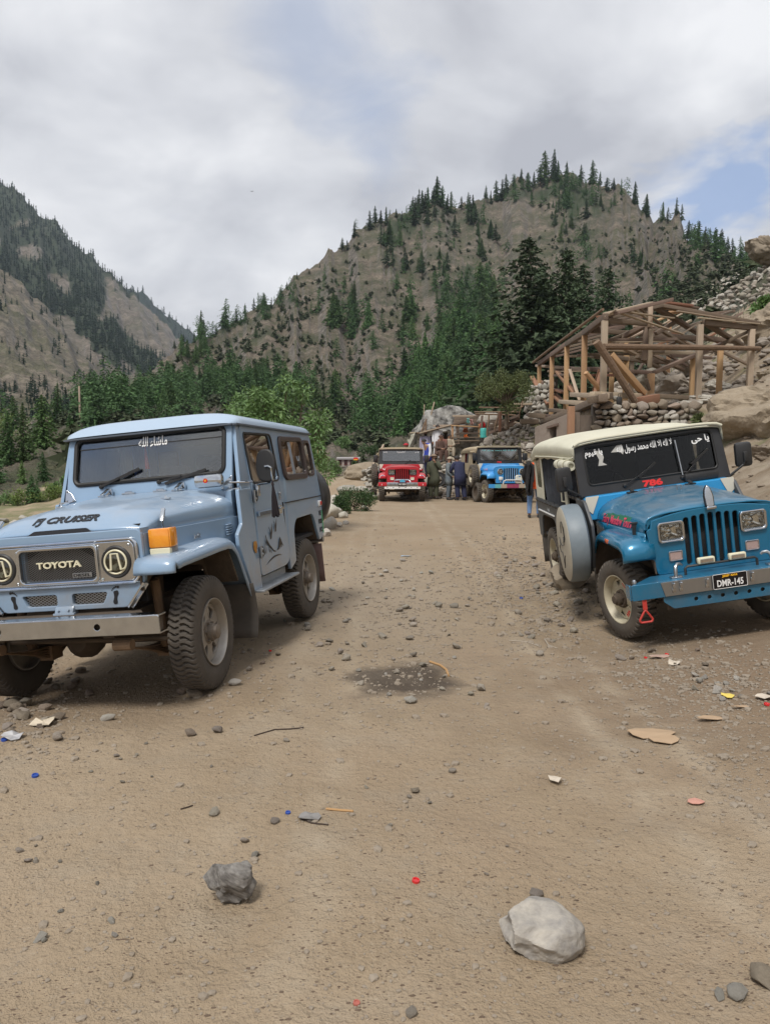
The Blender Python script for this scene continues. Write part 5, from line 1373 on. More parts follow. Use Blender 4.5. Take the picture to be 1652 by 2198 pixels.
def build_jeep(P_):
 """soft-topped short jeep. origin on the ground under the front axle, y forwards, x to its own right"""
 root = empty(P_['name'], P_['label'], 'jeep', group=P_.get('group'))
 root.matrix_basis = P_['pose']
 paint, tub, canvas = P_['paint'], P_['tub'], P_['canvas']
 far = P_.get('far', False)
 Wb = -2.42
 # ---- chassis
 b = MB()
 for s in (-1, 1): b.bar((s * .36, .60, .50), (s * .36, -2.95, .52), .07, .10)
 for y in (.5, -.9, -1.7, -2.85): b.bar((-.36, y, .50), (.36, y, .50), .08, .08)
 b.box((0, -.85, .48), (.45, 1.3, .2)); b.box((0, 0, .6), (.55, .6, .25))
 b.build('chassis', M_under, root)
 for y in (0, Wb):
  b = MB(); b.tube([(-.6, y, .362), (.6, y, .362)], .042, 10)
  b.lathe([(0, -.12), (.07, -.11), (.12, -.05), (.13, 0), (.12, .05), (.07, .11), (0, .12)], 16, Matrix.Translation((-.18, y, .362)) @ Matrix.Rotation(R(90), 4, 'X')); b.build('axle', M_under, root)
 for s in (-1, 1):
  for yc in (0, Wb):
   b = MB()
   for k in range(4):
    L_ = .52 - .1 * k; pts = [(s * .43, yc + t * L_, .41 - .018 * k - .08 * (1 - t * t)) for t in np.linspace(-1, 1, 7)]
    for p, q in zip(pts, pts[1:]): b.bar(p, q, .055, .010)
   b.build('leaf_spring', M_under, root)
 # ---- nose with slotted grille
 fy = .415
 front = lambda u, v, q: (-u, fy + q, v)
 top = [(u, 1.150 - .055 * abs(u / .5) ** 2.6) for u in np.linspace(-.50, .50, 17)]
 outline = rpoly([(-.545, 1.03), (-.53, .85), (-.485, .625), (.485, .625), (.53, .85), (.545, 1.03)], [.03, .05, .03, .03, .05, .03]) + [(u, v) for u, v in top[::-1]]
 slots = [rrect((k - 3) * .0695, .882, .044, .44 - .012 * abs(k - 3), .021) for k in range(7)]
 hx, hzz = .348, .985
 if P_['lamps'] == 'square': lamp_holes = [rrect(s * hx, hzz, .19, .135, .02) for s in (-1, 1)]
 else: lamp_holes = [circ(s * hx, hzz, .088) for s in (-1, 1)]
 b = MB(); b.plate([outline] + slots + lamp_holes, .035, .007, front); nose = b.build('grille_panel', paint, root)
 b = MB(); b.plate([rrect(0, .882, .52, .46, .02)], .006, 0, lambda u, v, q: (-u, fy - .07 + q, v)); b.build('radiator', pmat('radiator_black', (.01, .01, .011), None, rough=.8), root)
 if not far:
  b = MB()
  for k in range(7): diamond_mesh(b, (k - 3) * .0695 - .022, (k - 3) * .0695 + .022, .68, 1.09, fy - .015, .013, .0022)
  o = b.build('grille_mesh', M_black, nose); o['kind'] = 'stuff'
 elif P_.get('slot_mat'):
  b = MB()
  for k in range(6): b.bar((-(k - 2.5) * .0695, fy + .019, .68), (-(k - 2.5) * .0695, fy + .019, 1.09), .012, .012); b.cut()
  b.build('grille_bar', P_['slot_mat'], nose)
 for s in (-1, 1):
  hl = empty('headlight', parent=root, loc=(s * hx, fy + .012, hzz))
  if P_['lamps'] == 'square':
   ro = lambda u, v, q: (u, q, v)
   b = MB(); b.plate([rrect(0, 0, .228, .178, .035), rrect(0, 0, .19, .14, .025)], .03, .008, lambda u, v, q: (u, .016 + q, v)); b.build('lamp_bezel', M_chrome if P_.get('chrome_bezel', True) else M_black, hl)
   b = MB()
   secs = [[(u * k, d, v * k) for u, v in rrect(0, 0, .19, .14, .025)] for (k, d) in ((1, .004), (.92, -.02), (.6, -.045), (.2, -.055))]
   b.grid(secs, closed_u=True); b.add([(u * .2, -.055, v * .2) for u, v in rrect(0, 0, .19, .14, .025)], [tuple(range(24))])
   b.lathe([(.03, -.05), (.02, -.02), (0, -.012)], 14, Matrix.Rotation(R(-90), 4, 'X')); b.build('reflector', M_reflect, hl)
   b = MB(); b.plate([rrect(0, 0, .19, .14, .025)], .008, .003, lambda u, v, q: (u, .012 + q + .01 * (1 - (u / .095) ** 2), v)); b.build('lens', M_lens, hl)
  else:
   fr = Matrix.Rotation(R(-90), 4, 'X')
   b = MB(); b.lathe([(.098, .0), (.1, .02), (.09, .03), (.082, .02), (.082, 0)], 32, fr); b.build('lamp_bezel', M_chrome, hl)
   b = MB(); b.lathe([(.083, .01), (.07, -.02), (.04, -.04), (0, -.045)], 24, fr); b.lathe([(.028, -.03), (.02, -.005), (0, 0)], 12, fr); b.build('reflector', M_reflect, hl)
   b = MB(); b.lathe([(.083, .012), (.06, .024), (.03, .03), (0, .032)], 24, fr); b.build('lens', M_lens, hl)
  tl = empty('turn_lamp', parent=root, loc=(s * .325, fy + .018, .775))
  b = MB(); b.plate([rrect(0, 0, .118, .088, .014), rrect(0, 0, .098, .068, .01)], .016, .004, lambda u, v, q: (u, q + .004, v)); b.build('lamp_bezel', M_chrome if not far else M_white, tl)
  b = MB(); b.plate([rrect(0, 0, .102, .072, .01)], .012, .003, lambda u, v, q: (u, q, v)); b.build('lens', pmat('smoked_pink_lens', (.36, .25, .23), (.46, .34, .31), 90, .25, coat=.5) if not far else M_cream, tl)
 # ---- bonnet
 def hood_pt(u, t):
  y = np.interp(t, [0, .9, 1], [-.72, .385, .432]); h = np.interp(t, [0, .5, .85, .94, .98, 1], [1.220, 1.208, 1.190, 1.178, 1.165, 1.152])
  w = np.interp(t, [0, 1], [.645, .548]); au = abs(u)
  zb = min(.955, h - .02) if t < .985 else h - .09
  n_ = 3.0
  z = zb + (h - zb) * max(0, 1 - au ** n_) ** (1 / n_)
  if t > .9: z = max(z, np.interp(abs(w * u), [0, .25, .4, .5, .545], [1.15, 1.145, 1.125, 1.093, 1.03]))
  z += .014 * float(sstep(.62 - .2 * t, .50 - .2 * t, np.float64(au))) * (1 - max(0, (t - .75) / .25))
  return (w * u, y, float(z))
 us = [math.copysign(1 - (1 - abs(q)) ** 1.7, q) for q in np.linspace(-1, 1, 41 if far else 61)]
 b = MB(); b.grid([[hood_pt(u, t) for u in us] for t in list(np.linspace(0, .88, 14)) + list(np.linspace(.9, 1, 8))])
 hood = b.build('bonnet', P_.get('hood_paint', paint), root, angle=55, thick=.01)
 for s in (-1, 1):
  b = MB(); P = [[(s * (np.interp(y, [-.72, .40], [.640, .546])), y, z) for z in (.86, .99)] for y in np.linspace(-.72, .40, 6)]
  b.grid(P, flip=s < 0); b.build('engine_side_panel', paint, root, thick=.01)
 # ---- wings
 path = [(.440, .775), (.448, .800), (.446, .845), (.425, .895), (.375, .930), (.30, .945), (.10, .950), (-.20, .948), (-.32, .940), (-.41, .905), (-.47, .84), (-.52, .76)]
 cs = [(.50, 0), (.60, .004), (.67, .002), (.715, -.010), (.742, -.030), (.752, -.055), (.753, -.080)]
 for s in (-1, 1):
  b = MB(); P = []
  for i, (y, z) in enumerate(path):
   a, c = Vector(path[max(i - 1, 0)]), Vector(path[min(i + 1, len(path) - 1)]); t = (c - a).normalized(); nr = Vector((t.y, -t.x))
   if i > 3 and nr.y < 0: nr = -nr
   if i <= 3: nr = Vector((abs(nr.x), abs(nr.y)))
   P.append([(s * x, y + nr.x * d * (.6 if i < 4 else 1), z + nr.y * d) for x, d in cs])
  b.grid(P, flip=s < 0); wing = b.build('front_wing', paint, root, angle=50, thick=.012)
  b = MB(); b.plate([[(.42, .92), (-.55, .93), (-.62, .50), (-.50, .50), (-.36, .80), (0, .84), (.30, .80), (.40, .70), (.44, .64)]], .012, 0, lambda u, v, q: (s * (.505 + q), u, v)); b.grid([[(s * x, -.48 - .06 * k, .82 - .16 * k) for x in (.50, .74)] for k in range(4)]); b.build('inner_wing', M_under, root)
  if not far:
   b = MB(); b.box((s * .757, -.03 + .0, .892), (.016, .11, .042), None, .008); b.build('side_marker', pmat('orange_marker', (.75, .13, .02), None, rough=.25, coat=.5), wing)
   b = MB(); b.plate([rrect(.13 if False else -.20, .895, .07, .045, .006)], .003, .001, lambda u, v, q: (s * (.7545 + q), u, v)); b.build('crest_sticker', pmat('crest', (.75, .45, .05), (.05, .10, .4), 40, .4, contrast=.7), wing)
   b = MB(); b.bar((s * .575, .22, .96), (s * .575, .22, 1.06), .045, .02, up=(0, 1, 0)); b.box((s * .575, .22, 1.065), (.07, .03, .012)); b.build('bonnet_catch', M_black, hood)
 # ---- tub sides
 def side_fn(s, base=.745): return lambda u, v, q: (s * (base + q), u, v)
 for s in (-1, 1):
  side = side_fn(s)
  b = MB()
  outl = rpoly([(-.50, .985), (-.70, 1.205), (-.98, 1.205), (-1.04, .62), (-1.60, .62), (-1.68, 1.02), (-3.02, 1.02), (-3.02, .56), (-2.86, .56), (-2.80, .80), (-2.70, .86), (-2.14, .86), (-2.04, .80), (-2.00, .50), (-.62, .50), (-.50, .82)],
      [.02, .03, .02, .08, .08, .03, .03, .03, .03, .05, .05, .05, .05, .03, .03, .05])
  b.plate([outl], .03, .005, side); tb = b.build('tub_side', tub, root)
  b = MB(); b.grid([[(s * x, y, z) for x in (.48, .745)] for (y, z) in ((-2.0, .52), (-2.04, .80), (-2.14, .86), (-2.70, .86), (-2.80, .80), (-2.86, .56))]); b.plate([[(-1.9, .5), (-3, .5), (-3, 1.0), (-1.9, 1.0)]], .01, 0, lambda u, v, q: (s * .48, u, v)); b.build('wheel_arch', M_under, root)
  b = MB(); b.grid([[(s * x, -2.88 - .02 * q, .62 - .40 * q) for x in (.55, .77)] for q in np.linspace(0, 1, 4)]); b.build('mud_flap', M_flap, root, thick=.008)
  b = MB(); b.grid([[(s * x, -.60 - .03 * q, .60 - .42 * q) for x in (.50, .75)] for q in np.linspace(0, 1, 4)]); b.build('mud_flap', M_flap, root, thick=.008)
  b = MB(); b.box((s * .80, -1.05, .46), (.16, .50, .03), None, .01); b.box((s * .80, -1.55, .50), (.14, .22, .03), None, .01); b.build('side_step', M_black, root)
  # soft side: bow, post, curtain or door
  cv = MB()
  sl = lambda u, v, q: (s * (.742 - .035 * max(0, v - 1.0) + q), u, v)
  if P_['side'] == 'curtain':
   cv.plate([rpoly([(-2.60, 1.70), (-3.03, 1.66), (-3.03, 1.00), (-2.60, 1.00)], .03), rrect(-2.80, 1.40, .26, .42, .04)], .012, .003, sl); cvo = cv.build('canvas_side', canvas, root)
   b = MB(); b.plate([rrect(-2.80, 1.40, .28, .44, .04)], .004, 0, sl); b.build('plastic_window', glassmat('milky_plastic', (.30, .29, .27), .12, .15), cvo)
   for (y0, y1, z0, z1) in ((-1.50, -2.64, .96, 1.66), (-.98, -1.36, 1.20, 1.60)):
    n_ = 80; b = MB(); rows = []
    for z in np.linspace(z0, z1, 10):
     t = (z - z0) / (z1 - z0); pinch = 1 - .22 * (1 - t) ** 2 - .05 * math.sin(t * 9)
     ym = (y0 + y1) / 2
     rows.append([(s * (.715 - .03 * t + .020 * math.sin(k * 1.25 + .8 * math.sin(z * 7)) + .01 * math.sin(k * .37)), ym + ((y0 + (y1 - y0) * k / (n_ - 1)) - ym) * pinch, z - .03 * math.sin(k / n_ * math.pi) * (1 - t)) for k in range(n_)])
    b.grid(rows); b.build('curtain', pmat('black_curtain', (.022, .025, .032), (.045, .05, .06), 12, .75), root, thick=.004)
   b = MB(); b.tube([(s * .745, -1.42, 1.0), (s * .735, -1.44, 1.62)], .022, 8); b.build('door_post', canvas, root)
   b = MB(); b.plate([rpoly([(-.90, 1.62), (-1.40, 1.62), (-1.40, 1.18), (-.86, 1.18)], .02), rpoly([(-.93, 1.59), (-1.37, 1.59), (-1.37, 1.21), (-.90, 1.21)], .02)], .015, .003, sl); b.build('door_frame', M_black, root)
   b = MB(); b.tube([sl(-1.45, 1.13, .02), sl(-1.52, 1.13, .04), sl(-1.52, 1.23, .04)], .009, 6); b.build('grab_handle', canvas, root)
   # tucked skirt along the tub rail
   b = MB(); b.tube([(s * (.755 + .008 * math.sin(k * 1.7)), -1.52 - .025 * k, 1.03 + .01 * math.sin(k * 2.3)) for k in range(60)], .022, 6); b.build('canvas_hem', M_black, root)
   # rolled door flap
   if s < 0: continue
   rl = MB(); Mr = Matrix.Translation((s * .785, -.92, 1.545)) @ Matrix.Rotation(R(90), 4, 'X')
   rl.lathe([(0, .02), (.028, .02), (.030, -.01), (.047, -.012), (.050, .0), (.052, .10), (.045, .14), (.052, .18), (.052, .36), (.044, .40), (.052, .44), (.048, .56), (.03, .575), (0, .575)], 18, Mr)
   rl.build('rolled_canvas', canvas, root)
   b = MB()
   for yy in (-1.06, -1.32): b.tube([(s * .785 + .058 * math.cos(a), yy, 1.545 + .058 * math.sin(a)) for a in np.linspace(0, 2 * math.pi, 14)[:-1]], .007, 6, closed=True); b.cut()
   b.build('canvas_strap', canvas, root)
   if s > 0 and not far:
    b = MB()
    for k in range(6): b.plate([rrect(-1.90, .62 + .05 * k, .16 - .02 * (k % 2), .022, .005)], .002, 0, lambda u, v, q: side(u, v, q + .0165)); b.cut()
    b.build('grey_stencil', pmat('stencil_grey', (.12, .125, .13), None, rough=.6), tb)
    b = MB(); b.bar((s * .765, -2.05, .905), (s * .765, -2.9, .905), .012, .02, up=(1, 0, 0)); b.build('arch_trim', M_white, tb)
    b = MB(); b.text('4x4', .09, lambda u, v, q: (s * (.762 + q), u - 2.35, .955 + v), .002, bold=.001, width=.12, height=.05); b.build('lettering', pmat('pale_print', (.45, .47, .48), None, rough=.6), tb)
  else:
   dr = MB()
   dr.plate([rpoly([(-.95, 1.66), (-1.58, 1.66), (-1.62, .66), (-1.02, .62)], .04), rpoly([(-1.03, 1.58), (-1.50, 1.58), (-1.50, 1.22), (-1.03, 1.22)], .03)], .02, .004, lambda u, v, q: sl(u, v, q + .006)); dr.build('canvas_door', canvas, root)
   cv.plate([rpoly([(-1.63, 1.68), (-3.03, 1.66), (-3.03, 1.00), (-1.63, 1.00)], .03), rrect(-2.3, 1.40, .5, .32, .04)], .012, .003, sl); cvo = cv.build('canvas_side', canvas, root)
   b = MB(); b.plate([rrect(-2.3, 1.40, .5, .32, .04)], .004, 0, sl); b.build('plastic_window', M_tint, cvo)
   rl = MB(); rl.tube([(s * .765, -.98, 1.61), (s * .775, -1.1, 1.605), (s * .775, -1.5, 1.605), (s * .765, -1.58, 1.61)], .045, 10); rl.build('rolled_canvas', canvas, root)
 # cowl, floor, dash, seats, rear
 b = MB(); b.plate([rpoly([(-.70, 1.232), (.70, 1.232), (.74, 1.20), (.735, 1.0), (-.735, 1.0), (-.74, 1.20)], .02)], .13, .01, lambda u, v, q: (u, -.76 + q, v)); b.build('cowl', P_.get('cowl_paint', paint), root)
 b = MB()
 for s in (-1, 1): b.plate([rpoly([(s * .60, 1.235), (s * .735, 1.235), (s * .735, 1.12), (s * .68, 1.06)], .01)], .006, .001, lambda u, v, q: (u, -.690 + q, v)); b.cut()
 b.build('cowl_plate', pmat('cream_plate', (.66, .63, .54), None, rough=.4), root)
 b = MB(); b.box((0, -2.0, .60), (1.44, 2.0, .03)); b.box((0, -3.01, .80), (1.46, .03, .46)); b.build('tub_floor', tub, root)
 b = MB(); b.box((0, -.90, 1.08), (1.38, .14, .22), None, .03); b.build('dashboard', M_dark, root)
 for s in (-1, 1):
  b = MB(); b.box((s * .36, -1.45, .90), (.46, .45, .14), None, .05); b.box((s * .36, -1.70, 1.20), (.46, .12, .52), (R(8), 0, 0), .05); b.box((s * .36, -1.73, 1.44), (.42, .13, .14), None, .04); st = b.build('seat', pmat('dark_seat_vinyl', (.055, .057, .06), (.08, .08, .085), 9, .6) if not far else M_seat, root)
  if not far:
   b = MB(); b.text('VIP', .09, lambda u, v, q: (-u + s * .36, -1.655 + q, 1.44 + v), .003, bold=.002, width=.16, height=.06); b.build('lettering', M_decal, st)
 b = MB(); c0 = Vector((.36, -1.12, 1.26)); Mw = Matrix.Translation(c0) @ Matrix.Rotation(R(-58), 4, 'X')
 b.tube([Mw @ Vector((.19 * math.cos(a), .19 * math.sin(a), 0)) for a in np.linspace(0, 2 * math.pi, 26)[:-1]], .012, 6, closed=True)
 for a in (0, 2.1, 4.2): b.bar(Mw @ Vector((0, 0, 0)), Mw @ Vector((.19 * math.cos(a), .19 * math.sin(a), 0)), .02, .01)
 b.cyl(c0, (.36, -.93, 1.14), .025, 8); b.build('steering_wheel', M_black, root)
 # ---- windscreen
 def ws(u, v, q): return (-u, -.815 - (v - 1.2) * .25 + q, v)
 hole = rrect(0, 1.518, 1.30, .375, .045, 5)
 b = MB(); b.plate([rpoly([(-.760, 1.226), (.760, 1.226), (.740, 1.745), (-.740, 1.745)], .03), hole], .05, .008, ws); fr = b.build('windscreen_frame', P_['frame'], root)
 b = MB(); b.tube([ws(u, v, .026) for u, v in hole], .011, 6, closed=True); b.build('windscreen_seal', M_rubber, fr)
 b = MB(); b.plate([rrect(0, 1.518, 1.31, .385, .045)], .005, 0, lambda u, v, q: ws(u, v, q + .006)); b.build('windscreen_pane', P_.get('glass', M_glass if not far else glassmat('dusty_glass', (.55, .57, .58), .14, .08)), fr)
 for (u0, v0, u1, v1) in P_['wipers']:
  b = MB(); b.bar(ws(u0, v0, .050), ws(u1, v1, .046), .011, .012); mu, mv = (u0 + 2 * u1) / 3, (v0 + 2 * v1) / 3
  b.bar(ws(u1 - .13, v1 - .085, .04), ws(u1 + .06, v1 + .04, .04), .013, .018); b.lathe([(.022, 0), (.018, .02), (0, .028)], 10, Matrix.Translation(ws(u0, v0, .026)) @ Matrix.Rotation(R(-90), 4, 'X')); b.build('wiper', M_black, fr)
 for (txt, u0, v0, w_, h_, m_, dq, bold) in P_['glass_text']:
  b = MB(); b.text(txt, .1, lambda u, v, q: ws(u + u0, v0 + v, q + dq), .0015, bold=bold, width=w_, height=h_); b.build('lettering', m_, fr)
 b = MB(); b.tube([ws(-.70, 1.205, .05), ws(.70, 1.205, .05)], .014, 8); b.build('windscreen_hinge', M_steel, fr)
 # ---- canvas top
 b = MB(); P = []
 for t in np.linspace(0, 1, 26):
  y = -.885 - 2.19 * t
  w = .752; crown = P_.get('crown', .085)
  bows = .012 * math.cos(t * 2 * math.pi * 3)
  zb = np.interp(t, [0, .04, .5, .9, 1], [1.715, 1.70, 1.69, 1.67, 1.60]); h = (np.interp(t, [0, .06, .3, .8, .93, 1], [.055, .10, .16, .17, .14, .03]) + bows * .5) * crown / .085 * .9
  row = []
  for u in np.linspace(-1, 1, 45):
   uu = math.copysign(1 - (1 - abs(u)) ** 1.8, u)
   row.append((w * uu, y - .02 * (1 - uu * uu) * (1 if t > .9 else 0), zb + h * max(0, 1 - abs(uu) ** 3.6) ** (1 / 2.4)))
  row = [(-w - .006, y, zb - .11 - .008 * math.sin(t * 40))] + row + [(w + .006, y, zb - .11 - .008 * math.sin(t * 37))]
  P.append(row)
 b.grid(P, flip=True); topo = b.build('canvas_top', canvas, root, angle=50, thick=.010)
 b = MB(); b.tube([(u * .745, -.872, 1.742 + .045 * max(0, 1 - abs(u) ** 3.6) ** (1 / 2.4)) for u in np.linspace(-1, 1, 31)], .016, 8); b.build('canvas_piping', canvas, topo)
 b = MB()
 for s in (-1, 1): b.tube([(s * .757, -.90 - 2.1 * t, np.interp(t, [0, .04, .5, .9, 1], [1.715, 1.70, 1.69, 1.67, 1.60]) - .085) for t in np.linspace(0, 1, 20)], .008, 6); b.cut()
 for tt in (.60, .72, .84):
  pass
 b.build('canvas_seam', canvas, topo)
 b = MB(); b.plate([rpoly([(-.73, 1.02), (.73, 1.02), (.73, 1.62), (-.73, 1.62)], .04)], .01, .002, lambda u, v, q: (u, -3.04 + q, v)); b.build('canvas_back', canvas, root)
 # ---- mirrors
 for s in (-1, 1):
  mr = empty('door_mirror', parent=root); mxx, mz = P_['mirror']
  b = MB(); b.box((s * (mxx), -.80, mz), (.165, .075, .245), (0, 0, R(8 * s)), .035); b.build('mirror_shell', M_black, mr)
  b = MB(); b.tube([(s * .735, -.80, 1.22), (s * .76, -.78, 1.25), (s * (mxx - .02), -.77, mz - .10), (s * mxx, -.755, mz - .05)], .012, 8); b.box((s * mxx, -.755, mz - .02), (.04, .03, .10), None, .008); b.build('mirror_arm', M_black, mr)
 # ---- wheels
 rimf = rim_steel
 for s in (-1, 1):
  for y in (0, Wb):
   w = wheel(root, (s * .655, y, .362), s, TY_MUD if not far else TY_FAR, rimf, steer=R(P_.get('steer', 0)) if y == 0 else 0, spin=random.random() * 6)
   if not far and s > 0:
    b = MB()
    for a in (60, 310):
     ca, sa = math.cos(R(a)), math.sin(R(a))
     def wf(u, v, q, ca=ca, sa=sa):
      rv, tv = .150 + v, u
      return (.0565 + q - .03 * 0 + (-.004), -tv * -sa * 1 + rv * ca, rv * sa + tv * ca)
     b.text('4X4', .05, lambda u, v, q: (.045 + q, (.155 + v) * ca + u * sa, (.155 + v) * sa - u * ca), .003, bold=.001, width=.075, height=.038); b.cut()
    b.build('lettering', M_red, w)
 # ---- side-mounted spare on the jeep's right
 if P_['spare'] == 'cover':
  sp = empty('spare_wheel', parent=root, loc=(.90, -.72, .80))
  sp.rotation_euler = (0, 0, R(-4))
  b = MB(); b.lathe([(0, .105), (.20, .104), (.345, .098), (.372, .085)], 44, AX); b.build('cover_face', pmat('cover_cream', (.50, .46, .37), (.42, .385, .31), 5, .6, bump=.004, bscale=9), sp)
  b = MB(); b.lathe([(.372, .085), (.384, .06), (.388, -.04), (.380, -.085), (.35, -.105), (.2, -.11), (0, -.11)], 44, AX); b.build('cover_band', pmat('cover_grey_blue', (.15, .185, .21), (.20, .235, .26), 5, .5, bump=.004, bscale=9), sp)
  b = MB()
  goat = [(-.16, .16), (-.18, .06), (-.13, .02), (-.10, .06), (-.09, -.01), (.0, -.03), (.07, -.02), (.10, .03), (.085, -.03), (.14, -.06), (.10, -.10), (.03, -.09), (.00, -.13), (-.03, -.22), (-.06, -.13), (-.10, -.10)]
  pts = [(.108, -u * 1.15, v * 1.15 + .02) for u, v in goat]
  b.tube(pts, .0032, 5)
  horn = [(.108, -u * 1.15, v * 1.15) for u, v in [(-.13, .04), (-.15, .12), (-.12, .19), (-.07, .21), (-.03, .17), (-.01, .10)]]
  b.tube(horn, .0032, 5); b.build('animal_outline_print', M_decal, sp)
 elif P_['spare'] == 'bare':
  sp = wheel(root, (.90, P_.get('spare_y', -.75), P_.get('spare_z', .80)), 1, TY_FAR, rimf, name='spare_wheel')
 if P_.get('extras'): P_['extras'](root, dict(hood_pt=hood_pt, ws=ws, fy=fy, hood=hood, nose=nose))
 return root
# ---- the near blue jeep
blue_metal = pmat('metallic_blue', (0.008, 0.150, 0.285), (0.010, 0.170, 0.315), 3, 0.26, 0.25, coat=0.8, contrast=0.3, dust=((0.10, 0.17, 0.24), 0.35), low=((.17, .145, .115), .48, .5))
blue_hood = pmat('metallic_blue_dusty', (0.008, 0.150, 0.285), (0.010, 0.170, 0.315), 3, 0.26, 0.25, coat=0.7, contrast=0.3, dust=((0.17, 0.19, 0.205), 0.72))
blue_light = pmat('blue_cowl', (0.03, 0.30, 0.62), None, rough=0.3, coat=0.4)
cream_canvas = pmat('cream_canvas', (0.60, 0.58, 0.46), (0.52, 0.50, 0.395), 3, 0.8, bump=0.006, bscale=14)
grey_tub = pmat('dark_grey_tub', (0.060, 0.066, 0.072), (0.095, 0.10, 0.105), 5, 0.55)
frame_black = pmat('black_frame', (0.012, 0.012, 0.015), (0.03, 0.03, 0.03), 4, 0.4)
def blue_extras(root, q):
 ws, hp = q['ws'], q['hood_pt']
 # bumper
 bp = empty('front_bumper', parent=root, loc=(0, 0, -.02))
 b = MB(); b.plate([rpoly([(-.80, .645), (.80, .645), (.80, .515), (-.80, .515)], .015)], .012, .003, lambda u, v, q_: (-u, .665 + q_, v))
 for s in (-1, 1): b.tube([(s * .80, .663, .645), (s * .815, .64, .645), (s * .815, .60, .645)], .004, 5); b.plate([rpoly([(.665, .645), (.665, .515), (.56, .53), (.56, .63)], .01)], .012, .002, lambda u, v, q_: (s * (.808 + q_), u, v))
 b.plate([rpoly([(-.80, .668), (.80, .668), (.56, .43), (-.56, .43)], .02)], .012, .003, lambda u, v, q_: (-u, v, .640 + q_))
 b.build('bumper_shell', blue_metal, bp)
 b = MB(); b.plate([rpoly([(-.56, .640), (.56, .640), (.53, .520), (-.53, .520)], .004)], .006, .002, lambda u, v, q_: (-u, .676 + q_, v)); b.build('bumper_plate', M_steel, bp)
 b = MB(); b.plate([rpoly([(-.54, .512), (.54, .512), (.54, .47), (.46, .405), (-.46, .405), (-.54, .47)], .01)] + [circ(u, .462, .017, 14) for u in (-.275, -.165, -.055, .055, .165, .275)], .010, .002, lambda u, v, q_: (-u, .652 + q_, v)); b.build('bumper_skirt', blue_metal, bp)
 b = MB(); b.box((0, .61, .45), (1.0, .02, .12)); b.build('skirt_backing', M_under, bp)
 b = MB(); b.plate([rrect(0, .585, .285, .125, .012)], .006, .002, lambda u, v, q_: (-u - .0, .688 + q_, v)); pl = b.build('number_plate', M_gloss, bp)
 b = MB(); o = rrect(0, .585, .279, .119, .011); b.tube([(-u, .692, v) for u, v in o], .0022, 5, closed=True); b.build('plate_border', M_white, pl)
 b = MB(); b.text('DMR-145', .08, lambda u, v, q_: (-u, .6925 + q_, .570 + v), .002, bold=.0018, width=.215, height=.056); b.build('lettering', M_white, pl)
 b = MB(); b.text('JEEP 4X4', .03, lambda u, v, q_: (-u, .6925 + q_, .625 + v), .002, bold=.0012, width=.125, height=.022); b.build('lettering', M_yellow, pl)
 for u in (-.185, .185, -.40, -.46, .40, .46):
  b = MB(); b.box((-u, .690, .60), (.022, .02, .05), None, .005); b.lathe([(.012, 0), (.010, .014), (0, .018)], 8, Matrix.Translation((-u, .698, .622)) @ Matrix.Rotation(R(-90), 4, 'X')); b.box((-u, .686, .565), (.03, .008, .035), None, .003); b.build('plate_clip', M_chrome, bp)
 for s in (-1, 1):
  b = MB(); b.tube([(s * .40, .60, .648), (s * .40, .60, .70), (s * .395, .59, .735), (s * .375, .575, .752), (s * .345, .565, .750), (s * .33, .56, .735)], [.016, .016, .016, .015, .013, .010], 8); b.plate([rrect(s * .40, .60, .10, .07, .02)], .014, .004, lambda u, v, q_: (u, v, .652 + q_))
  for du in (-.03, .03): b.lathe([(.010, 0), (.010, .008), (0, .009)], 6, Matrix.Translation((s * .40 + du, .615, .659)))
  b.build('tow_hook', M_steel, bp)
  b = MB(); b.lathe([(.020, 0), (.020, .02), (.012, .034), (0, .036)], 12, Matrix.Translation((s * .755, .62, .648))); b.build('corner_bolt', M_steel, bp)
 b = MB(); b.bar((.70, .655, .515), (.70, .655, .43), .010, .035, up=(1, 0, 0));
 tri = rpoly([(.70, .43), (.755, .345), (.745, .325), (.655, .325), (.645, .345)], .02)
 b.tube([(u, .655, v) for u, v in tri], .009, 6, closed=True); b.build('pull_handle', pmat('red_enamel', (.55, .05, .04), (.42, .04, .03), 20, .45), bp)
 # fog lamps on a bar
 fb = MB(); fb.tube([(-.30, .55, .62), (-.30, .55, .68), (-.28, .55, .695), (.28, .55, .695), (.30, .55, .68), (.30, .55, .62)], .011, 6); bar = fb.build('lamp_bar', M_black, root)
 for u in (-.125, .135):
  fl = empty('fog_lamp', parent=root, loc=(-u, .555, .728))
  b = MB(); b.box((0, 0, 0), (.145, .04, .055), None, .012); b.build('lamp_body', M_cream, fl)
  b = MB(); b.plate([rrect(0, 0, .11, .032, .006)], .01, .002, lambda a, v, q_: (a, .022 + q_, v)); b.build('lens', M_reflect, fl)
 # bonnet ornament: a bullet-shaped plate with a black rim
 x, y, z = hp(0, .99)
 orn = empty('bonnet_ornament', parent=root, loc=(-.0, y + .015, z - .012))
 sil = rpoly([(-.032, 0), (.032, 0), (.036, .09), (.024, .15), (0, .185), (-.024, .15), (-.036, .09)], .02)
 b = MB(); b.plate([[(u * 1.22, v * 1.06 - .004) for u, v in sil]], .02, .006, lambda u, v, q_: (u, q_ + .18 * -v, v)); b.build('rim', M_gloss, orn)
 b = MB(); b.plate([sil], .022, .008, lambda u, v, q_: (u, q_ + .010 - .18 * v, v + .003), res=3); b.build('shield', M_chrome, orn)
 b = MB(); b.box((0, .015, -.004), (.085, .05, .025), None, .008); b.build('base', M_chrome, orn)
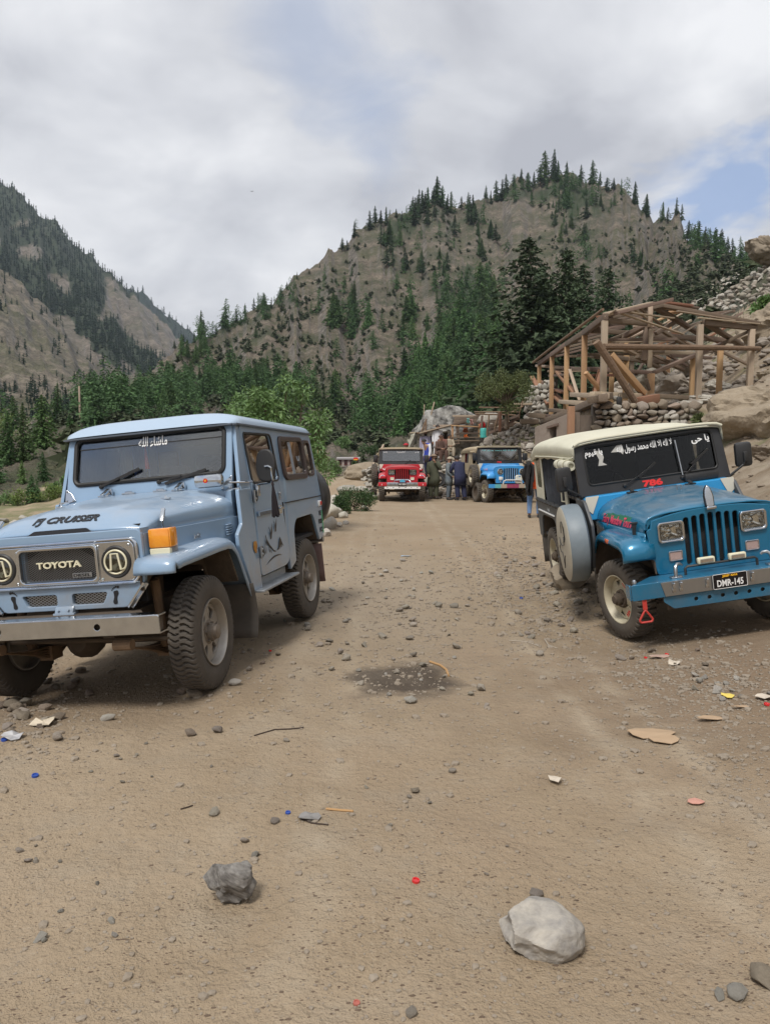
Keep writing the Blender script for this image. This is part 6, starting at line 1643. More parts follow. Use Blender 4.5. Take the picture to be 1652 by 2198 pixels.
 # tie-down loops, hinges on the bonnet
 for (u, t) in ((.25, .20), (-.10, .30)):
  x, y, z = hp(u, t); b = MB(); b.tube([(x - .02, y, z), (x - .02, y, z + .045), (x + .02, y, z + .045), (x + .02, y, z)], .005, 6); b.build('tie_loop', M_steel, q['hood'])
 for u in (.45, -.45):
  x, y, z = hp(u, .06); b = MB(); b.box((x, y, z + .006), (.10, .05, .014), None, .004); b.bar((x, y + .03, z + .012), (x, y - .04, z + .035), .03, .015); b.build('bonnet_hinge', M_black, q['hood'])
 # writing on the bonnet flank
 def flank(u, v, q_):
  yy = .30 - u * 1.0 - .38
  ww = np.interp(yy, [-.72, .43], [.645, .548])
  return (ww * .996 + q_ + .003 - .02 * max(0, (v - .0) / .1) ** 2, -u * -1 * 1 - .16 if False else (u - .165), 1.005 + v)
 def flank2(u, v, q_):
  y = u - .20; zz = 1.030 + v + .010 * u
  t = np.interp(y, [-.72, .385], [0, .9]); h = np.interp(t, [0, .5, .85], [1.235, 1.215, 1.192]); w = np.interp(t, [0, 1], [.645, .548])
  f_ = min(.999, max(0, (zz - .955) / (h - .955))); uu = (1 - f_ ** 3.0) ** (1 / 3.0)
  return (w * uu + q_ + .005, y, zz)
 b = MB(); b.text('Fairy Meadow Tours', .08, flank2, .002, shear=.4, bold=.0012, width=.68, height=.105); b.build('lettering', pmat('pink_vinyl', (.72, .07, .14), None, rough=.5), q['hood'])
 b = MB()
 rng = random.Random(4)
 for k in range(16):
  u0 = -.25 + .034 * k; b.plate([[(u0 - .03, .012), (u0 + .03, .018), (u0 + .02, .060 + .014 * rng.random()), (u0 - .015, .052 + .016 * rng.random())]], .001, 0, lambda u, v, q_: flank2(u, v, q_ - .0015 - .0002 * k))
 b.build('green_scroll_print', pmat('green_print', (.02, .16, .09), None, rough=.5), q['hood'])
 # torn film on the windscreen, long visor
 b = MB()
 for poly_ in ([(-.53, 1.66), (-.47, 1.66), (-.45, 1.59), (-.47, 1.54), (-.43, 1.51), (-.52, 1.51), (-.50, 1.57)], [(-.37, 1.625), (-.30, 1.69), (-.25, 1.69), (-.24, 1.63), (-.255, 1.59), (-.28, 1.62)]):
  b.plate([poly_], .001, 0, lambda u, v, q_: ws(u, v, q_ + .012)); b.cut()
 b.build('torn_film', pmat('film_remnant', (.42, .41, .38), None, rough=.6), root)
 b = MB(); b.box(ws(.46, 1.275, .05), (.34, .05, .085), None, .02); b.build('demister_box', M_black, root)
 b = MB(); b.bar(ws(.28, 1.31, .045), ws(.27, 1.66, .045), .010, .010); b.build('screen_divider', M_steel, root)
AR_KALIMA = '\uFEEA\uFEE0\uFEDF\uFE8D \uFEDD\uFEEE\uFEB3\uFEAD \uFEAA\uFEE4\uFEA4\uFEE3 \uFEEA\uFEE0\uFEDF\uFE8D \uFEFB\uFE8D \uFEEA\uFEDF\uFE8D \uFEFB'
AR_HAYY = '\uFEF0\uFEA3 \uFE8E\uFEF3'
AR_QAYYUM = '\uFEE1\uFEEE\uFEF4\uFED7 \uFE8E\uFEF3'
M_786 = pmat('red_vinyl', (.70, .02, .02), None, rough=.5)
blue_jeep = build_jeep(dict(
 name='jeep', label='metallic blue jeep with cream canvas top and covered side spare, nearest at the right', pose=BLUEJEEP_POSE,
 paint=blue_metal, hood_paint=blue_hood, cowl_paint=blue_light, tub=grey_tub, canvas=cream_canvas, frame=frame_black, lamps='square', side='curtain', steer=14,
 wipers=[(-.30, 1.285, -.02, 1.43), (.28, 1.285, .52, 1.49)],
 glass_text=[(AR_KALIMA, -.03, 1.640, .56, .095, M_white, .0125, .0015), (AR_HAYY, .535, 1.635, .18, .085, M_white, .0125, .003), (AR_QAYYUM, -.545, 1.640, .18, .085, M_white, .0125, .003), ('786', -.02, 1.277, .20, .066, M_786, .0275, .005)],
 mirror=(.90, 1.43), glass=glassmat('dark_screen_glass', (.50, .52, .52), 0.0, ior=1.38), spare='cover', extras=blue_extras, crown=.075))
# ---- the two jeeps up the road
def far_pose(px, py, yaw, Y, sc=1.0):
 d = pdir(px, py); X = d[0] / d[1] * Y
 return pose((X, Y, hz(X, Y) - .01), yaw, 0, 0) @ Matrix.Scale(sc, 4)
red_paint = pmat('red_paint', (0.50, 0.016, 0.030), (0.44, 0.014, 0.026), 3, 0.3, coat=0.5, dust=((0.36, 0.20, 0.17), 0.35))
tan_canvas = pmat('tan_canvas', (0.40, 0.325, 0.215), (0.34, 0.275, 0.18), 3, 0.85, bump=0.006, bscale=12)
sand_canvas = pmat('sand_canvas', (0.46, 0.40, 0.27), (0.40, 0.33, 0.22), 3, 0.85, bump=0.006, bscale=12)
def red_extras(root, q):
 bp = empty('front_bumper', parent=root)
 b = MB(); b.box((0, .62, .60), (1.00, .07, .115), None, .01); b.build('bumper_plate', M_steel, bp)
 for s in (-1, 1):
  b = MB(); b.box((s * .635, .62, .60), (.28, .08, .125), None, .012); b.build('bumper_end', red_paint, bp)
  b = MB(); b.text('S', .06, lambda u, v, q_: (-u + s * .66, .663 + q_, .59 + v), .002, bold=.002, height=.05); b.build('lettering', M_white, bp)
  for k in (0, 1):
   b = MB(); b.bar((s * (.22 + .14 * k), .657, .565), (s * (.26 + .14 * k), .657, .64), .006, .02, up=(0, 1, 0)); b.build('bumper_slash', M_black, bp)
 b = MB(); b.plate([rrect(0, .49, 1.16, .085, .01)] + [circ(u, .49, .016, 12) for u in (-.48, -.29, -.1, .1, .29, .48)], .02, .004, lambda u, v, q_: (-u, .63 + q_, v)); b.build('bumper_skirt', M_white, bp)
 b = MB(); b.box((0, .60, .49), (1.1, .02, .06)); b.build('skirt_backing', M_under, bp)
 b = MB(); b.plate([rrect(0, .605, .28, .10, .01)], .008, .002, lambda u, v, q_: (-u, .665 + q_, v)); pl = b.build('number_plate', M_gloss, bp)
 b = MB(); b.text('GLT-8521', .06, lambda u, v, q_: (-u, .671 + q_, .605 + v), .002, bold=.0015, width=.235, height=.05); b.build('lettering', M_white, pl)
 b = MB(); b.plate([[(.095 * math.cos(a), .665 + .085 * math.sin(a)) for a in np.linspace(0, math.pi, 16)]], .008, .002, lambda u, v, q_: (-u, .668 + q_, v)); b.build('half_round_emblem', pmat('sky_blue_vinyl', (.08, .38, .58), None, rough=.4), bp)
 b = MB(); b.tube([(-.27, .58, .64), (-.25, .60, .72), (-.2, .61, .745), (.2, .61, .745), (.25, .60, .72), (.27, .58, .64)], .018, 8); b.build('nudge_bar', M_chrome, root)
 for s in (-1, 1):
  for k, (r0, r1, m_) in enumerate(((.10, .085, M_white), (.083, .065, pmat('violet_vinyl', (.12, .06, .30), None, rough=.5)), (.063, .045, M_white))):
   b = MB(); arc = [(r0 * math.cos(a), r0 * math.sin(a)) for a in np.linspace(0, math.pi, 14)] + [(r1 * math.cos(a), r1 * math.sin(a)) for a in np.linspace(math.pi, 0, 14)]
   b.plate([arc], .003, 0, lambda u, v, q_: (s * .635 + u, .452 + q_, .80 + v)); b.build('arch_emblem', m_, root)
  b = MB(); b.text('\uFE8E\uFEF3\uFE8E', .1, lambda u, v, q_: (-u + s * .55, .30 + q_ - .3 * v, 1.085 + v * .8), .003, bold=.002, width=.16, height=.07); b.build('lettering', M_white, root)
 b = MB(); b.bar((.46, .40, .72), (.46, .40, .80), .06, .02, up=(0, 1, 0)); b.build('white_tag', M_white, root)
red_jeep = build_jeep(dict(
 name='jeep', label='red jeep with sandy canvas top facing the camera up the road', pose=far_pose(862, 1076, 180.5, 28.9, 1.14), far=True,
 paint=red_paint, tub=grey_tub, canvas=sand_canvas, frame=frame_black, lamps='square', side='curtain', slot_mat=red_paint, chrome_bezel=False,
 wipers=[(.50, 1.30, .26, 1.33)], glass_text=[(AR_QAYYUM, -.53, 1.64, .13, .05, M_white, .0125, .002), (AR_KALIMA, 0, 1.64, .28, .055, M_white, .0125, .002), (AR_HAYY, .53, 1.64, .13, .05, M_white, .0125, .002)],
 mirror=(.86, 1.42), spare='bare', spare_z=.88, extras=red_extras, crown=.06))
sky_paint = pmat('bright_sky_blue_paint', (0.045, 0.285, 0.66), (0.055, 0.32, 0.70), 3, 0.35, coat=0.35, dust=((0.20, 0.38, 0.58), 0.4))
def blue2_extras(root, q):
 bp = empty('front_bumper', parent=root)
 cols = [(.05, .30, .66), (.13, .42, .45), (.42, .34, .27), (.30, .05, .14), (.30, .05, .14), (.42, .34, .27), (.13, .42, .45), (.05, .30, .66)]
 for k, c in enumerate(cols):
  x0 = -.76 + 1.52 * k / 8
  b = MB(); b.box((-(x0 + .095), .60, .545), (.19, .05 + .001 * (k % 2), .115), None, .0); b.build('bumper_segment', pmat('bumper_band_%d' % min(k, 7 - k), c, None, rough=.5), bp)
 b = MB(); b.text('GIL-70', .06, lambda u, v, q_: (-u, .628 + q_, .545 + v), .002, bold=.001, width=.25, height=.05); b.build('lettering', pmat('rust_print', (.45, .12, .10), None, rough=.5), bp)
 b = MB(); b.tube([(-.30, .58, .60), (-.28, .60, .70), (-.22, .61, .73), (.22, .61, .73), (.28, .60, .70), (.30, .58, .60)], .020, 8); b.build('nudge_bar', pmat('white_bar', (.62, .62, .60), None, rough=.4), root)
 b = MB(); b.plate([rpoly([(-.10, -.13), (.10, -.13), (.10, .06), (.07, .13), (-.06, .13), (-.10, .08)], .025), rpoly([(.0, .055), (.06, .045), (.055, .095), (.01, .1)], .01)], .10, .015, lambda u, v, q_: (-u - .20, .54 + q_, .755 + v)); b.build('jerrycan', pmat('white_can', (.66, .66, .60), None, rough=.5), root)
 b = MB(); b.box((.35, .47, .78), (.10, .02, .10), None, .005); b.bar((.35, .47, .66), (.35, .47, .74), .012, .012); b.build('white_tag', M_white, root)
 b = MB(); b.text('\uFE8E\uFEF3 \uFEEA\uFEE0\uFEDF\uFE8D', .1, lambda u, v, q_: (.615 - .02 * u + q_, u - .30, 1.04 + v), .004, bold=.002, width=.40, height=.08); b.build('lettering', pmat('pink_print', (.65, .35, .45), None, rough=.5), root)
far_blue_jeep = build_jeep(dict(
 name='jeep', label='sky blue jeep with round lamps and tan canvas side beside the rubble bank', pose=far_pose(1087, 1077, 188, 28.2, 1.16), far=True,
 paint=sky_paint, tub=tan_canvas, canvas=tan_canvas, frame=frame_black, lamps='round', side='door', steer=8, slot_mat=pmat('pale_bar', (.35, .45, .55), None, rough=.4),
 wipers=[(-.26, 1.29, -.02, 1.54), (.35, 1.29, .48, 1.46)], glass_text=[(AR_KALIMA, .0, 1.655, 1.15, .05, pmat('turquoise_print', (.20, .60, .58), None, rough=.5), .0125, .002), ('786', -.02, 1.277, .16, .05, M_786, .0275, .003)],
 mirror=(.84, 1.45), spare='bare', spare_z=.84, extras=blue2_extras, crown=.07))
# ================================================================== STONES
M_stone = pmat('grey_stone', (0.180, 0.155, 0.125), (0.37, 0.325, 0.268), 9, 0.9, contrast=0.15, bump=0.006, bscale=30, rnd=0.28)
M_stone_p = pmat('pale_stone', (0.27, 0.25, 0.215), (0.46, 0.43, 0.375), 6, 0.9, contrast=0.15, bump=0.008, bscale=24, rnd=0.22)
M_stone_b = pmat('brown_stone', (0.155, 0.12, 0.088), (0.30, 0.245, 0.19), 6, 0.9, contrast=0.15, bump=0.008, bscale=24, rnd=0.2)
M_lichen = pmat('lichen_rock', (0.055, 0.052, 0.048), (0.36, 0.35, 0.325), 3.0, 0.95, contrast=0.72, bump=0.10, bscale=4, detail=9)
M_tan = pmat('tan_sandstone', (0.215, 0.170, 0.118), (0.345, 0.285, 0.21), 2.2, 0.95, contrast=0.3, bump=0.12, bscale=4, detail=9)
def hull_stone(seed, n=16, flat=.75, bev=.05, smooth=False):
 rg_ = random.Random(seed); bm = bmesh.new()
 for _ in range(n):
  v = Vector((rg_.gauss(0, 1), rg_.gauss(0, 1), rg_.gauss(0, 1))).normalized()
  bm.verts.new((v.x * rg_.uniform(.82, 1.1), v.y * rg_.uniform(.68, .92), v.z * flat * rg_.uniform(.85, 1.08)))
 r_ = bmesh.ops.convex_hull(bm, input=bm.verts[:])
 bmesh.ops.delete(bm, geom=[g for g in bm.verts if not g.link_faces], context='VERTS')
 bmesh.ops.dissolve_limit(bm, angle_limit=R(14), verts=bm.verts[:], edges=bm.edges[:])
 bmesh.ops.bevel(bm, geom=bm.edges[:], offset=bev, segments=1, affect='EDGES')
 bmesh.ops.triangulate(bm, faces=bm.faces[:])
 me = bpy.data.meshes.new('stone'); bm.to_mesh(me); bm.free()
 me.polygons.foreach_set('use_smooth', np.full(len(me.polygons), True)); me.set_sharp_from_angle(angle=R(38))
 return me
def with_mat(me, m): c = me.copy(); c.materials.append(m); return c
_base = [hull_stone(100 + k, 14 + 2 * (k % 4), .62 + .05 * (k % 4)) for k in range(8)]
ST_G = [with_mat(m, M_stone) for m in _base]; ST_P = [with_mat(m, M_stone_p) for m in _base]; ST_B = [with_mat(m, M_stone_b) for m in _base]
def stone(name, loc, size, meshes, label=None, cat=None, group=None, parent=None, rg_=random, flat=1.0, sink=.25, tilt=.5):
 o = bpy.data.objects.new(name, rg_.choice(meshes)); link(o, parent)
 s = size / 2
 o.scale = (s * rg_.uniform(.85, 1.2), s * rg_.uniform(.85, 1.2), s * flat * rg_.uniform(.8, 1.1))
 o.rotation_euler = (rg_.uniform(-tilt, tilt), rg_.uniform(-tilt, tilt), rg_.uniform(0, 6.28))
 o.location = (loc[0], loc[1], loc[2] + s * flat * .7 * (1 - sink))
 return tag(o, label, cat, group)
def boulder_mesh(seed, dims, sub=4, amp=.22, freq=1.3, facet=.5, mat=None, strata=0.0):
 bm = bmesh.new(); bmesh.ops.create_icosphere(bm, subdivisions=sub, radius=1)
 v = np.array([q.co[:] for q in bm.verts]); rg_ = np.random.default_rng(seed)
 nrm = rg_.normal(0, 1, (18, 3)); nrm /= np.linalg.norm(nrm, axis=1)[:, None]; off = rg_.uniform(.72, .98, 18)
 d = v @ nrm.T; lim = np.where(d > 1e-3, off[None] / np.clip(d, 1e-3, None), 9).min(1)
 r_ = 1 + (np.minimum(lim, 1.0) - 1) * facet * 1.6
 n3 = fbm(v[:, 0] * freq + seed, v[:, 1] * freq + v[:, 2] * freq * .8, 5, seed) + .6 * fbm(v[:, 2] * freq * 2.2 + 7, v[:, 0] * freq * 2 - v[:, 1], 4, seed + 5)
 r_ = r_ + amp * n3 * .5 + amp * .35 * (ridged(v[:, 0] * freq * 2 + 3, v[:, 2] * freq * 2 + v[:, 1], 3, seed + 9) - .5)
 v = v * r_[:, None]
 if strata: v[:, 0] += strata * np.sin(v[:, 2] * 14)
 v = v * np.array(dims)
 f = np.array([[q.index for q in p.verts] for p in bm.faces]); bm.free()
 return mesh_np('boulder', v, f, mat, smooth=True, angle=35)
def boulder(name, loc, dims, label, seed, mat, rot=(0, 0, 0), group=None, cat='boulder', **kw):
 o = link(bpy.data.objects.new(name, boulder_mesh(seed, dims, mat=mat, **kw))); o.location = loc; o.rotation_euler = rot
 return tag(o, label, cat, group)
srg = random.Random(77)
# two rocks in the foreground
x, y, z = pix_ground(1163, 2050)
M_fg = pmat('pale_vein_rock', (0.47, 0.43, 0.365), (0.19, 0.18, 0.175), 15, 0.9, contrast=0.4, bump=0.008, bscale=38, detail=9, stretch=(1, 1.6, .8))
boulder('boulder', (x, y + .05, z + .048), (.150, .12, .090), 'rounded pale grey rock with dark veins nearest on the dirt road', 5, M_fg, (0.1, 0.15, .2), sub=5, amp=.17, freq=1.4, facet=1.0, cat='rock')
x, y, z = pix_ground(500, 1950)
M_fg2 = pmat('dark_banded_rock', (0.10, 0.088, 0.08), (0.52, 0.49, 0.45), 2.6, 0.9, contrast=0.6, bump=0.01, bscale=50, detail=9, stretch=(.6, 1, 2.4))
me = boulder_mesh(431, (1, 1, 1), sub=4, amp=.34, freq=1.7, facet=1.25, mat=M_fg2)
o = link(bpy.data.objects.new('rock', me)); o.location = (x - .01, y + .05, z + .06); o.scale = (.102, .08, .096); o.rotation_euler = (.3, .45, .3); tag(o, 'angular dark banded rock lying on the dirt road', 'rock')
# named single stones (px, py, size px, label)
for (px, py, sp, ms, lb) in ((1150, 1925, 40, ST_G, 'small grey stone just behind the large pale rock'), (883, 2178, 34, ST_G, 'small pitted stone at the near edge of the road'), (86, 2018, 34, ST_P, 'pale stone at the near left of the road'),
 (418, 1497, 44, ST_B, 'brown chock stone against the front tyre of the pale blue car'), (389, 1490, 28, ST_B, 'small stone beside the chock at the pale blue car tyre'), (232, 1546, 34, ST_P, 'upright pale stone in front of the pale blue car bumper'),
 (468, 1572, 30, ST_G, 'dark rounded stone on the road ahead of the pale blue car'), (410, 1578, 30, ST_B, 'flat brown stone beside the dark rounded stone'), (505, 1470, 34, ST_P, 'pale stone just right of the pale blue car tyre'),
 (1033, 1482, 28, ST_G, 'grey round stone right of the oil stain'), (1010, 1492, 20, ST_G, 'small stone next to the grey round stone by the oil stain'), (880, 1508, 34, ST_P, 'pale stone on the lower rim of the oil stain'), (978, 1392, 28, ST_G, 'dark stone on the gravel strip above the oil stain'),
 (1042, 1518, 20, ST_G, 'lone grey pebble below the oil stain'), (970, 1658, 20, ST_G, 'dark pebble in the middle of the road'), (890, 1700, 24, ST_B, 'brown pebble in the middle of the road'), (525, 1808, 26, ST_G, 'round grey stone left of the road centre'), (548, 1838, 24, ST_P, 'pale round stone above the banded rock'), (460, 1748, 26, ST_G, 'grey stone near the thin dark stick'), (590, 1765, 26, ST_G, 'grey stone beside the blue bottle cap'),
 (1640, 2110, 70, ST_B, 'half buried brown stone in the near right corner'), (1582, 2140, 58, ST_P, 'pale half buried stone beside the brown one in the near corner'), (1543, 2142, 34, ST_P, 'small pale stone left of the half buried ones in the near corner'),
 (1140, 1370, 18, ST_G, 'lone pebble beside the thin pale twigs')):
 x, y, z = pix_ground(px, py); stone('stone', (x, y, z), sp * y / F_PX, ms, lb, 'stone', rg_=srg, flat=.8)
# wedge under the rear wheel of the blue jeep
Mj = BLUEJEEP_POSE; p = Mj @ Vector((.70, -2.05, 0)); x, y, z = pix_ground(1222, 1262)
boulder('rock', (x, y + .08, z + .10), (.27, .22, .20), 'brown wedge rock beneath the rear wheel of the near blue jeep', 23, M_stone_b, (.2, .1, .6), cat='rock', sub=4, amp=.15, facet=.9)
# loose stones over the yard: gaussian patches (cx, cy, rx, ry, count, size lo, hi)
PN = {1190: 'near its front wheel', 1110: 'on the slope left of its spare', 1560: 'under its far bumper end', 1420: 'ahead of its bumper', 900: 'above the oil stain', 730: 'between the car and the oil stain', 880: 'around the oil stain', 840: 'farthest up the strip', 720: 'near the rear wheel', 905: 'around its bare middle', 60: 'beside the cream bag', 160: 'under the bumper', 560: 'behind the front tyre', 640: 'beside the rear tyre', 300: 'near the thin dark stick', 80: 'at the near left', 180: 'near the pale left stone'}
LBL = {'a': ('loose stone beside the near blue jeep', 'loose stones by the near blue jeep'), 'b': ('loose stone on the dirt road', 'loose stones on the road'), 'c': ('loose stone by the wheels of the pale blue car', 'loose stones by the pale blue car'), 'd': ('rubble stone below the pale blue car bumper', 'rubble stones below the bumper')}
cnt = 0
for (cx, cy, rx, ry, n, a, b_, k, ms) in ((1190, 1310, 90, 70, 36, 12, 26, 'a', ST_G), (1110, 1210, 70, 50, 30, 9, 18, 'a', ST_G), (1560, 1480, 100, 40, 20, 14, 28, 'a', ST_P), (1420, 1420, 120, 30, 10, 12, 26, 'a', ST_B),
 (900, 1330, 110, 110, 34, 10, 24, 'b', ST_G), (730, 1390, 60, 40, 16, 12, 26, 'b', ST_G), (880, 1460, 90, 50, 16, 9, 20, 'b', ST_P), (840, 1250, 120, 60, 22, 8, 16, 'b', ST_P), (720, 1300, 60, 60, 10, 8, 18, 'c', ST_P),
 (60, 1540, 70, 50, 30, 18, 48, 'd', ST_B), (160, 1480, 90, 30, 16, 14, 34, 'd', ST_B), (560, 1400, 60, 50, 8, 10, 20, 'c', ST_B), (640, 1330, 60, 20, 6, 10, 18, 'c', ST_P), (300, 1650, 250, 90, 14, 8, 18, 'b', ST_G), (905, 1750, 380, 160, 16, 8, 16, 'b', ST_G), (80, 1830, 70, 60, 8, 12, 24, 'b', ST_G), (180, 1980, 120, 90, 8, 12, 24, 'b', ST_P)):
 for i in range(int(n * .66)):
  px, py = srg.gauss(cx, rx * .55), srg.gauss(cy, ry * .55)
  if py < 1120 or px < -60 or px > 1700: continue
  x, y, z = pix_ground(px, py)
  stone('stone', (x, y, z), srg.uniform(a, b_) * y / F_PX, ms if srg.random() < .75 else ST_G, LBL[k][0] + (' ' + PN[cx] if cx in PN else ''), 'stone', LBL[k][1] + (', ' + PN[cx] if cx in PN else ''), rg_=srg, flat=.85, sink=.3); cnt += 1
# boulders in a row along the road edge
for (px, py, w_, h_) in ((748, 1064, 52, 26), (722, 1090, 44, 30), (712, 1112, 40, 34), (708, 1136, 34, 32), (776, 1064, 40, 22), (797, 1066, 26, 16), (735, 1112, 26, 16), (780, 1092, 16, 9), (786, 1096, 14, 8), (700, 1152, 24, 20), (742, 1126, 16, 10), (728, 1132, 18, 12)):
 x, y, z = pix_ground(px, py); k = y / F_PX
 boulder('boulder', (x, y + .1, z + h_ * k * .36), (w_ * k * .56, w_ * k * .45, h_ * k * .58), 'pale grey boulder in the row edging the road beside the dark bush', 40 + px, M_stone_p, (0, 0, srg.uniform(0, 3)), 'boulders edging the road', sub=3, amp=.2, facet=.8)
# edge stones at the far left of the yard
for (px, py, w_) in ((8, 1122, 30), (30, 1126, 22), (52, 1118, 26), (-15, 1128, 30), (75, 1112, 18)):
 x, y, z = pix_ground(px, py); stone('stone', (x, y, z), w_ * y / F_PX, ST_P, 'pale stone on the far left rim of the yard behind the bonnet', 'stone', 'stones on the far left rim', rg_=srg, flat=.7)
# dry-stone stack left of the red jeep
wl_ = empty('stone_wall', 'dry-stone stack of pale rocks left of the red jeep', 'wall')
for i in range(70):
 t = srg.random(); px = 782 + 42 * t + srg.uniform(-4, 4); top = 1003 - 4 * t; py = srg.uniform(top, 1066)
 Y = 29.5 + srg.uniform(0, .8) + (1066 - py) / 60 * .6; q = at_px(px, py, Y); stone('stone', (q.x, q.y, q.z - .06), srg.uniform(.17, .34), ST_P, parent=wl_, rg_=srg, flat=.8, sink=.2)
q = at_px(790, 985, 31); boulder('boulder', (q.x, q.y + .6, 1.05), (1.25, .8, .42), 'long sandy boulder capping the stack left of the red jeep', 61, M_tan, cat='boulder', sub=4, amp=.2)
# rubble bank behind the far blue jeep
rb = empty('rubble_bank', 'sloping bank of loose grey rubble behind the sky blue jeep', 'rubble')
k = 0
while k < 296:
 x = srg.uniform(.9, 7.1); y = srg.uniform(30.7, 35.2); z = hz(x, y)
 if srg.random() > .35 + .65 * (y - 30.7) / 4.5: continue
 stone('stone', (x, y, z), srg.uniform(.17, .42) * (1 if srg.random() < .9 else 1.5), ST_G if srg.random() < .75 else ST_P, parent=rb, rg_=srg, flat=.85, sink=.1, tilt=.9); k += 1
def rubble_mass(parent, pts, lo, hi, name, mat, flat=.8):
 n = len(pts); bm_v = []; bm_f = []
 me0 = _base[3]; v0 = np.array([q.co[:] for q in me0.vertices]); f0 = np.array([list(p.vertices) for p in me0.polygons])
 h = nrng.uniform(lo, hi, n) / 2
 me = merge(v0, f0, np.array(pts) + np.stack([h * 0, h * 0, h * .3], 1), np.stack([h, h * .85, h * flat], 1), nrng.uniform(0, 6.28, n), name, mat)
 o = link(bpy.data.objects.new(name, me), parent); o['kind'] = 'stuff'; return o
x, y = nrng.uniform(.6, 7.3, 1150), nrng.uniform(30.5, 35.6, 1150); pts = np.stack([x, y, height(x, y)], 1)
rubble_mass(rb, pts, .12, .30, 'small_rubble', M_stone)
# loose stone slope high on the right
rs = empty('stone_slope', 'steep slope of loose grey stones above the timber frame on the right', 'scree')
k = 0
while k < 280:
 px = srg.uniform(1478, 1690); py = srg.uniform(545, 690)
 lo_ = np.interp(px, [1478, 1540, 1652], [652, 610, 560]); hi_ = np.interp(px, [1478, 1560, 1652], [690, 672, 640])
 if not (lo_ < py < hi_): continue
 p = on_mesh(HILLP, px, py)
 if p is None: k += 1; continue
 stone('stone', p, srg.uniform(9, 21) * p[1] / F_PX, ST_G if srg.random() < .6 else ST_P, parent=rs, rg_=srg, flat=.75, sink=.2, tilt=.8); k += 1
# big boulders on the bank
for i, (px, py, Y, dims, mt, lb, rot) in enumerate((
 (1675, 890, 18.2, (1.5, 1.9, 1.0), M_tan, 'large smooth tan rock on the bank above the near blue jeep', (0, .35, .3)),
 (1668, 690, 33, (1.6, 1.6, 1.1), M_tan, 'tan outcrop at the right end of the timber frame', (0, .3, 0)), (1690, 762, 26, (1.2, 1.2, .5), M_tan, 'flat tan ledge below the right outcrop', (.1, .35, .2)),
 (1448, 808, 33, (1.15, .9, .72), M_stone, 'large grey boulder inside the timber frame', (0, .2, .4)), (1405, 800, 36, (.9, .8, .8), M_stone, 'grey boulder behind the leaning beam', (.2, 0, 1)), (1500, 770, 37, (1.2, .8, .6), M_stone, 'grey slab behind the twin posts', (0, .3, .5)),
 (1355, 770, 40, (1.0, .8, .6), M_stone, 'grey boulder far back in the timber frame', (0, .1, .2)), (1545, 805, 30, (.55, .4, .32), M_stone_p, 'pale block of stone right of the twin posts', (0, .2, .3)), (1598, 790, 28.5, (.42, .35, .32), M_stone, 'blue-grey block below the right post', (.1, .3, .4)),
 (1510, 842, 27, (.85, .5, .22), M_stone_p, 'flat pale slab at the foot of the twin posts', (0, .05, .3)), (1480, 850, 25.5, (.6, .4, .2), M_stone_p, 'pale flat rock on the terrace edge', (0, 0, .1)), (1560, 820, 28, (.4, .3, .2), M_stone_p, 'small pale rock beside the bare post', (0, 0, .7)),
 (1105, 815, 42, (1.3, 1.0, 1.0), M_tan, 'brown boulder behind the small olive tree', (0, .2, .1)), (1640, 535, 62, (1.7, 1.2, 1.1), M_stone_b, 'dark pointed rock on the skyline at the far right', (0, .5, .2)), (1460, 640, 62, (1.3, 1, .9), M_stone_b, 'reddish rock beside the round shrub on the skyline', (0, .2, .3)), (1570, 560, 66, (1.3, .9, .6), M_stone_b, 'brown rock near the skyline left of the pointed rock', (0, .4, .4)),
 (1352, 905, 22.9, (.5, .4, .3), M_stone_p, 'pale rock at the base of the terrace wall', (0, 0, .2)), (1395, 915, 22.6, (.42, .35, .28), M_stone_p, 'round pale rock just above the jeep roof', (0, 0, .9)), (1640, 960, 14.5, (.35, .3, .16), M_stone_b, 'half buried flat stone on the earth bank', (0, .5, .2)))):
 q = at_px(px, py, Y)
 zs = hz(q.x, q.y) + dims[2] * .30 if Y < 46 else (on_mesh(HILLP, px, py)[2] + dims[2] * .2 if on_mesh(HILLP, px, py) is not None else q.z)
 if Y >= 46 and on_mesh(HILLP, px, py) is not None: q = Vector(on_mesh(HILLP, px, py))
 boulder('boulder', (q.x, q.y, min(max(zs, q.z - dims[2] * .7), hz(q.x, q.y) + dims[2] * (.30, -.42, -.1, -.3)[i + 1 if i < 3 else 0]) if Y < 46 else zs), dims, lb, 200 + i * 7, mt, rot, sub=5, amp=.42, facet=1.0, freq=1.5)
# rough rubble on the terrace inside and behind the frame
x, y = nrng.uniform(8.0, 17, 420), nrng.uniform(26.5, 42, 420); tp = np.stack([x, y, height(x, y)], 1)
tag(rubble_mass(None, tp, .15, .75, 'terrace_rubble', M_stone, .7), 'grey rubble strewn inside and behind the timber frame', 'rubble')
# clods on the earth bank
x, y = nrng.uniform(4.2, 13, 700), nrng.uniform(2, 23, 700); ok = x > np.interp(y, [0, 9, 15, 24], [4.4, 4.5, 5.0, 6.0]) + nrng.random(700); x, y = x[ok], y[ok]
o = rubble_mass(None, np.stack([x, y, height(x, y)], 1), .04, .20, 'bank_clods', M_stone_b, .6); tag(o, 'brown clods and stones sticking out of the earth bank', 'clods')
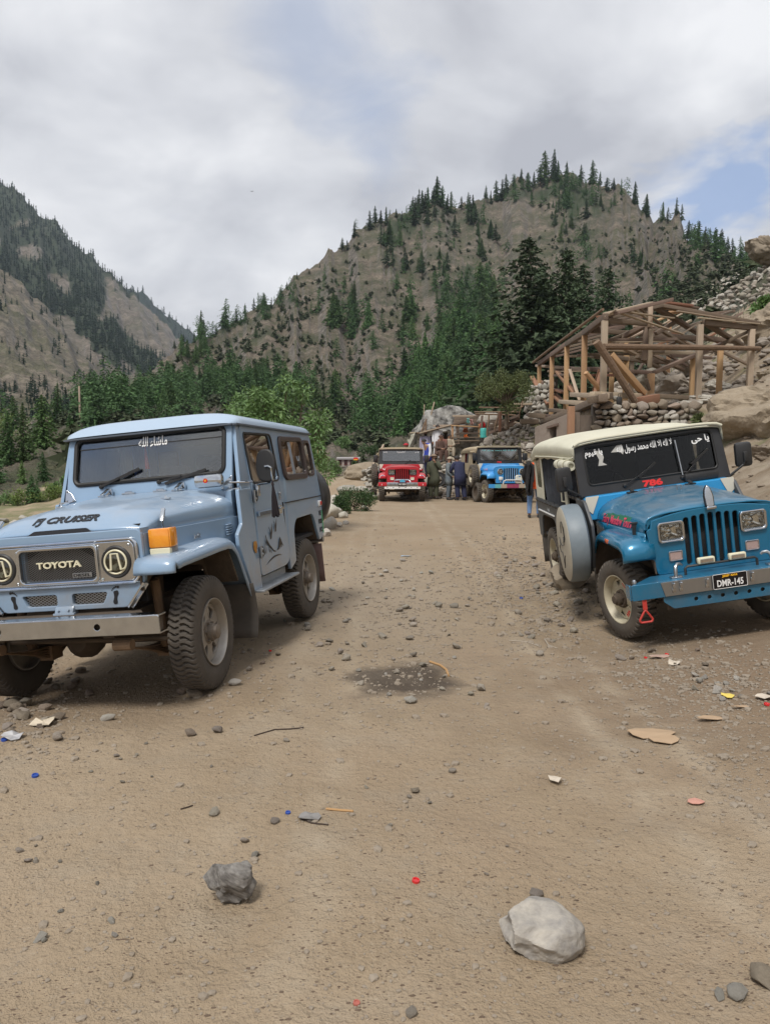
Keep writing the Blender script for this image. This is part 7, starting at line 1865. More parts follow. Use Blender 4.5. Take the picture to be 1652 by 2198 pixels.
# gravel: nobody could count it
gp = []; ga = random.Random(3)
def grav(cx, cy, rx, ry, n):
 P0 = np.stack([nrng.normal(cx, rx, n), nrng.normal(cy, ry, n)], 1); gp.extend([p for p in P0 if p[1] < 2190])
def pix_plane(P):
 P = np.asarray(P); d0 = (P[:, 0] - PW / 2) / F_PX; u = -(P[:, 1] - PH / 2) / F_PX; c, s = math.cos(PITCH), math.sin(PITCH)
 dy, dz = c + u * s, -s + u * c; t = CAM_H / np.clip(-dz, 1e-3, None)
 for _ in range(12):
  x, y = d0 * t, dy * t; g = height(x, y); t = .5 * t + .5 * (CAM_H - g) / np.clip(-dz, 1e-3, None)
 return x, y, height(x, y)
for a in ((1170, 1290, 70, 60, 2000), (1090, 1200, 60, 40, 1600), (900, 1330, 100, 80, 1000), (860, 1450, 60, 40, 130), (1550, 1480, 110, 50, 1600), (1400, 1430, 130, 40, 1200), (60, 1540, 80, 50, 900), (600, 1450, 250, 80, 900), (800, 1250, 160, 60, 900), (1330, 1590, 200, 60, 500), (1580, 1640, 60, 60, 400)): grav(*a)
uni = np.stack([nrng.uniform(-40, 1690, 3600), 1100 + 1090 * nrng.random(3600) ** 1.1], 1); gp.extend(list(uni))
GP = np.array(gp); GP = GP[(GP[:, 1] > 1095)]
x, y, z = pix_plane(GP); ok = (y > 1.5) & (y < 26) & np.isfinite(z); x, y, z = x[ok], y[ok], z[ok]
szz = np.clip(nrng.lognormal(math.log(.0085), .6, len(x)), .004, .04) * np.clip(.25 + y / 7.5, .4, 1.5)
_ic = bmesh.new(); bmesh.ops.create_icosphere(_ic, subdivisions=1, radius=1); octv = np.array([q.co[:] for q in _ic.verts]) * nrng.uniform(.75, 1.15, (12, 1)) * [1, .8, .6]; octf = np.array([[q.index for q in p.verts] for p in _ic.faces]); _ic.free()
pass
M_grav = pmat('gravel', (0.17, 0.135, 0.10), (0.33, 0.28, 0.22), 7, 0.95, contrast=.1, detail=4)
stuff('gravel', merge(octv, octf, np.stack([x, y, z + szz * .18], 1), np.stack([szz, szz * nrng.uniform(.7, 1.2, len(x)), szz * nrng.uniform(.6, 1.0, len(x))], 1), nrng.uniform(0, 6.28, len(x)), 'gravel', M_grav), 'fine grey gravel strewn over the dirt road')
# crumbs of bark and dung on the road, dark and tiny
GPd = np.stack([nrng.uniform(-40, 1690, 6000), 1420 + 770 * nrng.random(6000)], 1); x, y, z = pix_plane(GPd)
kk = fbm(x * 1.6, y * 1.6, 3, 77) + .1 > nrng.random(6000) - .5; x, y, z = x[kk], y[kk], z[kk]
s2 = np.clip(nrng.lognormal(math.log(.0030), .45, len(x)), .0015, .008)
stuff('road_crumbs', merge(octv, octf, np.stack([x, y, z + s2 * .1], 1), np.stack([s2 * 1.6, s2 * .8, s2 * .5], 1), nrng.uniform(0, 6.28, len(x)), 'road_crumbs', pmat('crumbs', (.075, .05, .034), (.16, .115, .08), 30, .95)), 'dark crumbs of bark and dung trodden into the road')
# ================================================================== BUILDINGS AND TIMBER
M_new = pmat('fresh_timber', (0.36, 0.205, 0.10), (0.50, 0.325, 0.18), 3.5, 0.75, contrast=0.2, stretch=(6, 6, .8), bump=0.004, bscale=16, rnd=0.12)
M_old = pmat('weathered_timber', (0.115, 0.080, 0.058), (0.215, 0.160, 0.122), 3.5, 0.85, contrast=0.2, stretch=(5, 5, 1), bump=0.005, bscale=18, rnd=0.25)
M_pale = pmat('silvered_timber', (0.32, 0.245, 0.175), (0.46, 0.37, 0.28), 3.5, 0.8, contrast=0.2, stretch=(6, 6, .8), bump=0.004, bscale=16, rnd=0.15)
M_redw = pmat('reddish_timber', (0.20, 0.095, 0.055), (0.30, 0.16, 0.10), 3.5, 0.8, contrast=0.2, stretch=(5, 5, 1), bump=0.004, bscale=16, rnd=0.15)
M_log = pmat('bark_log', (0.13, 0.085, 0.055), (0.24, 0.16, 0.105), 6, 0.9, contrast=0.2, bump=0.02, bscale=14)
M_mud = pmat('mud_plaster', (0.205, 0.165, 0.135), (0.265, 0.22, 0.185), 2.5, 0.95, bump=0.02, bscale=6, detail=8)
WOOD = {'n': M_new, 'o': M_old, 'p': M_pale, 'r': M_redw, 'l': M_log}
def beam(parent, a, b, w, h, kind, name='beam', up=(0, 0, 1), roll=0.0):
 a, b = Vector(a), Vector(b); L_ = (b - a).length; y = (b - a).normalized(); u = Vector(up)
 if abs(y.dot(u)) > .97: u = Vector((0, 1, 0))
 m = MB()
 if kind == 'l': m.tube([(.01, 0, 0), (-.015, 0, L_ * .35), (.02, .01, L_ * .7), (0, 0, L_)], [w * .52, w * .5, w * .48, w * .42], 9)
 else: m.box((0, 0, L_ / 2), (w, h, L_), None, min(w, h) * .06)
 o = m.build(name, WOOD[kind], parent, angle=30)
 x = u.cross(y).normalized(); z2 = y.cross(x)
 Mx = Matrix((x, z2, y)).transposed().to_4x4()
 o.matrix_basis = Matrix.Translation(a) @ Mx @ Matrix.Rotation(roll, 4, 'Z')
 return o
def z3(zx, zy): return 1270 + zx / 4.325, 640 + zy / 4.325
def z4(zx, zy): return 1120 + zx / 7.85, 640 + zy / 7.85
tf = empty('timber_frame', 'unfinished house frame of bare timber posts and rafters on the stone terrace', 'house frame')
def Yf(px): return 24.0 + (px - 1297) / 315.0 * 4.0
def Yl(px): return float(np.interp(px, [1157, 1184, 1216, 1254, 1297], [39, 35.3, 31.6, 27.8, 24.0]))
# left row of fresh posts
tops = []
for (px, pt, kind) in ((1157, 785, 'n'), (1184, 766, 'n'), (1216, 744, 'n'), (1254, 720, 'n'), (1297, 688, 'p')):
 Y = Yl(px); t = at_px(px, pt, Y); tops.append(t); z0 = hz(t.x, Y)
 beam(tf, (t.x - .01, Y, z0 - .25), t, .18, .16, kind, 'post')
for a, b in zip(tops, tops[1:]): beam(tf, a + Vector((0, .1, .10)), b + Vector((0, -.1, .10)), .16, .20, 'o', 'wall_plate')
def fb(p0, p1, kind, w=.13, h=.10, dy0=0.0, dy1=None, name='beam', conv=z3, Yfun=Yf):
 dy1 = dy0 if dy1 is None else dy1
 a = at_px(*conv(*p0), Yfun(conv(*p0)[0]) + dy0); b = at_px(*conv(*p1), Yfun(conv(*p1)[0]) + dy1)
 return beam(tf, a, b, w, h, kind, name)
# front frame
def gpost(zx, zt, zb_, kind, w=.2, dy=0.0, conv=z3, Yfun=Yf):
 px, pt = conv(zx, zt); Y = Yfun(px) + dy; a = at_px(px, pt, Y); z0 = hz(a.x, Y)
 pb = at_px(*conv(zx, zb_), Y)
 beam(tf, (a.x - .02, Y, min(pb.z, z0) - .15), a, w, w * .9, kind, 'post')
gpost(1003, 245, 895, 'p', .19); gpost(940, 530, 900, 'n', .18, 1.0); gpost(1190, 485, 880, 'n', .18, 1.8); gpost(1480, 290, 585, 'p', .20, 0); gpost(548, 700, 905, 'n', .2, .6)
gpost(322, 355, 890, 'n', .18, 5.0); gpost(182, 690, 890, 'n', .17, 6.5); gpost(375, 340, 880, 'o', .16, 7); gpost(720, 120, 600, 'n', .15, 8)
for (a, b, k, w, h, d0, d1, nm) in (
 ((110, 450), (1555, 468), 'l', .19, .19, -.25, -.25, 'log_beam'), ((540, 60), (536, 270), 'p', .14, .1, .1, .1, 'king_post'), ((515, 275), (490, 580), 'o', .24, .12, .3, .3, 'king_post'), ((546, 285), (532, 645), 'p', .13, .1, .05, .05, 'king_post'),
 ((118, 152), (545, 50), 'p', .16, .12, 0, .6, 'rafter'), ((545, 50), (1550, 236), 'o', .16, .12, .6, 0, 'rafter'), ((560, 72), (905, 132), 'n', .16, .05, .7, .7, 'rafter'), ((790, 120), (1320, 205), 'p', .10, .04, .2, 0, 'lath'), ((985, 182), (1548, 240), 'p', .10, .04, -.1, -.1, 'lath'),
 ((140, 206), (505, 238), 'o', .14, .14, .2, .4, 'tie_beam'), ((1030, 228), (1515, 278), 'o', .2, .18, .1, .1, 'tie_beam'), ((0, 300), (485, 335), 'o', .16, .16, 3.5, 3.5, 'tie_beam'), ((550, 345), (985, 375), 'o', .18, .18, 3.5, 3.5, 'tie_beam'), ((1040, 372), (1360, 405), 'o', .18, .18, 3, 3, 'tie_beam'),
 ((590, 88), (985, 325), 'o', .2, .12, .7, 1.5, 'brace'), ((1078, 250), (1385, 435), 'o', .2, .12, .4, 1.5, 'brace'), ((1470, 300), (1200, 425), 'o', .2, .12, .3, 1.2, 'brace'), ((1200, 425), (575, 690), 'o', .18, .12, 1.2, .6, 'brace'), ((755, 225), (590, 330), 'o', .2, .14, 1.2, 1.6, 'brace'), ((1012, 215), (830, 332), 'p', .09, .04, .2, .6, 'lath'),
 ((240, 132), (845, 335), 'p', .10, .04, -.1, -.2, 'lath'), ((285, 125), (755, 186), 'p', .10, .04, -.15, -.1, 'lath'), ((390, 106), (545, 215), 'p', .10, .04, .4, .6, 'lath'), ((430, 88), (645, 250), 'o', .10, .05, .5, .8, 'lath'), ((640, 300), (865, 442), 'o', .13, .08, 2, 2.5, 'brace'), ((500, 250), (310, 350), 'o', .2, .14, 1.5, 3, 'brace'),
 ((310, 350), (180, 440), 'o', .18, .12, 3, 4, 'brace'), ((490, 370), (350, 440), 'o', .22, .14, 3, 4, 'brace'), ((150, 478), (955, 515), 'p', .14, .12, 2.5, 2.5, 'tie_beam'), ((560, 508), (955, 528), 'p', .12, .12, 3.2, 3.2, 'tie_beam'), ((0, 535), (480, 580), 'o', .17, .17, 5, 5, 'tie_beam'), ((555, 580), (800, 605), 'o', .18, .18, 5, 5, 'tie_beam'), ((-30, 660), (540, 692), 'o', .15, .15, 6, 6, 'tie_beam'), ((0, 715), (210, 715), 'r', .12, .1, 6, 6, 'tie_beam'),
 ((700, 440), (830, 385), 'o', .14, .09, 4, 4, 'brace'), ((430, 500), (470, 562), 'o', .10, .06, 5, 5, 'lath'), ((405, 715), (480, 590), 'o', .12, .08, 6, 6, 'brace'), ((545, 535), (690, 705), 'o', .12, .08, 6, 6, 'brace'), ((690, 520), (880, 632), 'o', .12, .08, 6, 6, 'brace'), ((1030, 520), (1110, 495), 'o', .10, .06, 4, 4, 'lath'), ((960, 500), (1060, 560), 'o', .10, .06, 5, 5, 'lath'), ((1340, 380), (1460, 330), 'p', .06, .05, 3, 3, 'lath'),
 ((40, 405), (400, 962), 'l', .23, .23, -.5, -.9, 'leaning_log'), ((168, 522), (480, 888), 'n', .22, .16, -.2, -.5, 'leaning_beam'), ((0, 892), (485, 912), 'p', .20, .16, -.4, -.4, 'sill_beam'), ((560, 906), (880, 925), 'o', .18, .14, -.2, -.2, 'sill_beam'), ((435, 965), (590, 935), 'r', .34, .3, -.9, -.9, 'offcut'), ((-20, 945), (170, 905), 'o', .22, .2, -.8, -.8, 'sill_beam'),
 ((500, 750), (530, 855), 'o', .10, .07, .5, .5, 'lath'), ((30, 880), (85, 690), 'r', .14, .1, 2, 2, 'brace'), ((-60, 690), (70, 850), 'n', .13, .1, 1, 1, 'brace'), ((660, 240), (830, 145), 'p', .09, .04, 1.5, 1.5, 'lath'), ((670, 45), (905, 75), 'r', .35, .08, 3, 3, 'roof_board'), ((700, 52), (960, 95), 'o', .35, .06, 3.5, 3.5, 'roof_board'), ((600, 210), (700, 165), 'n', .30, .06, 7, 7, 'roof_board'), ((720, 130), (820, 135), 'n', .5, .06, 7, 7, 'roof_board'), ((60, 170), (240, 140), 'r', .2, .06, 1, 1, 'roof_board')):
 fb(a, b, k, w, h, d0, d1, nm)
# a tangle of further rafters, ties and struts deeper inside
krg = random.Random(31)
for k in range(30):
 zx = krg.uniform(60, 1250); zy = krg.uniform(140, 560); dx = krg.uniform(180, 420); dyy = krg.choice((-.55, .5, .06, -.06, .45, -.4)) * dx; d = krg.uniform(1.5, 7)
 fb((zx, zy), (zx + dx, min(max(zy + dyy, 120), 680)), krg.choice('ooopor'), krg.uniform(.09, .15), krg.uniform(.06, .11), d, d + krg.uniform(-.8, .8), krg.choice(('rafter', 'brace', 'tie_beam')))
# inside rafters seen above the left wall
for k in range(10):
 t = k / 9; px = 1165 + 130 * t; Y = Yl(px); a = at_px(px, np.interp(px, [1157, 1184, 1216, 1254, 1297], [783, 764, 742, 718, 686]), Y) + Vector((0, 0, .12))
 b_ = a + Vector((2.3, .5, .62)); beam(tf, a, b_, .12, .10, 'o', 'rafter')
for k in range(8):
 t = (k + .3) / 8; px = 1170 + 125 * t; Y = Yl(px); py = np.interp(px, [1157, 1184, 1216, 1254, 1297], [783, 764, 742, 718, 686])
 a = at_px(px, py + 26 + 8 * (k % 3), Y + .4); beam(tf, a, a + Vector((2.6, .1, .04)), .10, .09, 'o' if k % 3 else 'p', 'tie_beam')
# roof planks along the left eave, ridge pole behind them
for k in range(22):
 t0, t1 = k / 22, (k + 1.25) / 22
 def E(t): px = 1150 + 147 * t; return at_px(px, np.interp(px, [1150, 1184, 1216, 1254, 1297], [779, 758, 736, 712, 680]), Yl(max(px, 1157)) - .1)
 a, b_ = E(t0), E(min(t1, 1.0)); off = Vector((.42 + .1 * (k % 3), 0, .22 + .05 * (k % 2)))
 m = MB(); th = Vector((0, 0, .03))
 v = [a, b_, b_ + off, a + off]; v = [tuple(q) for q in v] + [tuple(q + th) for q in v]
 m.add(v, [(3, 2, 1, 0), (4, 5, 6, 7), (0, 1, 5, 4), (1, 2, 6, 5), (2, 3, 7, 6), (3, 0, 4, 7)]); m.build('roof_plank', M_pale if k % 3 == 0 else M_old, tf)
beam(tf, at_px(1143, 778, 40), at_px(1293, 664, 26.5), .12, .12, 'l', 'ridge_pole')
# clutter at the left wall
LW = lambda px: Yl(min(max(px, 1157), 1297))
for (a, b, k, w, h, dy, nm) in (((160, 1325), (440, 1785), 'r', .22, .10, -.5, 'leaning_plank'), ((285, 1400), (680, 1760), 'r', .30, .10, 1.2, 'leaning_plank'), ((590, 1240), (885, 1600), 'r', .20, .10, .5, 'leaning_plank'), ((800, 1200), (965, 1725), 'p', .12, .05, .3, 'lath'), ((1020, 1190), (1335, 1565), 'n', .12, .06, 1, 'lath'), ((1315, 1215), (1205, 1605), 'r', .16, .1, 2, 'brace'),
 ((240, 1140), (1010, 1190), 'p', .14, .12, 3, 'tie_beam'), ((455, 1308), (800, 1285), 'o', .10, .10, .5, 'tie_beam'), ((540, 1530), (700, 1590), 'r', .30, .08, 1.5, 'leaning_plank'), ((840, 1625), (1413, 1650), 'p', .2, .16, -.9, 'sill_beam'), ((650, 1745), (1085, 1772), 'p', .2, .16, -1.2, 'sill_beam'), ((470, 1885), (740, 1905), 'o', .2, .15, -1.5, 'sill_beam'), ((100, 1962), (505, 1992), 'o', .2, .15, -2.5, 'sill_beam'),
 ((780, 1935), (1365, 1680), 'o', .28, .22, -1.5, 'sill_beam'), ((0, 2100), (230, 2110), 'o', .16, .12, -3, 'sill_beam'), ((215, 2130), (790, 1920), 'o', .22, .2, -2.5, 'sill_beam'), ((310, 1560), (430, 1950), 'p', .12, .05, 1, 'lath'), ((960, 1900), (1000, 2000), 'o', .08, .06, -1, 'lath'), ((1120, 1800), (1230, 2000), 'o', .16, .12, -.7, 'brace')):
 fb(a, b, k, w, h, dy, None, nm, z4, LW)
# ---- mud-walled hut below the frame
hut = empty('mud_hut', 'low mud-plastered hut wall with a small window below the timber frame', 'hut')
A_, B_ = at_px(1155, 930, 25.0), at_px(1236, 900, 23.3)
L_ = (B_ - A_); L_.z = 0; ln = L_.length; ux = L_.normalized(); zt0, zt1 = at_px(1155, 917, 25).z, at_px(1236, 884, 23.3).z
def hutf(u, v, q): p = A_ + ux * u; return (p.x + q * ux.y, p.y - q * ux.x, v)
m = MB(); m.plate([[(0, .3), (ln, .3), (ln, zt1), (0, zt0)], rrect(ln * .50, 2.42, .34, .36, .02)], .3, .02, hutf); m.build('wall', M_mud, hut)
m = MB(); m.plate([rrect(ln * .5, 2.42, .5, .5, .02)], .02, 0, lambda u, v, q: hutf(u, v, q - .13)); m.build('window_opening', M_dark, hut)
m = MB(); m.bar(hutf(ln * .5 - .25, 2.58, .17), hutf(ln * .5 + .3, 2.66, .17), .08, .07); m.build('lintel', M_old, hut)
C_ = at_px(1278, 895, 23.9)
m = MB(); p0, p1 = B_, C_
m.add([(p0.x, p0.y, .5), (p1.x, p1.y, .5), (p1.x, p1.y, 2.95), (p0.x, p0.y, 2.9), (p0.x, p0.y + .3, .5), (p1.x, p1.y + .3, .5), (p1.x, p1.y + .3, 2.95), (p0.x, p0.y + .3, 2.9)], [(0, 1, 2, 3), (7, 6, 5, 4), (3, 2, 6, 7), (0, 3, 7, 4), (1, 5, 6, 2)]); m.build('end_wall', M_mud, hut)
q = at_px(1225, 872, 23.1); beam(hut, (q.x, q.y, .6), q, .2, .16, 'r', 'corner_post')
# ---- stone terrace wall
tw = empty('terrace_wall', 'dry-stone terrace wall of pale fitted stones under the timber frame', 'wall')
wrg = random.Random(21)
def wall_stones(parent, P0, P1, z0, z1f, size, depth, meshes, n_cap=300, back=True):
 d = Vector((P1[0] - P0[0], P1[1] - P0[1], 0)); ln = d.length; d.normalize(); nrm = Vector((d.y, -d.x, 0)); z = z0; n = 0
 while z < max(z1f(0), z1f(ln)) and n < n_cap:
  hh0 = size * wrg.uniform(.8, 1.1); u = wrg.uniform(-.1, .1)
  while u < ln and n < n_cap:
   hh = hh0 * wrg.choice((.62, .85, 1.0, 1.1, 1.45)); w = hh0 * wrg.uniform(.7, 2.0)
   if z + hh * .6 < z1f(u):
    o = bpy.data.objects.new('stone', wrg.choice(meshes)); link(o, parent)
    c = Vector((P0[0], P0[1], 0)) + d * (u + w / 2) + nrm * wrg.uniform(-.03, .04)
    o.location = (c.x, c.y, z + hh0 / 2 + wrg.uniform(-.04, .04)); o.scale = (w * .64, depth * .6, hh * .92)
    o.rotation_euler = (wrg.uniform(-.15, .15), wrg.uniform(-.12, .12), math.atan2(d.y, d.x) + wrg.uniform(-.15, .15)); n += 1
   u += w * .97
  z += hh0 * .93
 if back:
  m = MB(); b0 = Vector((P0[0], P0[1], 0)) - nrm * depth * .35; b1 = Vector((P1[0], P1[1], 0)) - nrm * depth * .35; e = -nrm * .3
  vv = [(b0.x, b0.y, z0 - .5), (b1.x, b1.y, z0 - .5), (b1.x, b1.y, z1f(ln) - .08), (b0.x, b0.y, z1f(0) - .08)]; vv += [(x + e.x, y + e.y, zz) for x, y, zz in vv]
  m.add(vv, [(0, 1, 2, 3), (7, 6, 5, 4), (3, 2, 6, 7), (0, 3, 7, 4), (1, 5, 6, 2)]); m.build('wall_core', pmat('wall_core_earth', (.07, .058, .046), None, rough=1), parent)
 return n
a, b_ = at_px(1272, 900, 23.5), at_px(1478, 900, 23.2)
wall_stones(tw, (a.x, a.y), (b_.x, b_.y), 1.9, lambda u: 3.34 + .04 * math.sin(u * 3), .19, .30, ST_P + ST_B + ST_G + ST_B)
# ---- pale stacked wall and pole fence behind the small olive tree
sw = empty('stone_wall', 'pale stacked stone wall at the left end of the timber frame', 'wall')
a, b_ = at_px(1128, 880, 37.5), at_px(1180, 880, 36.0)
wall_stones(sw, (a.x, a.y), (b_.x, b_.y), 3.0, lambda u: 4.9 + .3 * u, .26, .4, ST_P, 90)
pf = empty('pole_fence', 'tangle of grey poles and rails behind the small olive tree', 'fence')
frg = random.Random(9)
def at8(zx, zy): return 870 + zx / 5.507, 850 + zy / 5.507          # reading of the shack close-up
for (a, b, k, w, Y) in (((810, 190), (1330, 190), 'p', .07, 36), ((820, 212), (1300, 228), 'p', .08, 36), ((865, 135), (1340, 140), 'p', .07, 39), ((1275, 95), (1530, 95), 'p', .10, 37), ((1390, 40), (1540, 45), 'p', .12, 37.5), ((1370, 75), (1530, 75), 'p', .10, 37.5), ((980, 360), (1340, 230), 'o', .12, 35.5), ((990, 440), (1340, 260), 'o', .12, 35.6), ((1050, 410), (1100, 190), 'n', .09, 35), ((1110, 420), (1120, 190), 'r', .12, 34.8), ((1190, 400), (1185, 140), 'o', .08, 35), ((1220, 390), (1205, 150), 'o', .07, 35.2),
 ((960, 470), (985, 210), 'o', .08, 34.9), ((1335, 260), (1385, 30), 'n', .08, 36.5), ((1240, 200), (1390, 120), 'o', .09, 36.3), ((1350, 300), (1570, 305), 'o', .2, 34), ((1450, 225), (1652, 240), 'o', .2, 33.5), ((1000, 300), (1110, 300), 'o', .14, 36.2), ((1130, 330), (1330, 340), 'o', .2, 36.4), ((1000, 400), (1330, 390), 'o', .25, 36.6), ((890, 460), (905, 230), 'o', .1, 36)):
 p0, p1 = at_px(*at8(*a), Y), at_px(*at8(*b), Y); beam(pf, p0, p1, w, w, 'l' if w < .1 else k, 'pole' if w < .1 else 'rail')
for (zx, zy, s_) in ((960, 270, .5), (1040, 300, .45), (930, 310, .4), (1060, 270, .4)):
 q = at_px(*at8(zx, zy), 37.2); boulder('boulder', tuple(q), (s_, .4, s_ * .7), 'whitish rock showing through the pole fence', 300 + zx, M_stone_p, group='whitish rocks behind the pole fence', sub=3)
# ---- roadside shack under the speckled boulder
q = at_px(968, 930, 41.5)
boulder('boulder', (q.x, q.y, q.z - .2), (2.35, 1.6, 1.5), 'huge black-and-white speckled boulder over the shack roof', 412, M_lichen, (0, .1, .2), sub=5, amp=.25, facet=.7)
sh = empty('shack', 'roadside shack with pale wall and two dark doorways under the speckled boulder', 'shack')
Ys = 38.0
def sp(zx, zy, dy=0.0): return at_px(*at8(zx, zy), Ys + dy)
m = MB(); a0, a1, a2, a3 = sp(250, 470), sp(530, 400), sp(530, 600, 0), sp(250, 640)
def quad(m, A, B, C, D, t):
 e = Vector((0, t, 0)); v = [A, B, C, D]; v = [tuple(p) for p in v] + [tuple(p + e) for p in v]
 m.add(v, [(0, 1, 2, 3), (7, 6, 5, 4), (1, 0, 4, 5), (2, 1, 5, 6), (3, 2, 6, 7), (0, 3, 7, 4)])
quad(m, a3, a2, a1, a0, .2); m.build('wall', pmat('whitewash', (.42, .40, .37), (.52, .50, .47), 2, .9), sh)
for (x0, x1, yt0, yt1, yb) in ((282, 358, 478, 460, 630), (415, 500, 440, 424, 560)):
 m = MB(); quad(m, sp(x0, yb, -.04), sp(x1, yb - 8, -.04), sp(x1, yt1, -.04), sp(x0, yt0, -.04), .05); m.build('door', pmat('dark_door', (.045, .032, .028), (.07, .05, .042), 5, .7), sh)
 m = MB()
 for s0, s1 in (((x0 - 8, yb), (x0 - 8, yt0 - 8)), ((x1 + 8, yb - 8), (x1 + 8, yt1 - 8)), ((x0 - 8, yt0 - 8), (x1 + 8, yt1 - 8))): m.bar(sp(*s0, -.06), sp(*s1, -.06), .1, .06)
 m.build('door_frame', M_white, sh)
for k in range(9):
 t = k / 8; a = sp(160 + 60 * t, 440 - 4 * t, -1.2 + 1.6 * t); b_ = sp(540, 340 + 8 * t, -1.2 + 1.6 * t); beam(sh, a + Vector((0, 0, .03 * (k % 2))), b_, .28, .05, 'o' if k % 2 else 'p', 'roof_board')
for (a, b, w, k) in (((325, 352), (540, 350), .09, 'p'), ((555, 236), (880, 238), .09, 'p'), ((230, 480), (240, 300), .1, 'l'), ((610, 480), (620, 330), .11, 'l'), ((190, 420), (250, 270), .08, 'l'), ((540, 350), (880, 230), .14, 'o'), ((160, 440), (110, 440), .1, 'l'), ((50, 436), (130, 430), .06, 'p'), ((300, 225), (340, 70), .06, 'p'), ((215, 230), (222, 100), .04, 'p')):
 beam(sh, sp(*a, -.9), sp(*b, -.9), w, w, k, 'pole')
for k in range(10):
 t = k / 9; beam(sh, sp(560 + 20 * t, 340 - 90 * t, -.8 + 3 * t), sp(860 + 20 * t, 310 - 80 * t, -.8 + 3 * t), .26, .06, 'o', 'roof_board')
m = MB(); P = []
for i in range(12):
 row = []
 for j in range(14):
  u, v = i / 11, j / 13; zx = 30 + 110 * u + 10 * math.sin(v * 9 + i); zy = 440 + 20 * math.sin(u * 5) + 150 * v
  q = sp(zx, zy, -1.6 + .35 * math.sin(u * 7 + v * 3) + .5 * u); row.append(tuple(q))
 P.append(row)
m.grid(P); m.build('tarpaulin', pmat('grey_green_tarp', (.30, .29, .235), (.40, .385, .32), 2.5, .8, bump=.05, bscale=4), sh, thick=.02)
# wooden railing
rl = empty('railing', 'rough plank railing of the shack veranda hung with clothes', 'railing')
for (a, b, w, k) in (((540, 350), (870, 365), .30, 'n'), ((540, 490), (870, 490), .24, 'p'), ((525, 530), (870, 528), .20, 'p'), ((540, 565), (640, 562), .18, 'p'), ((625, 440), (870, 440), .24, 'p'), ((580, 450), (640, 440), .2, 'p')):
 beam(rl, sp(*a, -1.5), sp(*b, -1.5), .05, w, 'o' if k == 'p' else 'n', 'plank', up=(0, 1, 0))
for (a, b, k) in (((553, 350), (553, 560), 'n'), ((625, 400), (625, 560), 'o'), ((872, 330), (872, 490), 'n'), ((605, 350), (612, 460), 'o')): beam(rl, sp(*a, -1.55), sp(*b, -1.55), .10, .08, k, 'post')
def cloth(px0, py0, w, h, Y, mat, label, cat='cloth', conv=at8):
 q = at_px(*conv(px0, py0), Y); k = Y / F_PX / 5.507; m = MB(); P = []
 for i in range(9):
  P.append([(q.x + w * k * (i / 8) + .02 * math.sin(j + i), q.y + .05 * math.sin(i * 1.7 + j * .6), q.z - h * k * (j / 7) * (1 - .12 * math.sin(i * .9))) for j in range(8)])
 m.grid(P); o = m.build('hanging_cloth', mat, None, thick=.012); tag(o, label, cat); return o
cloth(680, 375, 55, 60, Ys - 1.3, pmat('orange_cloth', (.40, .13, .06), None, rough=.9), 'orange-brown cloth hung over the shack railing')
cloth(690, 455, 40, 36, Ys - 1.6, pmat('bright_orange_cloth', (.65, .16, .03), None, rough=.9), 'bright orange cloth on the lower railing of the shack')
cloth(722, 262, 30, 60, Ys - 1.4, pmat('turquoise_cloth', (.20, .42, .40), None, rough=.9), 'turquoise rag hanging from the shack roof edge')
cloth(760, 275, 36, 60, Ys - 1.3, pmat('rose_cloth', (.40, .24, .22), None, rough=.9), 'dusty pink rag beside the turquoise rag')
# water drum and red canister
dr = empty('water_drum', 'turquoise plastic water drum standing by the shack railing', 'drum'); q = at_px(*at8(922, 495), 35.6)
dr.location = q; dr.scale = (.45, .45, .45); m = MB(); m.lathe([(0, 0), (.33, 0), (.36, .04), (.36, .30), (.345, .32), (.36, .34), (.36, .60), (.345, .62), (.36, .64), (.36, .92), (.33, .97), (.15, 1.0), (0, 1.0)], 24); m.build('body', pmat('turquoise_plastic', (.05, .36, .33), (.07, .42, .38), 3, .4), dr)
m = MB(); m.lathe([(.09, .99), (.09, 1.05), (0, 1.06)], 14, Matrix.Translation((.15, 0, 0))); m.build('cap', M_black, dr)
q = at_px(*at8(908, 378), 36.2); m = MB(); m.box((0, 0, .12), (.26, .2, .24), None, .05); m.cyl((.05, 0, .22), (.05, 0, .30), .04, 10); o = m.build('canister', M_red, None); o.location = q; tag(o, 'red canister on top of the fence behind the water drum', 'canister')
# black hose coil on the ground between the jeeps
hc = MB(); q = at_px(928, 1024, 32.5); zq = hz(q.x, 32.5)
pts = []
for k in range(150):
 a = k * .36; r_ = .42 + .10 * math.sin(k * .17); pts.append((q.x + r_ * 1.25 * math.cos(a), 32.2 + r_ * .4 * math.sin(a), zq + .30 + r_ * .75 * math.sin(a) + .0006 * k))
hc.tube(pts, .022, 6); tag(hc.build('hose_coil', M_black, None), 'black coil of hose behind the man in green', 'hose')
# leaning pole by the red jeep
q0, q1 = at_px(797, 998, 30.2), at_px(823, 955, 31.5)
o = beam(None, (q0.x, q0.y, q0.z - .15), q1, .07, .07, 'p', 'leaning_pole'); tag(o, 'bare pole leaning beside the mirror of the red jeep', 'pole')
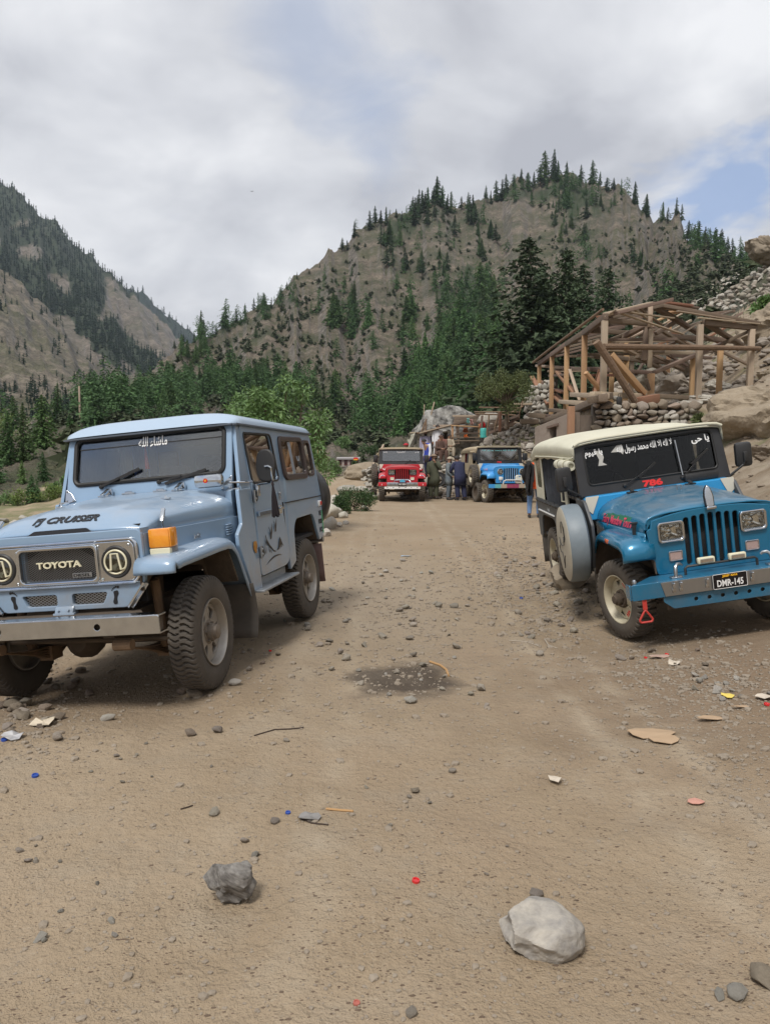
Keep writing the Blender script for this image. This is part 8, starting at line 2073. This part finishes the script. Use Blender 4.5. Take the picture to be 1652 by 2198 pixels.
# loose tyre below the spare of the far blue jeep
tq = at_px(1024, 1069, 28.6); lt = empty('loose_tyre', 'black tyre standing on the road under the side spare of the sky blue jeep', 'tyre', loc=(tq.x, 28.6, hz(tq.x, 28.6) + .36)); lt.rotation_euler = (0, .05, R(14))
link(bpy.data.objects.new('tread', TY_FAR), lt); m = MB(); m.lathe([(.208, -.08), (.20, -.02), (.10, 0), (0, 0)], 20, AX); m.build('inner_disc', M_under, lt)
for i, (px, py, s_, lb) in enumerate(((1046, 1077, 16, 'round stone chocking the front wheel of the sky blue jeep'), (1127, 1073, 14, 'stone chocking the other front wheel of the sky blue jeep'), (1032, 1072, 10, 'small stone by the loose tyre'))):
 x, y, z = pix_ground(px, py); stone('stone', (x, y, z), s_ * y / F_PX, ST_P, lb, 'stone', rg_=srg)
# ---- far hut in the valley
p = on_mesh(HILLP, 748, 1001)
hb = empty('valley_hut', 'small low hut with red-framed windows in the valley beyond the bush', 'hut', loc=tuple(p)); k = p[1] / F_PX
w_, h_, d_ = 44 * k, 22 * k, 26 * k
m = MB(); m.box((0, d_ / 2, h_ * .35), (w_, d_, h_ * .75)); m.build('wall', pmat('pinkish_wall', (.36, .30, .27), None, rough=.9), hb)
m = MB(); m.box((0, d_ * .45, h_ * .78), (w_ * 1.14, d_ * 1.2, h_ * .14), (R(4), 0, 0)); m.build('roof', pmat('grey_roof', (.34, .32, .32), None, rough=.8), hb)
for i, x in enumerate((-.40, -.12, .16, .40)):
 m = MB(); m.box((x * w_, -.03, h_ * .38), (w_ * .15, .06, h_ * .5)); fr = m.build('window', pmat('red_brown_frame', (.14, .04, .035), None, rough=.7), hb)
 m = MB()
 for s in (-1, 1): m.box((x * w_ + s * w_ * .035, -.05, h_ * .40), (w_ * .045, .06, h_ * .38)); m.cut()
 m.build('pane', M_gloss, fr)
m = MB(); q = Vector((w_ * .38, -.6, h_ * .72)); m.plate([rrect(0, 0, 10 * k, 6.5 * k, .1)], .05, 0, lambda u, v, t: (q.x + u, q.y + t, q.z + v)); sg = m.build('signboard', M_red, hb)
m = MB(); m.plate([rrect(0, 0, 8 * k, 2.2 * k, .1)], .05, 0, lambda u, v, t: (q.x + u, q.y + t - .05, q.z + v - 1.6 * k)); m.build('sign_stripe', M_yellow, sg)
# second tiny orange hut glimpsed left of it
p = on_mesh(HILLP, 690, 972)
if p is not None:
 k = p[1] / F_PX; h2 = empty('valley_cabin', 'tiny orange wooden cabin glimpsed behind the green tree', 'hut', loc=tuple(p))
 m = MB(); m.box((0, 0, 6 * k), (16 * k, 12 * k, 13 * k)); m.build('wall', M_new, h2)
 m = MB(); m.plate([[(-11 * k, 12 * k), (0, 18 * k), (11 * k, 12 * k)]], 16 * k, 0, lambda u, v, t: (u, t, v)); m.build('roof', M_old, h2)
 m = MB(); m.box((-3 * k, -6.2 * k, 5 * k), (4 * k, .2, 6 * k)); m.build('door', M_dark, h2)
# electricity pole in the wood
q = on_mesh(HILLP, 174, 905)
if q is not None:
 o = beam(None, q, q + np.array([0, 0, 75 * q[1] / F_PX]), .35, .35, 'p', 'utility_pole'); tag(o, 'thin pale pole standing in the wood behind the pale blue car', 'pole')
# dark bag hanging on the terrace wall
q = at_px(1328, 860, 23.0); m = MB(); m.box((0, 0, 0), (.17, .10, .24), None, .05); m.tube([(-.03, 0, .11), (-.03, 0, .2), (.02, 0, .22), (.03, 0, .11)], .008, 5); o = m.build('bag', M_black, None); o.location = q; tag(o, 'small black bag hanging on the terrace wall', 'bag')
# a distant bird
q = at_px(541, 411, 120); m = MB(); m.add([(-.3, 0, .08), (0, -.05, 0), (.3, .02, .12), (.02, .12, .0), (0, .0, .05), (0, 0, -.05)], [(0, 1, 4), (0, 4, 3), (2, 4, 1), (2, 3, 4), (1, 5, 3), (0, 3, 5), (0, 5, 1), (2, 1, 5), (2, 5, 3)]); o = m.build('bird', M_gloss, None, smooth=False); o.location = q; tag(o, 'tiny dark bird flying against the clouds', 'bird')
# ================================================================== PEOPLE
M_skin = pmat('skin', (0.30, 0.165, 0.105), (0.34, 0.19, 0.125), 8, 0.6)
M_hair = pmat('black_hair', (0.012, 0.010, 0.009), (0.03, 0.025, 0.022), 30, 0.7)
def clothmat(n, c): return pmat('cloth_' + n, c, tuple(q * 1.25 for q in c), 6, 0.9, bump=0.012, bscale=9)
def person(label, px, Y, face, J, cloth, h=1.75, z=None, group=None):
 """J: joints in a frame with x to the figure's left-of-picture-right, y away from the viewer when face = 0, z up (metres for a 1.75 m adult)"""
 X = (px - PW / 2) / F_PX * Y
 o = empty('person', label, 'person', loc=(X, Y, hz(X, Y) if z is None else z), rot=(0, 0, R(face)), group=group); k = h / 1.75; o.scale = (k, k, k)
 j = dict(pelvis=(0, 0, .95), waist=(0, 0, 1.10), chest=(0, 0, 1.32), neck=(0, 0, 1.47), jaw=(0, -.02, 1.55), head=(0, -.01, 1.64), crown=(0, 0, 1.70),
    shL=(-.18, 0, 1.42), elL=(-.23, 0, 1.14), wrL=(-.24, -.06, .90), shR=(.18, 0, 1.42), elR=(.23, 0, 1.14), wrR=(.24, -.06, .90),
    hiL=(-.095, 0, .90), knL=(-.11, -.01, .50), anL=(-.11, .02, .09), toL=(-.13, -.15, .03), hiR=(.095, 0, .90), knR=(.11, -.01, .50), anR=(.11, .02, .09), toR=(.13, -.15, .03))
 j.update({a: b for a, b in J.items() if a != 'look'})
 j = {a: Vector(b) for a, b in j.items()}
 rad = dict(pelvis=.125, waist=.115, chest=.13, neck=.055, jaw=.072, head=.098, crown=.075, shL=.06, elL=.042, wrL=.028, shR=.06, elR=.042, wrR=.028, hiL=.085, knL=.058, anL=.04, toL=.03, hiR=.085, knR=.058, anR=.04, toR=.03)
 E = [('pelvis', 'waist'), ('waist', 'chest'), ('chest', 'neck'), ('neck', 'jaw'), ('jaw', 'head'), ('head', 'crown'), ('chest', 'shL'), ('shL', 'elL'), ('elL', 'wrL'), ('chest', 'shR'), ('shR', 'elR'), ('elR', 'wrR'), ('pelvis', 'hiL'), ('hiL', 'knL'), ('knL', 'anL'), ('anL', 'toL'), ('pelvis', 'hiR'), ('hiR', 'knR'), ('knR', 'anR'), ('anR', 'toR')]
 for s in 'LR':       # palm and five fingers
  d = (j['wr' + s] - j['el' + s]).normalized(); side = d.cross(Vector((0, 1, 0)));
  if side.length < .1: side = Vector((1, 0, 0))
  side.normalize(); nn = side.cross(d)
  j['pa' + s] = j['wr' + s] + d * .075; rad['pa' + s] = .034; E.append(('wr' + s, 'pa' + s))
  for q, (a, ln) in enumerate(((-.030, .065), (-.010, .080), (.010, .076), (.030, .058))):
   n1, n2 = 'f%d%s' % (q, s), 'g%d%s' % (q, s); j[n1] = j['pa' + s] + d * ln * .6 + side * a; j[n2] = j['pa' + s] + d * ln + side * a + nn * .02; rad[n1] = .0095; rad[n2] = .008
   E += [('pa' + s, n1), (n1, n2)]
  j['th' + s] = j['wr' + s] + d * .055 + side * (-.06 if s == 'L' else .06); rad['th' + s] = .010; E.append(('wr' + s, 'th' + s))
 # nose
 names = list(j); me = bpy.data.meshes.new('body'); me.from_pydata([j[n] for n in names], [(names.index(a), names.index(b)) for a, b in E], [])
 bo = bpy.data.objects.new('body', me); link(bo, o); me.materials.append(M_skin)
 sk = bo.modifiers.new('skin', 'SKIN'); sk.use_smooth_shade = True
 for i, n in enumerate(names):
  v = me.skin_vertices[0].data[i]; v.radius = (rad[n], rad[n]); v.use_root = (n == 'pelvis')
 sb = bo.modifiers.new('sub', 'SUBSURF'); sb.levels = 1; sb.render_levels = 1
 hd, f = j['head'], (j['jaw'] - j['neck']); fwd = Vector(J.get('look', (0, -1, 0))).normalized()
 m = MB(); c = hd + fwd * .095; m.tube([c + Vector((0, 0, .03)), c + fwd * .02 - Vector((0, 0, .01)), c - Vector((0, 0, .02))], [.008, .016, .01], 6); m.build('nose', M_skin, bo)
 sdv = fwd.cross(Vector((0, 0, 1))).normalized()
 for s in (-1, 1):
  m = MB(); m.lathe([(0, -.008), (.011, 0), (0, .008)], 8, Matrix.Translation(hd + fwd * .088 + sdv * s * .033 + Vector((0, 0, .022)))); m.build('eye', M_hair, bo)
 def ell(m, c, r3, z0=-1, z1=1, n=14, rows=8):
  P = []
  for q in range(rows + 1):
   t = z0 + (z1 - z0) * q / rows; rr_ = math.sqrt(max(0, 1 - t * t)); P.append([(c[0] + r3[0] * rr_ * math.cos(6.283 * a / n), c[1] + r3[1] * rr_ * math.sin(6.283 * a / n), c[2] + r3[2] * t) for a in range(n)])
  m.grid(P, closed_u=True)
 hw = cloth.get('head')
 if hw == 'hair': m = MB(); ell(m, hd + Vector((0, .012, .02)) - fwd * .015, (.106, .112, .105), -.25, 1); m.build('hair', M_hair, o)
 else:
  m = MB(); ell(m, hd + Vector((0, 0, .035)), (.115, .12, .095), -.1, 1)
  if cloth.get('cap') == 'roll': m.tube([(hd.x + .118 * math.cos(a), hd.y + .122 * math.sin(a), hd.z + .045) for a in np.linspace(0, 6.283, 20)[:-1]], .026, 8, closed=True)
  elif cloth.get('cap') == 'peak': m.tube([hd + fwd * .09 + Vector((0, 0, .05)), hd + fwd * .19 + Vector((0, 0, .03))], [.07, .05], 8)
  m.build('cap', hw, o)
 if cloth.get('beard'): m = MB(); ell(m, j['jaw'] + fwd * .055 - Vector((0, 0, .015)), (.062, .05, .075), -1, .75); m.build('beard', M_hair, o)
 # tunic: elliptical rings from shoulders to hem, following pelvis and knees
 rings = cloth['tunic']; P = []
 for (c, rx, ry) in rings: P.append([(c[0] + rx * math.cos(6.283 * a / 26) * (1 + .03 * math.sin(a * 2.1 + c[2] * 9)), c[1] + ry * math.sin(6.283 * a / 26) * (1 + .05 * math.sin(a * 2.7)), c[2]) for a in range(26)])
 m = MB(); m.grid(P, closed_u=True, flip=True)
 m.build('tunic', cloth['top'], o, angle=70, thick=.01)
 for s in 'LR':
  m = MB(); w_ = cloth.get('sleeve', 1.0); a, b, c = j['sh' + s], j['el' + s], j['wr' + s]
  m.tube([j['chest'] * .35 + a * .65, a, (a + b) / 2, b, (b + c) / 2, c], [.07, .082, .07 * w_, .065 * w_, .06 * w_, .048], 10); m.build('sleeve', cloth.get('arm', cloth['top']), o, angle=70)
  m = MB(); a, b, c = j['hi' + s], j['kn' + s], j['an' + s]; lw = cloth.get('leg_w', 1.0)
  m.tube([j['pelvis'] * .5 + a * .5, a, (a + b) / 2, b, (b + c) / 2, c + Vector((0, 0, .02))], [.12, .115 * lw, .10 * lw, .088 * lw, .085 * lw, .065 * lw], 12); m.build('trouser_leg', cloth['leg'], o, angle=70)
  m = MB(); t = j['to' + s]; m.tube([c + Vector((0, .05, -.045)), c + Vector((0, 0, -.045)), (c + t) / 2 + Vector((0, 0, -.01)), t, t + (t - c).normalized() * .05 * 0], [.03, .046, .046, .036, .03], 10); m.build('shoe', cloth.get('shoe', M_dark), o, angle=70)
 return o, j
def std_tunic(hem=.62, w=.215, lean=(0, 0)):
 return [((lean[0] * (zz - .9), lean[1] * (zz - .9), zz), rx, ry) for zz, rx, ry in ((1.50, .075, .075), (1.47, .13, .095), (1.43, .195, .115), (1.30, .205, .135), (1.10, .19, .135), (.95, w, .15), (.80, w * 1.04, .155), (hem, w * 1.08, .16))]
green = clothmat('olive', (.075, .080, .052)); grey = clothmat('blue_grey', (.15, .175, .185)); navy = clothmat('navy', (.022, .026, .062)); brown = clothmat('brown', (.085, .048, .036)); lav = clothmat('lavender', (.36, .34, .45)); wht = clothmat('white', (.60, .60, .62)); roy = clothmat('royal_blue', (.03, .05, .30)); cap_b = clothmat('brown_cap', (.20, .145, .105)); jean = clothmat('denim', (.10, .17, .30)); orange = clothmat('orange', (.62, .09, .02)); blk = clothmat('black', (.014, .013, .014)); redc = clothmat('red', (.35, .02, .03)); beige = clothmat('beige', (.34, .29, .22))
person('bearded man in olive tunic and rolled cap, hand raised to his mouth', 930, 30.3, 0, dict(wrR=(.06, -.20, 1.44), elR=(.24, -.13, 1.20), wrL=(-.21, -.12, .98), look=(.2, -1, -.1)), dict(top=green, leg=green, head=cap_b, cap='roll', beard=True, tunic=std_tunic(.52, .23), sleeve=1.15, leg_w=1.15), 1.76)
person('man in blue-grey tunic and pale cap seen from the side', 963, 30.0, 75, dict(head=(0, -.04, 1.62), crown=(0, -.05, 1.69), wrR=(.20, -.22, 1.0), wrL=(-.20, -.16, .98), look=(0, -1, -.2)), dict(top=grey, leg=clothmat('slate', (.10, .12, .14)), head=beige, cap='peak', beard=True, tunic=std_tunic(.60, .20), leg_w=1.05), 1.70)
person('man in dark navy tunic bending away beside the jeep with tan canvas', 987, 29.6, 205, dict(chest=(0, -.12, 1.30), neck=(0, -.20, 1.43), jaw=(0, -.25, 1.49), head=(0, -.27, 1.56), crown=(0, -.26, 1.63), shL=(-.19, -.13, 1.38), shR=(.19, -.13, 1.38), elL=(-.27, -.22, 1.12), elR=(.27, -.22, 1.12), wrL=(-.22, -.38, 1.0), wrR=(.22, -.38, 1.0), knL=(-.13, .02, .5), anL=(-.14, .12, .09), toL=(-.16, -.05, .03), look=(0, -1, -.4)), dict(top=navy, leg=navy, head='hair', tunic=[((0, -.20, 1.47), .08, .08), ((0, -.16, 1.43), .20, .11), ((0, -.11, 1.28), .22, .15), ((0, -.04, 1.08), .22, .155), ((0, 0, .92), .24, .17), ((0, .01, .56), .26, .18)], leg_w=1.2), 1.78)
person('person in jeans and orange shirt with a black jacket, half hidden by the near jeep', 1145, 20.8, 160, dict(knL=(-.13, -.10, .50), anL=(-.13, -.02, .09), toL=(-.15, -.2, .04), knR=(.10, .03, .50), anR=(.09, .14, .10), toR=(.10, -.02, .03), elR=(.26, .05, 1.16), wrR=(.24, -.10, .98)), dict(top=orange, leg=jean, head='hair', tunic=std_tunic(.86, .20), arm=blk, sleeve=1.2, shoe=M_black, leg_w=.8), 1.74)
# the black jacket slung over the arm
X = (1134 - PW / 2) / F_PX * 20.6; jk = MB(); P = []
for i in range(12): P.append([(X + .20 * (i / 11 - .5) * (1 - .3 * v) + .02 * math.sin(i * 2), 20.55 + .10 * math.sin(i * .9 + v * 3), 1.48 - .82 * v - .05 * math.sin(i * 1.3)) for v in np.linspace(0, 1, 10)])
jk.grid(P); tag(jk.build('jacket', blk, None, thick=.03), 'black jacket hanging from the arm of the person in jeans', 'jacket')
sit = dict(pelvis=(0, 0, .42), waist=(0, -.02, .58), chest=(0, -.06, .80), neck=(0, -.08, .95), jaw=(0, -.11, 1.03), head=(0, -.11, 1.12), crown=(0, -.10, 1.18), shL=(-.18, -.06, .90), shR=(.18, -.06, .90), elL=(-.24, -.20, .66), elR=(.24, -.20, .66), wrL=(-.08, -.36, .62), wrR=(.08, -.36, .62), hiL=(-.10, -.04, .40), hiR=(.10, -.04, .40), knL=(-.15, -.42, .48), knR=(.15, -.42, .48), anL=(-.14, -.44, .09), anR=(.14, -.44, .09), toL=(-.16, -.60, .03), toR=(.16, -.60, .03))
sit_t = [((0, -.08, .98), .08, .08), ((0, -.06, .92), .20, .12), ((0, -.05, .78), .21, .15), ((0, -.03, .58), .22, .19), ((0, -.08, .44), .26, .26), ((0, -.12, .36), .28, .30)]
def seat_z(py, Y, frac): return at_px(900, py, Y).z - frac
person('man in dark brown sitting hunched on the rubble by the shack', 943, 35.6, 20, sit, dict(top=brown, leg=brown, head=brown, tunic=sit_t), 1.75, z=seat_z(992, 35.6, 0))
person('second man in brown with bare head sitting behind the hunched man', 950, 36.2, -30, sit, dict(top=clothmat('rust', (.14, .06, .045)), leg=brown, head='hair', tunic=sit_t), 1.72, z=seat_z(986, 36.2, 0))
person('person in beige sitting on the rubble edge near the railing', 962, 36.4, 10, sit, dict(top=beige, leg=beige, head='hair', tunic=sit_t), 1.6, z=seat_z(983, 36.4, 0))
person('young man in white leaning near the dark doorway of the shack', 938, 36.9, 10, dict(), dict(top=wht, leg=wht, head='hair', tunic=std_tunic(.62)), 1.68, z=seat_z(985, 36.9, 0) - .05)
person('tall man in pale lavender tunic standing by the shack post', 912, 37.0, 10, dict(), dict(top=lav, leg=lav, head=cap_b, cap='roll', beard=True, tunic=std_tunic(.60)), 1.78, z=seat_z(988, 37.0, 0) - .35)
person('person in royal blue waistcoat and white sleeves bending behind the red jeep', 917, 33.2, -60, dict(chest=(0, -.10, 1.30), neck=(0, -.16, 1.43), jaw=(0, -.21, 1.49), head=(0, -.22, 1.57), crown=(0, -.21, 1.63)), dict(top=roy, arm=wht, leg=navy, head='hair', tunic=std_tunic(.70, .21)), 1.66, z=seat_z(1022, 33.2, 0))
person('person with a red cap seen over the roof of the red jeep', 871, 36.0, 0, dict(), dict(top=wht, arm=redc, leg=navy, head=redc, cap='roll', tunic=std_tunic(.62)), 1.72, z=at_px(871, 951, 36).z - 1.74)
# ================================================================== LITTER
def flat_scrap(px, py, w, h, mat, label, cat, seed, group=None, curl=.02, name='scrap', pts=None):
 x, y, z = pix_ground(px, py); k = y / F_PX; rg_ = random.Random(seed); n = 9
 W_ = w * k / 2; D_ = h * k * 1.6 if pts is None else h * k
 ring = [(W_ * math.cos(a) * rg_.uniform(.75, 1.1), D_ * math.sin(a) * rg_.uniform(.75, 1.1)) for a in np.linspace(0, 6.283, n + 1)[:-1]]
 m = MB(); v = [(0, 0, .012)] + [(a, b, .004 + curl * rg_.random()) for a, b in ring]; m.add(v, [(0, 1 + i, 1 + (i + 1) % n) for i in range(n)])
 o = m.build(name, mat, None, smooth=False, thick=.003); o.location = (x, y, z + .006); return tag(o, label, cat, group)
card = pmat('cardboard', (.36, .25, .155), (.43, .31, .20), 6, .9); paper = pmat('dirty_paper', (.52, .45, .36), (.60, .53, .44), 8, .85)
for i, (px, py, w, h, mt, lb, ct) in enumerate(((1400, 1578, 118, 20, card, 'torn brown cardboard lying flat below the near blue jeep', 'cardboard'), (1425, 1592, 70, 16, card, 'second sheet of torn cardboard on the larger piece', 'cardboard'), (1375, 1575, 60, 12, card, 'narrow strip of cardboard beside the torn sheets', 'cardboard'), (1528, 1546, 66, 7, card, 'thin strip of cardboard at the right of the road', 'cardboard'), (1590, 1520, 44, 5, card, 'small cardboard shred near the yellow packet', 'cardboard'),
 (1415, 1412, 54, 9, pmat('pinkish_plastic', (.46, .33, .27), None, rough=.5), 'pinkish plastic scrap in front of the near blue jeep wheel', 'litter'), (1445, 1428, 26, 9, paper, 'crumpled white paper near the red cap', 'paper'), (1492, 1726, 42, 8, pmat('faded_pink', (.50, .25, .19), None, rough=.6), 'faded pink plastic lid on the bare earth', 'lid'), (1190, 1678, 28, 14, paper, 'pale crumpled scrap of paper in the middle of the road', 'paper'), (1560, 1497, 30, 10, pmat('yellow_packet', (.72, .56, .12), None, rough=.5), 'yellow packet on the stones at the right', 'packet'),
 (95, 1556, 56, 20, pmat('cream_bag', (.60, .52, .40), None, rough=.7, bump=.01, bscale=30), 'cream crumpled bag on the stones at the left', 'bag'), (30, 1585, 50, 14, pmat('white_wrap', (.58, .57, .56), (.25, .25, .27), 20, .5), 'white torn wrapper among the stones at the left', 'wrapper'), (665, 1758, 60, 12, pmat('grey_plastic', (.26, .25, .24), (.18, .17, .16), 20, .6), 'grey shredded plastic beside the blue bottle cap', 'plastic'), (1640, 1500, 40, 14, paper, 'pale wrapper at the right border of the road', 'wrapper'), (872, 1195, 24, 3, pmat('pale_blue_plastic', (.30, .45, .60), None, rough=.5), 'pale blue plastic scrap far up the road', 'plastic'))):
 flat_scrap(px, py, w, h, mt, lb, ct, 400 + i, name=ct.replace(' ', '_') + '_scrap' if ct in ('cardboard', 'plastic', 'paper') else ct, curl=.03 if ct in ('bag', 'wrapper', 'paper') else .012)
blue_p = pmat('blue_cap', (.025, .07, .32), None, rough=.35)
for (px, py, r_, mt, lb) in ((618, 1746, 12, blue_p, 'blue bottle cap on the road beside the grey plastic'), (76, 1667, 15, blue_p, 'blue plastic ring cap at the left of the road'), (892, 1893, 18, M_red, 'bright red bottle cap in the middle of the road'), (765, 2155, 16, pmat('dull_red', (.40, .12, .09), None, rough=.6), 'dull red ring half buried at the near edge of the road'), (1385, 1413, 8, M_red, 'small red cap beside the pinkish scrap'), (580, 1398, 7, M_red, 'tiny red scrap behind the pale blue car tyre'), (1430, 1406, 9, M_red, 'red and blue packet end near the near blue jeep wheel'), (10, 1590, 14, blue_p, 'blue scrap at the far left among the stones'), (1645, 1514, 14, M_red, 'red plastic piece at the right border'), (1118, 1285, 8, blue_p, 'tiny blue cap on the gravel left of the near blue jeep')):
 x, y, z = pix_ground(px, py); k = r_ * y / F_PX / 2 * 1.0
 m = MB(); m.lathe([(0, .25), (.62, .25), (.70, .5), (.95, .5), (1, .3), (1, -.1), (.9, -.1)], 18); o = m.build('bottle_cap', mt, None); o.scale = (k, k, k); o.location = (x, y, z + k * .2); o.rotation_euler = (.15, .1, .4); tag(o, lb, 'cap')
def stick(pts, r_, mat, label):
 P = [pix_ground(px, py) for px, py in pts]; k = P[0][1] / F_PX; m = MB(); m.tube([(x, y, z + r_ * k * .8) for x, y, z in P], r_ * k, 6); tag(m.build('stick', mat, None), label, 'stick')
tw1 = pmat('dark_twig', (.045, .030, .022), None, rough=.9); tw2 = pmat('pale_twig', (.34, .29, .23), None, rough=.9); tw3 = pmat('split_wood', (.42, .25, .11), None, rough=.8)
stick([(546, 1580), (590, 1567), (620, 1566), (652, 1563)], 1.6, tw1, 'thin dark stick lying across the road'); stick([(388, 1738), (402, 1734), (414, 1730)], 1.7, tw1, 'short dark twig left of the road centre'); stick([(700, 1738), (730, 1741), (758, 1743)], 2.6, tw3, 'orange splinter of wood beside the grey plastic'); stick([(922, 1422), (945, 1430), (958, 1440), (962, 1452)], 2.6, tw3, 'curled strip of orange bark on the oil stain')
stick([(1092, 1376), (1130, 1379), (1155, 1388)], 1.5, tw2, 'pale bent twig on the road left of the near blue jeep'); stick([(1168, 1373), (1176, 1386), (1195, 1393)], 1.5, tw2, 'second pale twig beside the bent one'); stick([(640, 1755), (668, 1768), (705, 1772)], 1.8, tw1, 'dark twig tangled in the grey plastic')
# ================================================================== AIR
hzb = MB(); hzb.box((0, 1400, 370), (5200, 3100, 770)); ho = hzb.build('haze', None, None, smooth=False)
hm = bpy.data.materials.new('haze_air'); hm.use_nodes = True; hn = hm.node_tree
hn.nodes.remove(hn.nodes['Principled BSDF']); pv = hn.nodes.new('ShaderNodeVolumePrincipled')
pv.inputs['Color'].default_value = (0.74, 0.86, 1.0, 1); pv.inputs['Density'].default_value = 0.00009; pv.inputs['Anisotropy'].default_value = 0.2
hn.links.new(pv.outputs[0], hn.nodes['Material Output'].inputs['Volume'])
ho.data.materials.append(hm); tag(ho, None, None, kind='stuff')
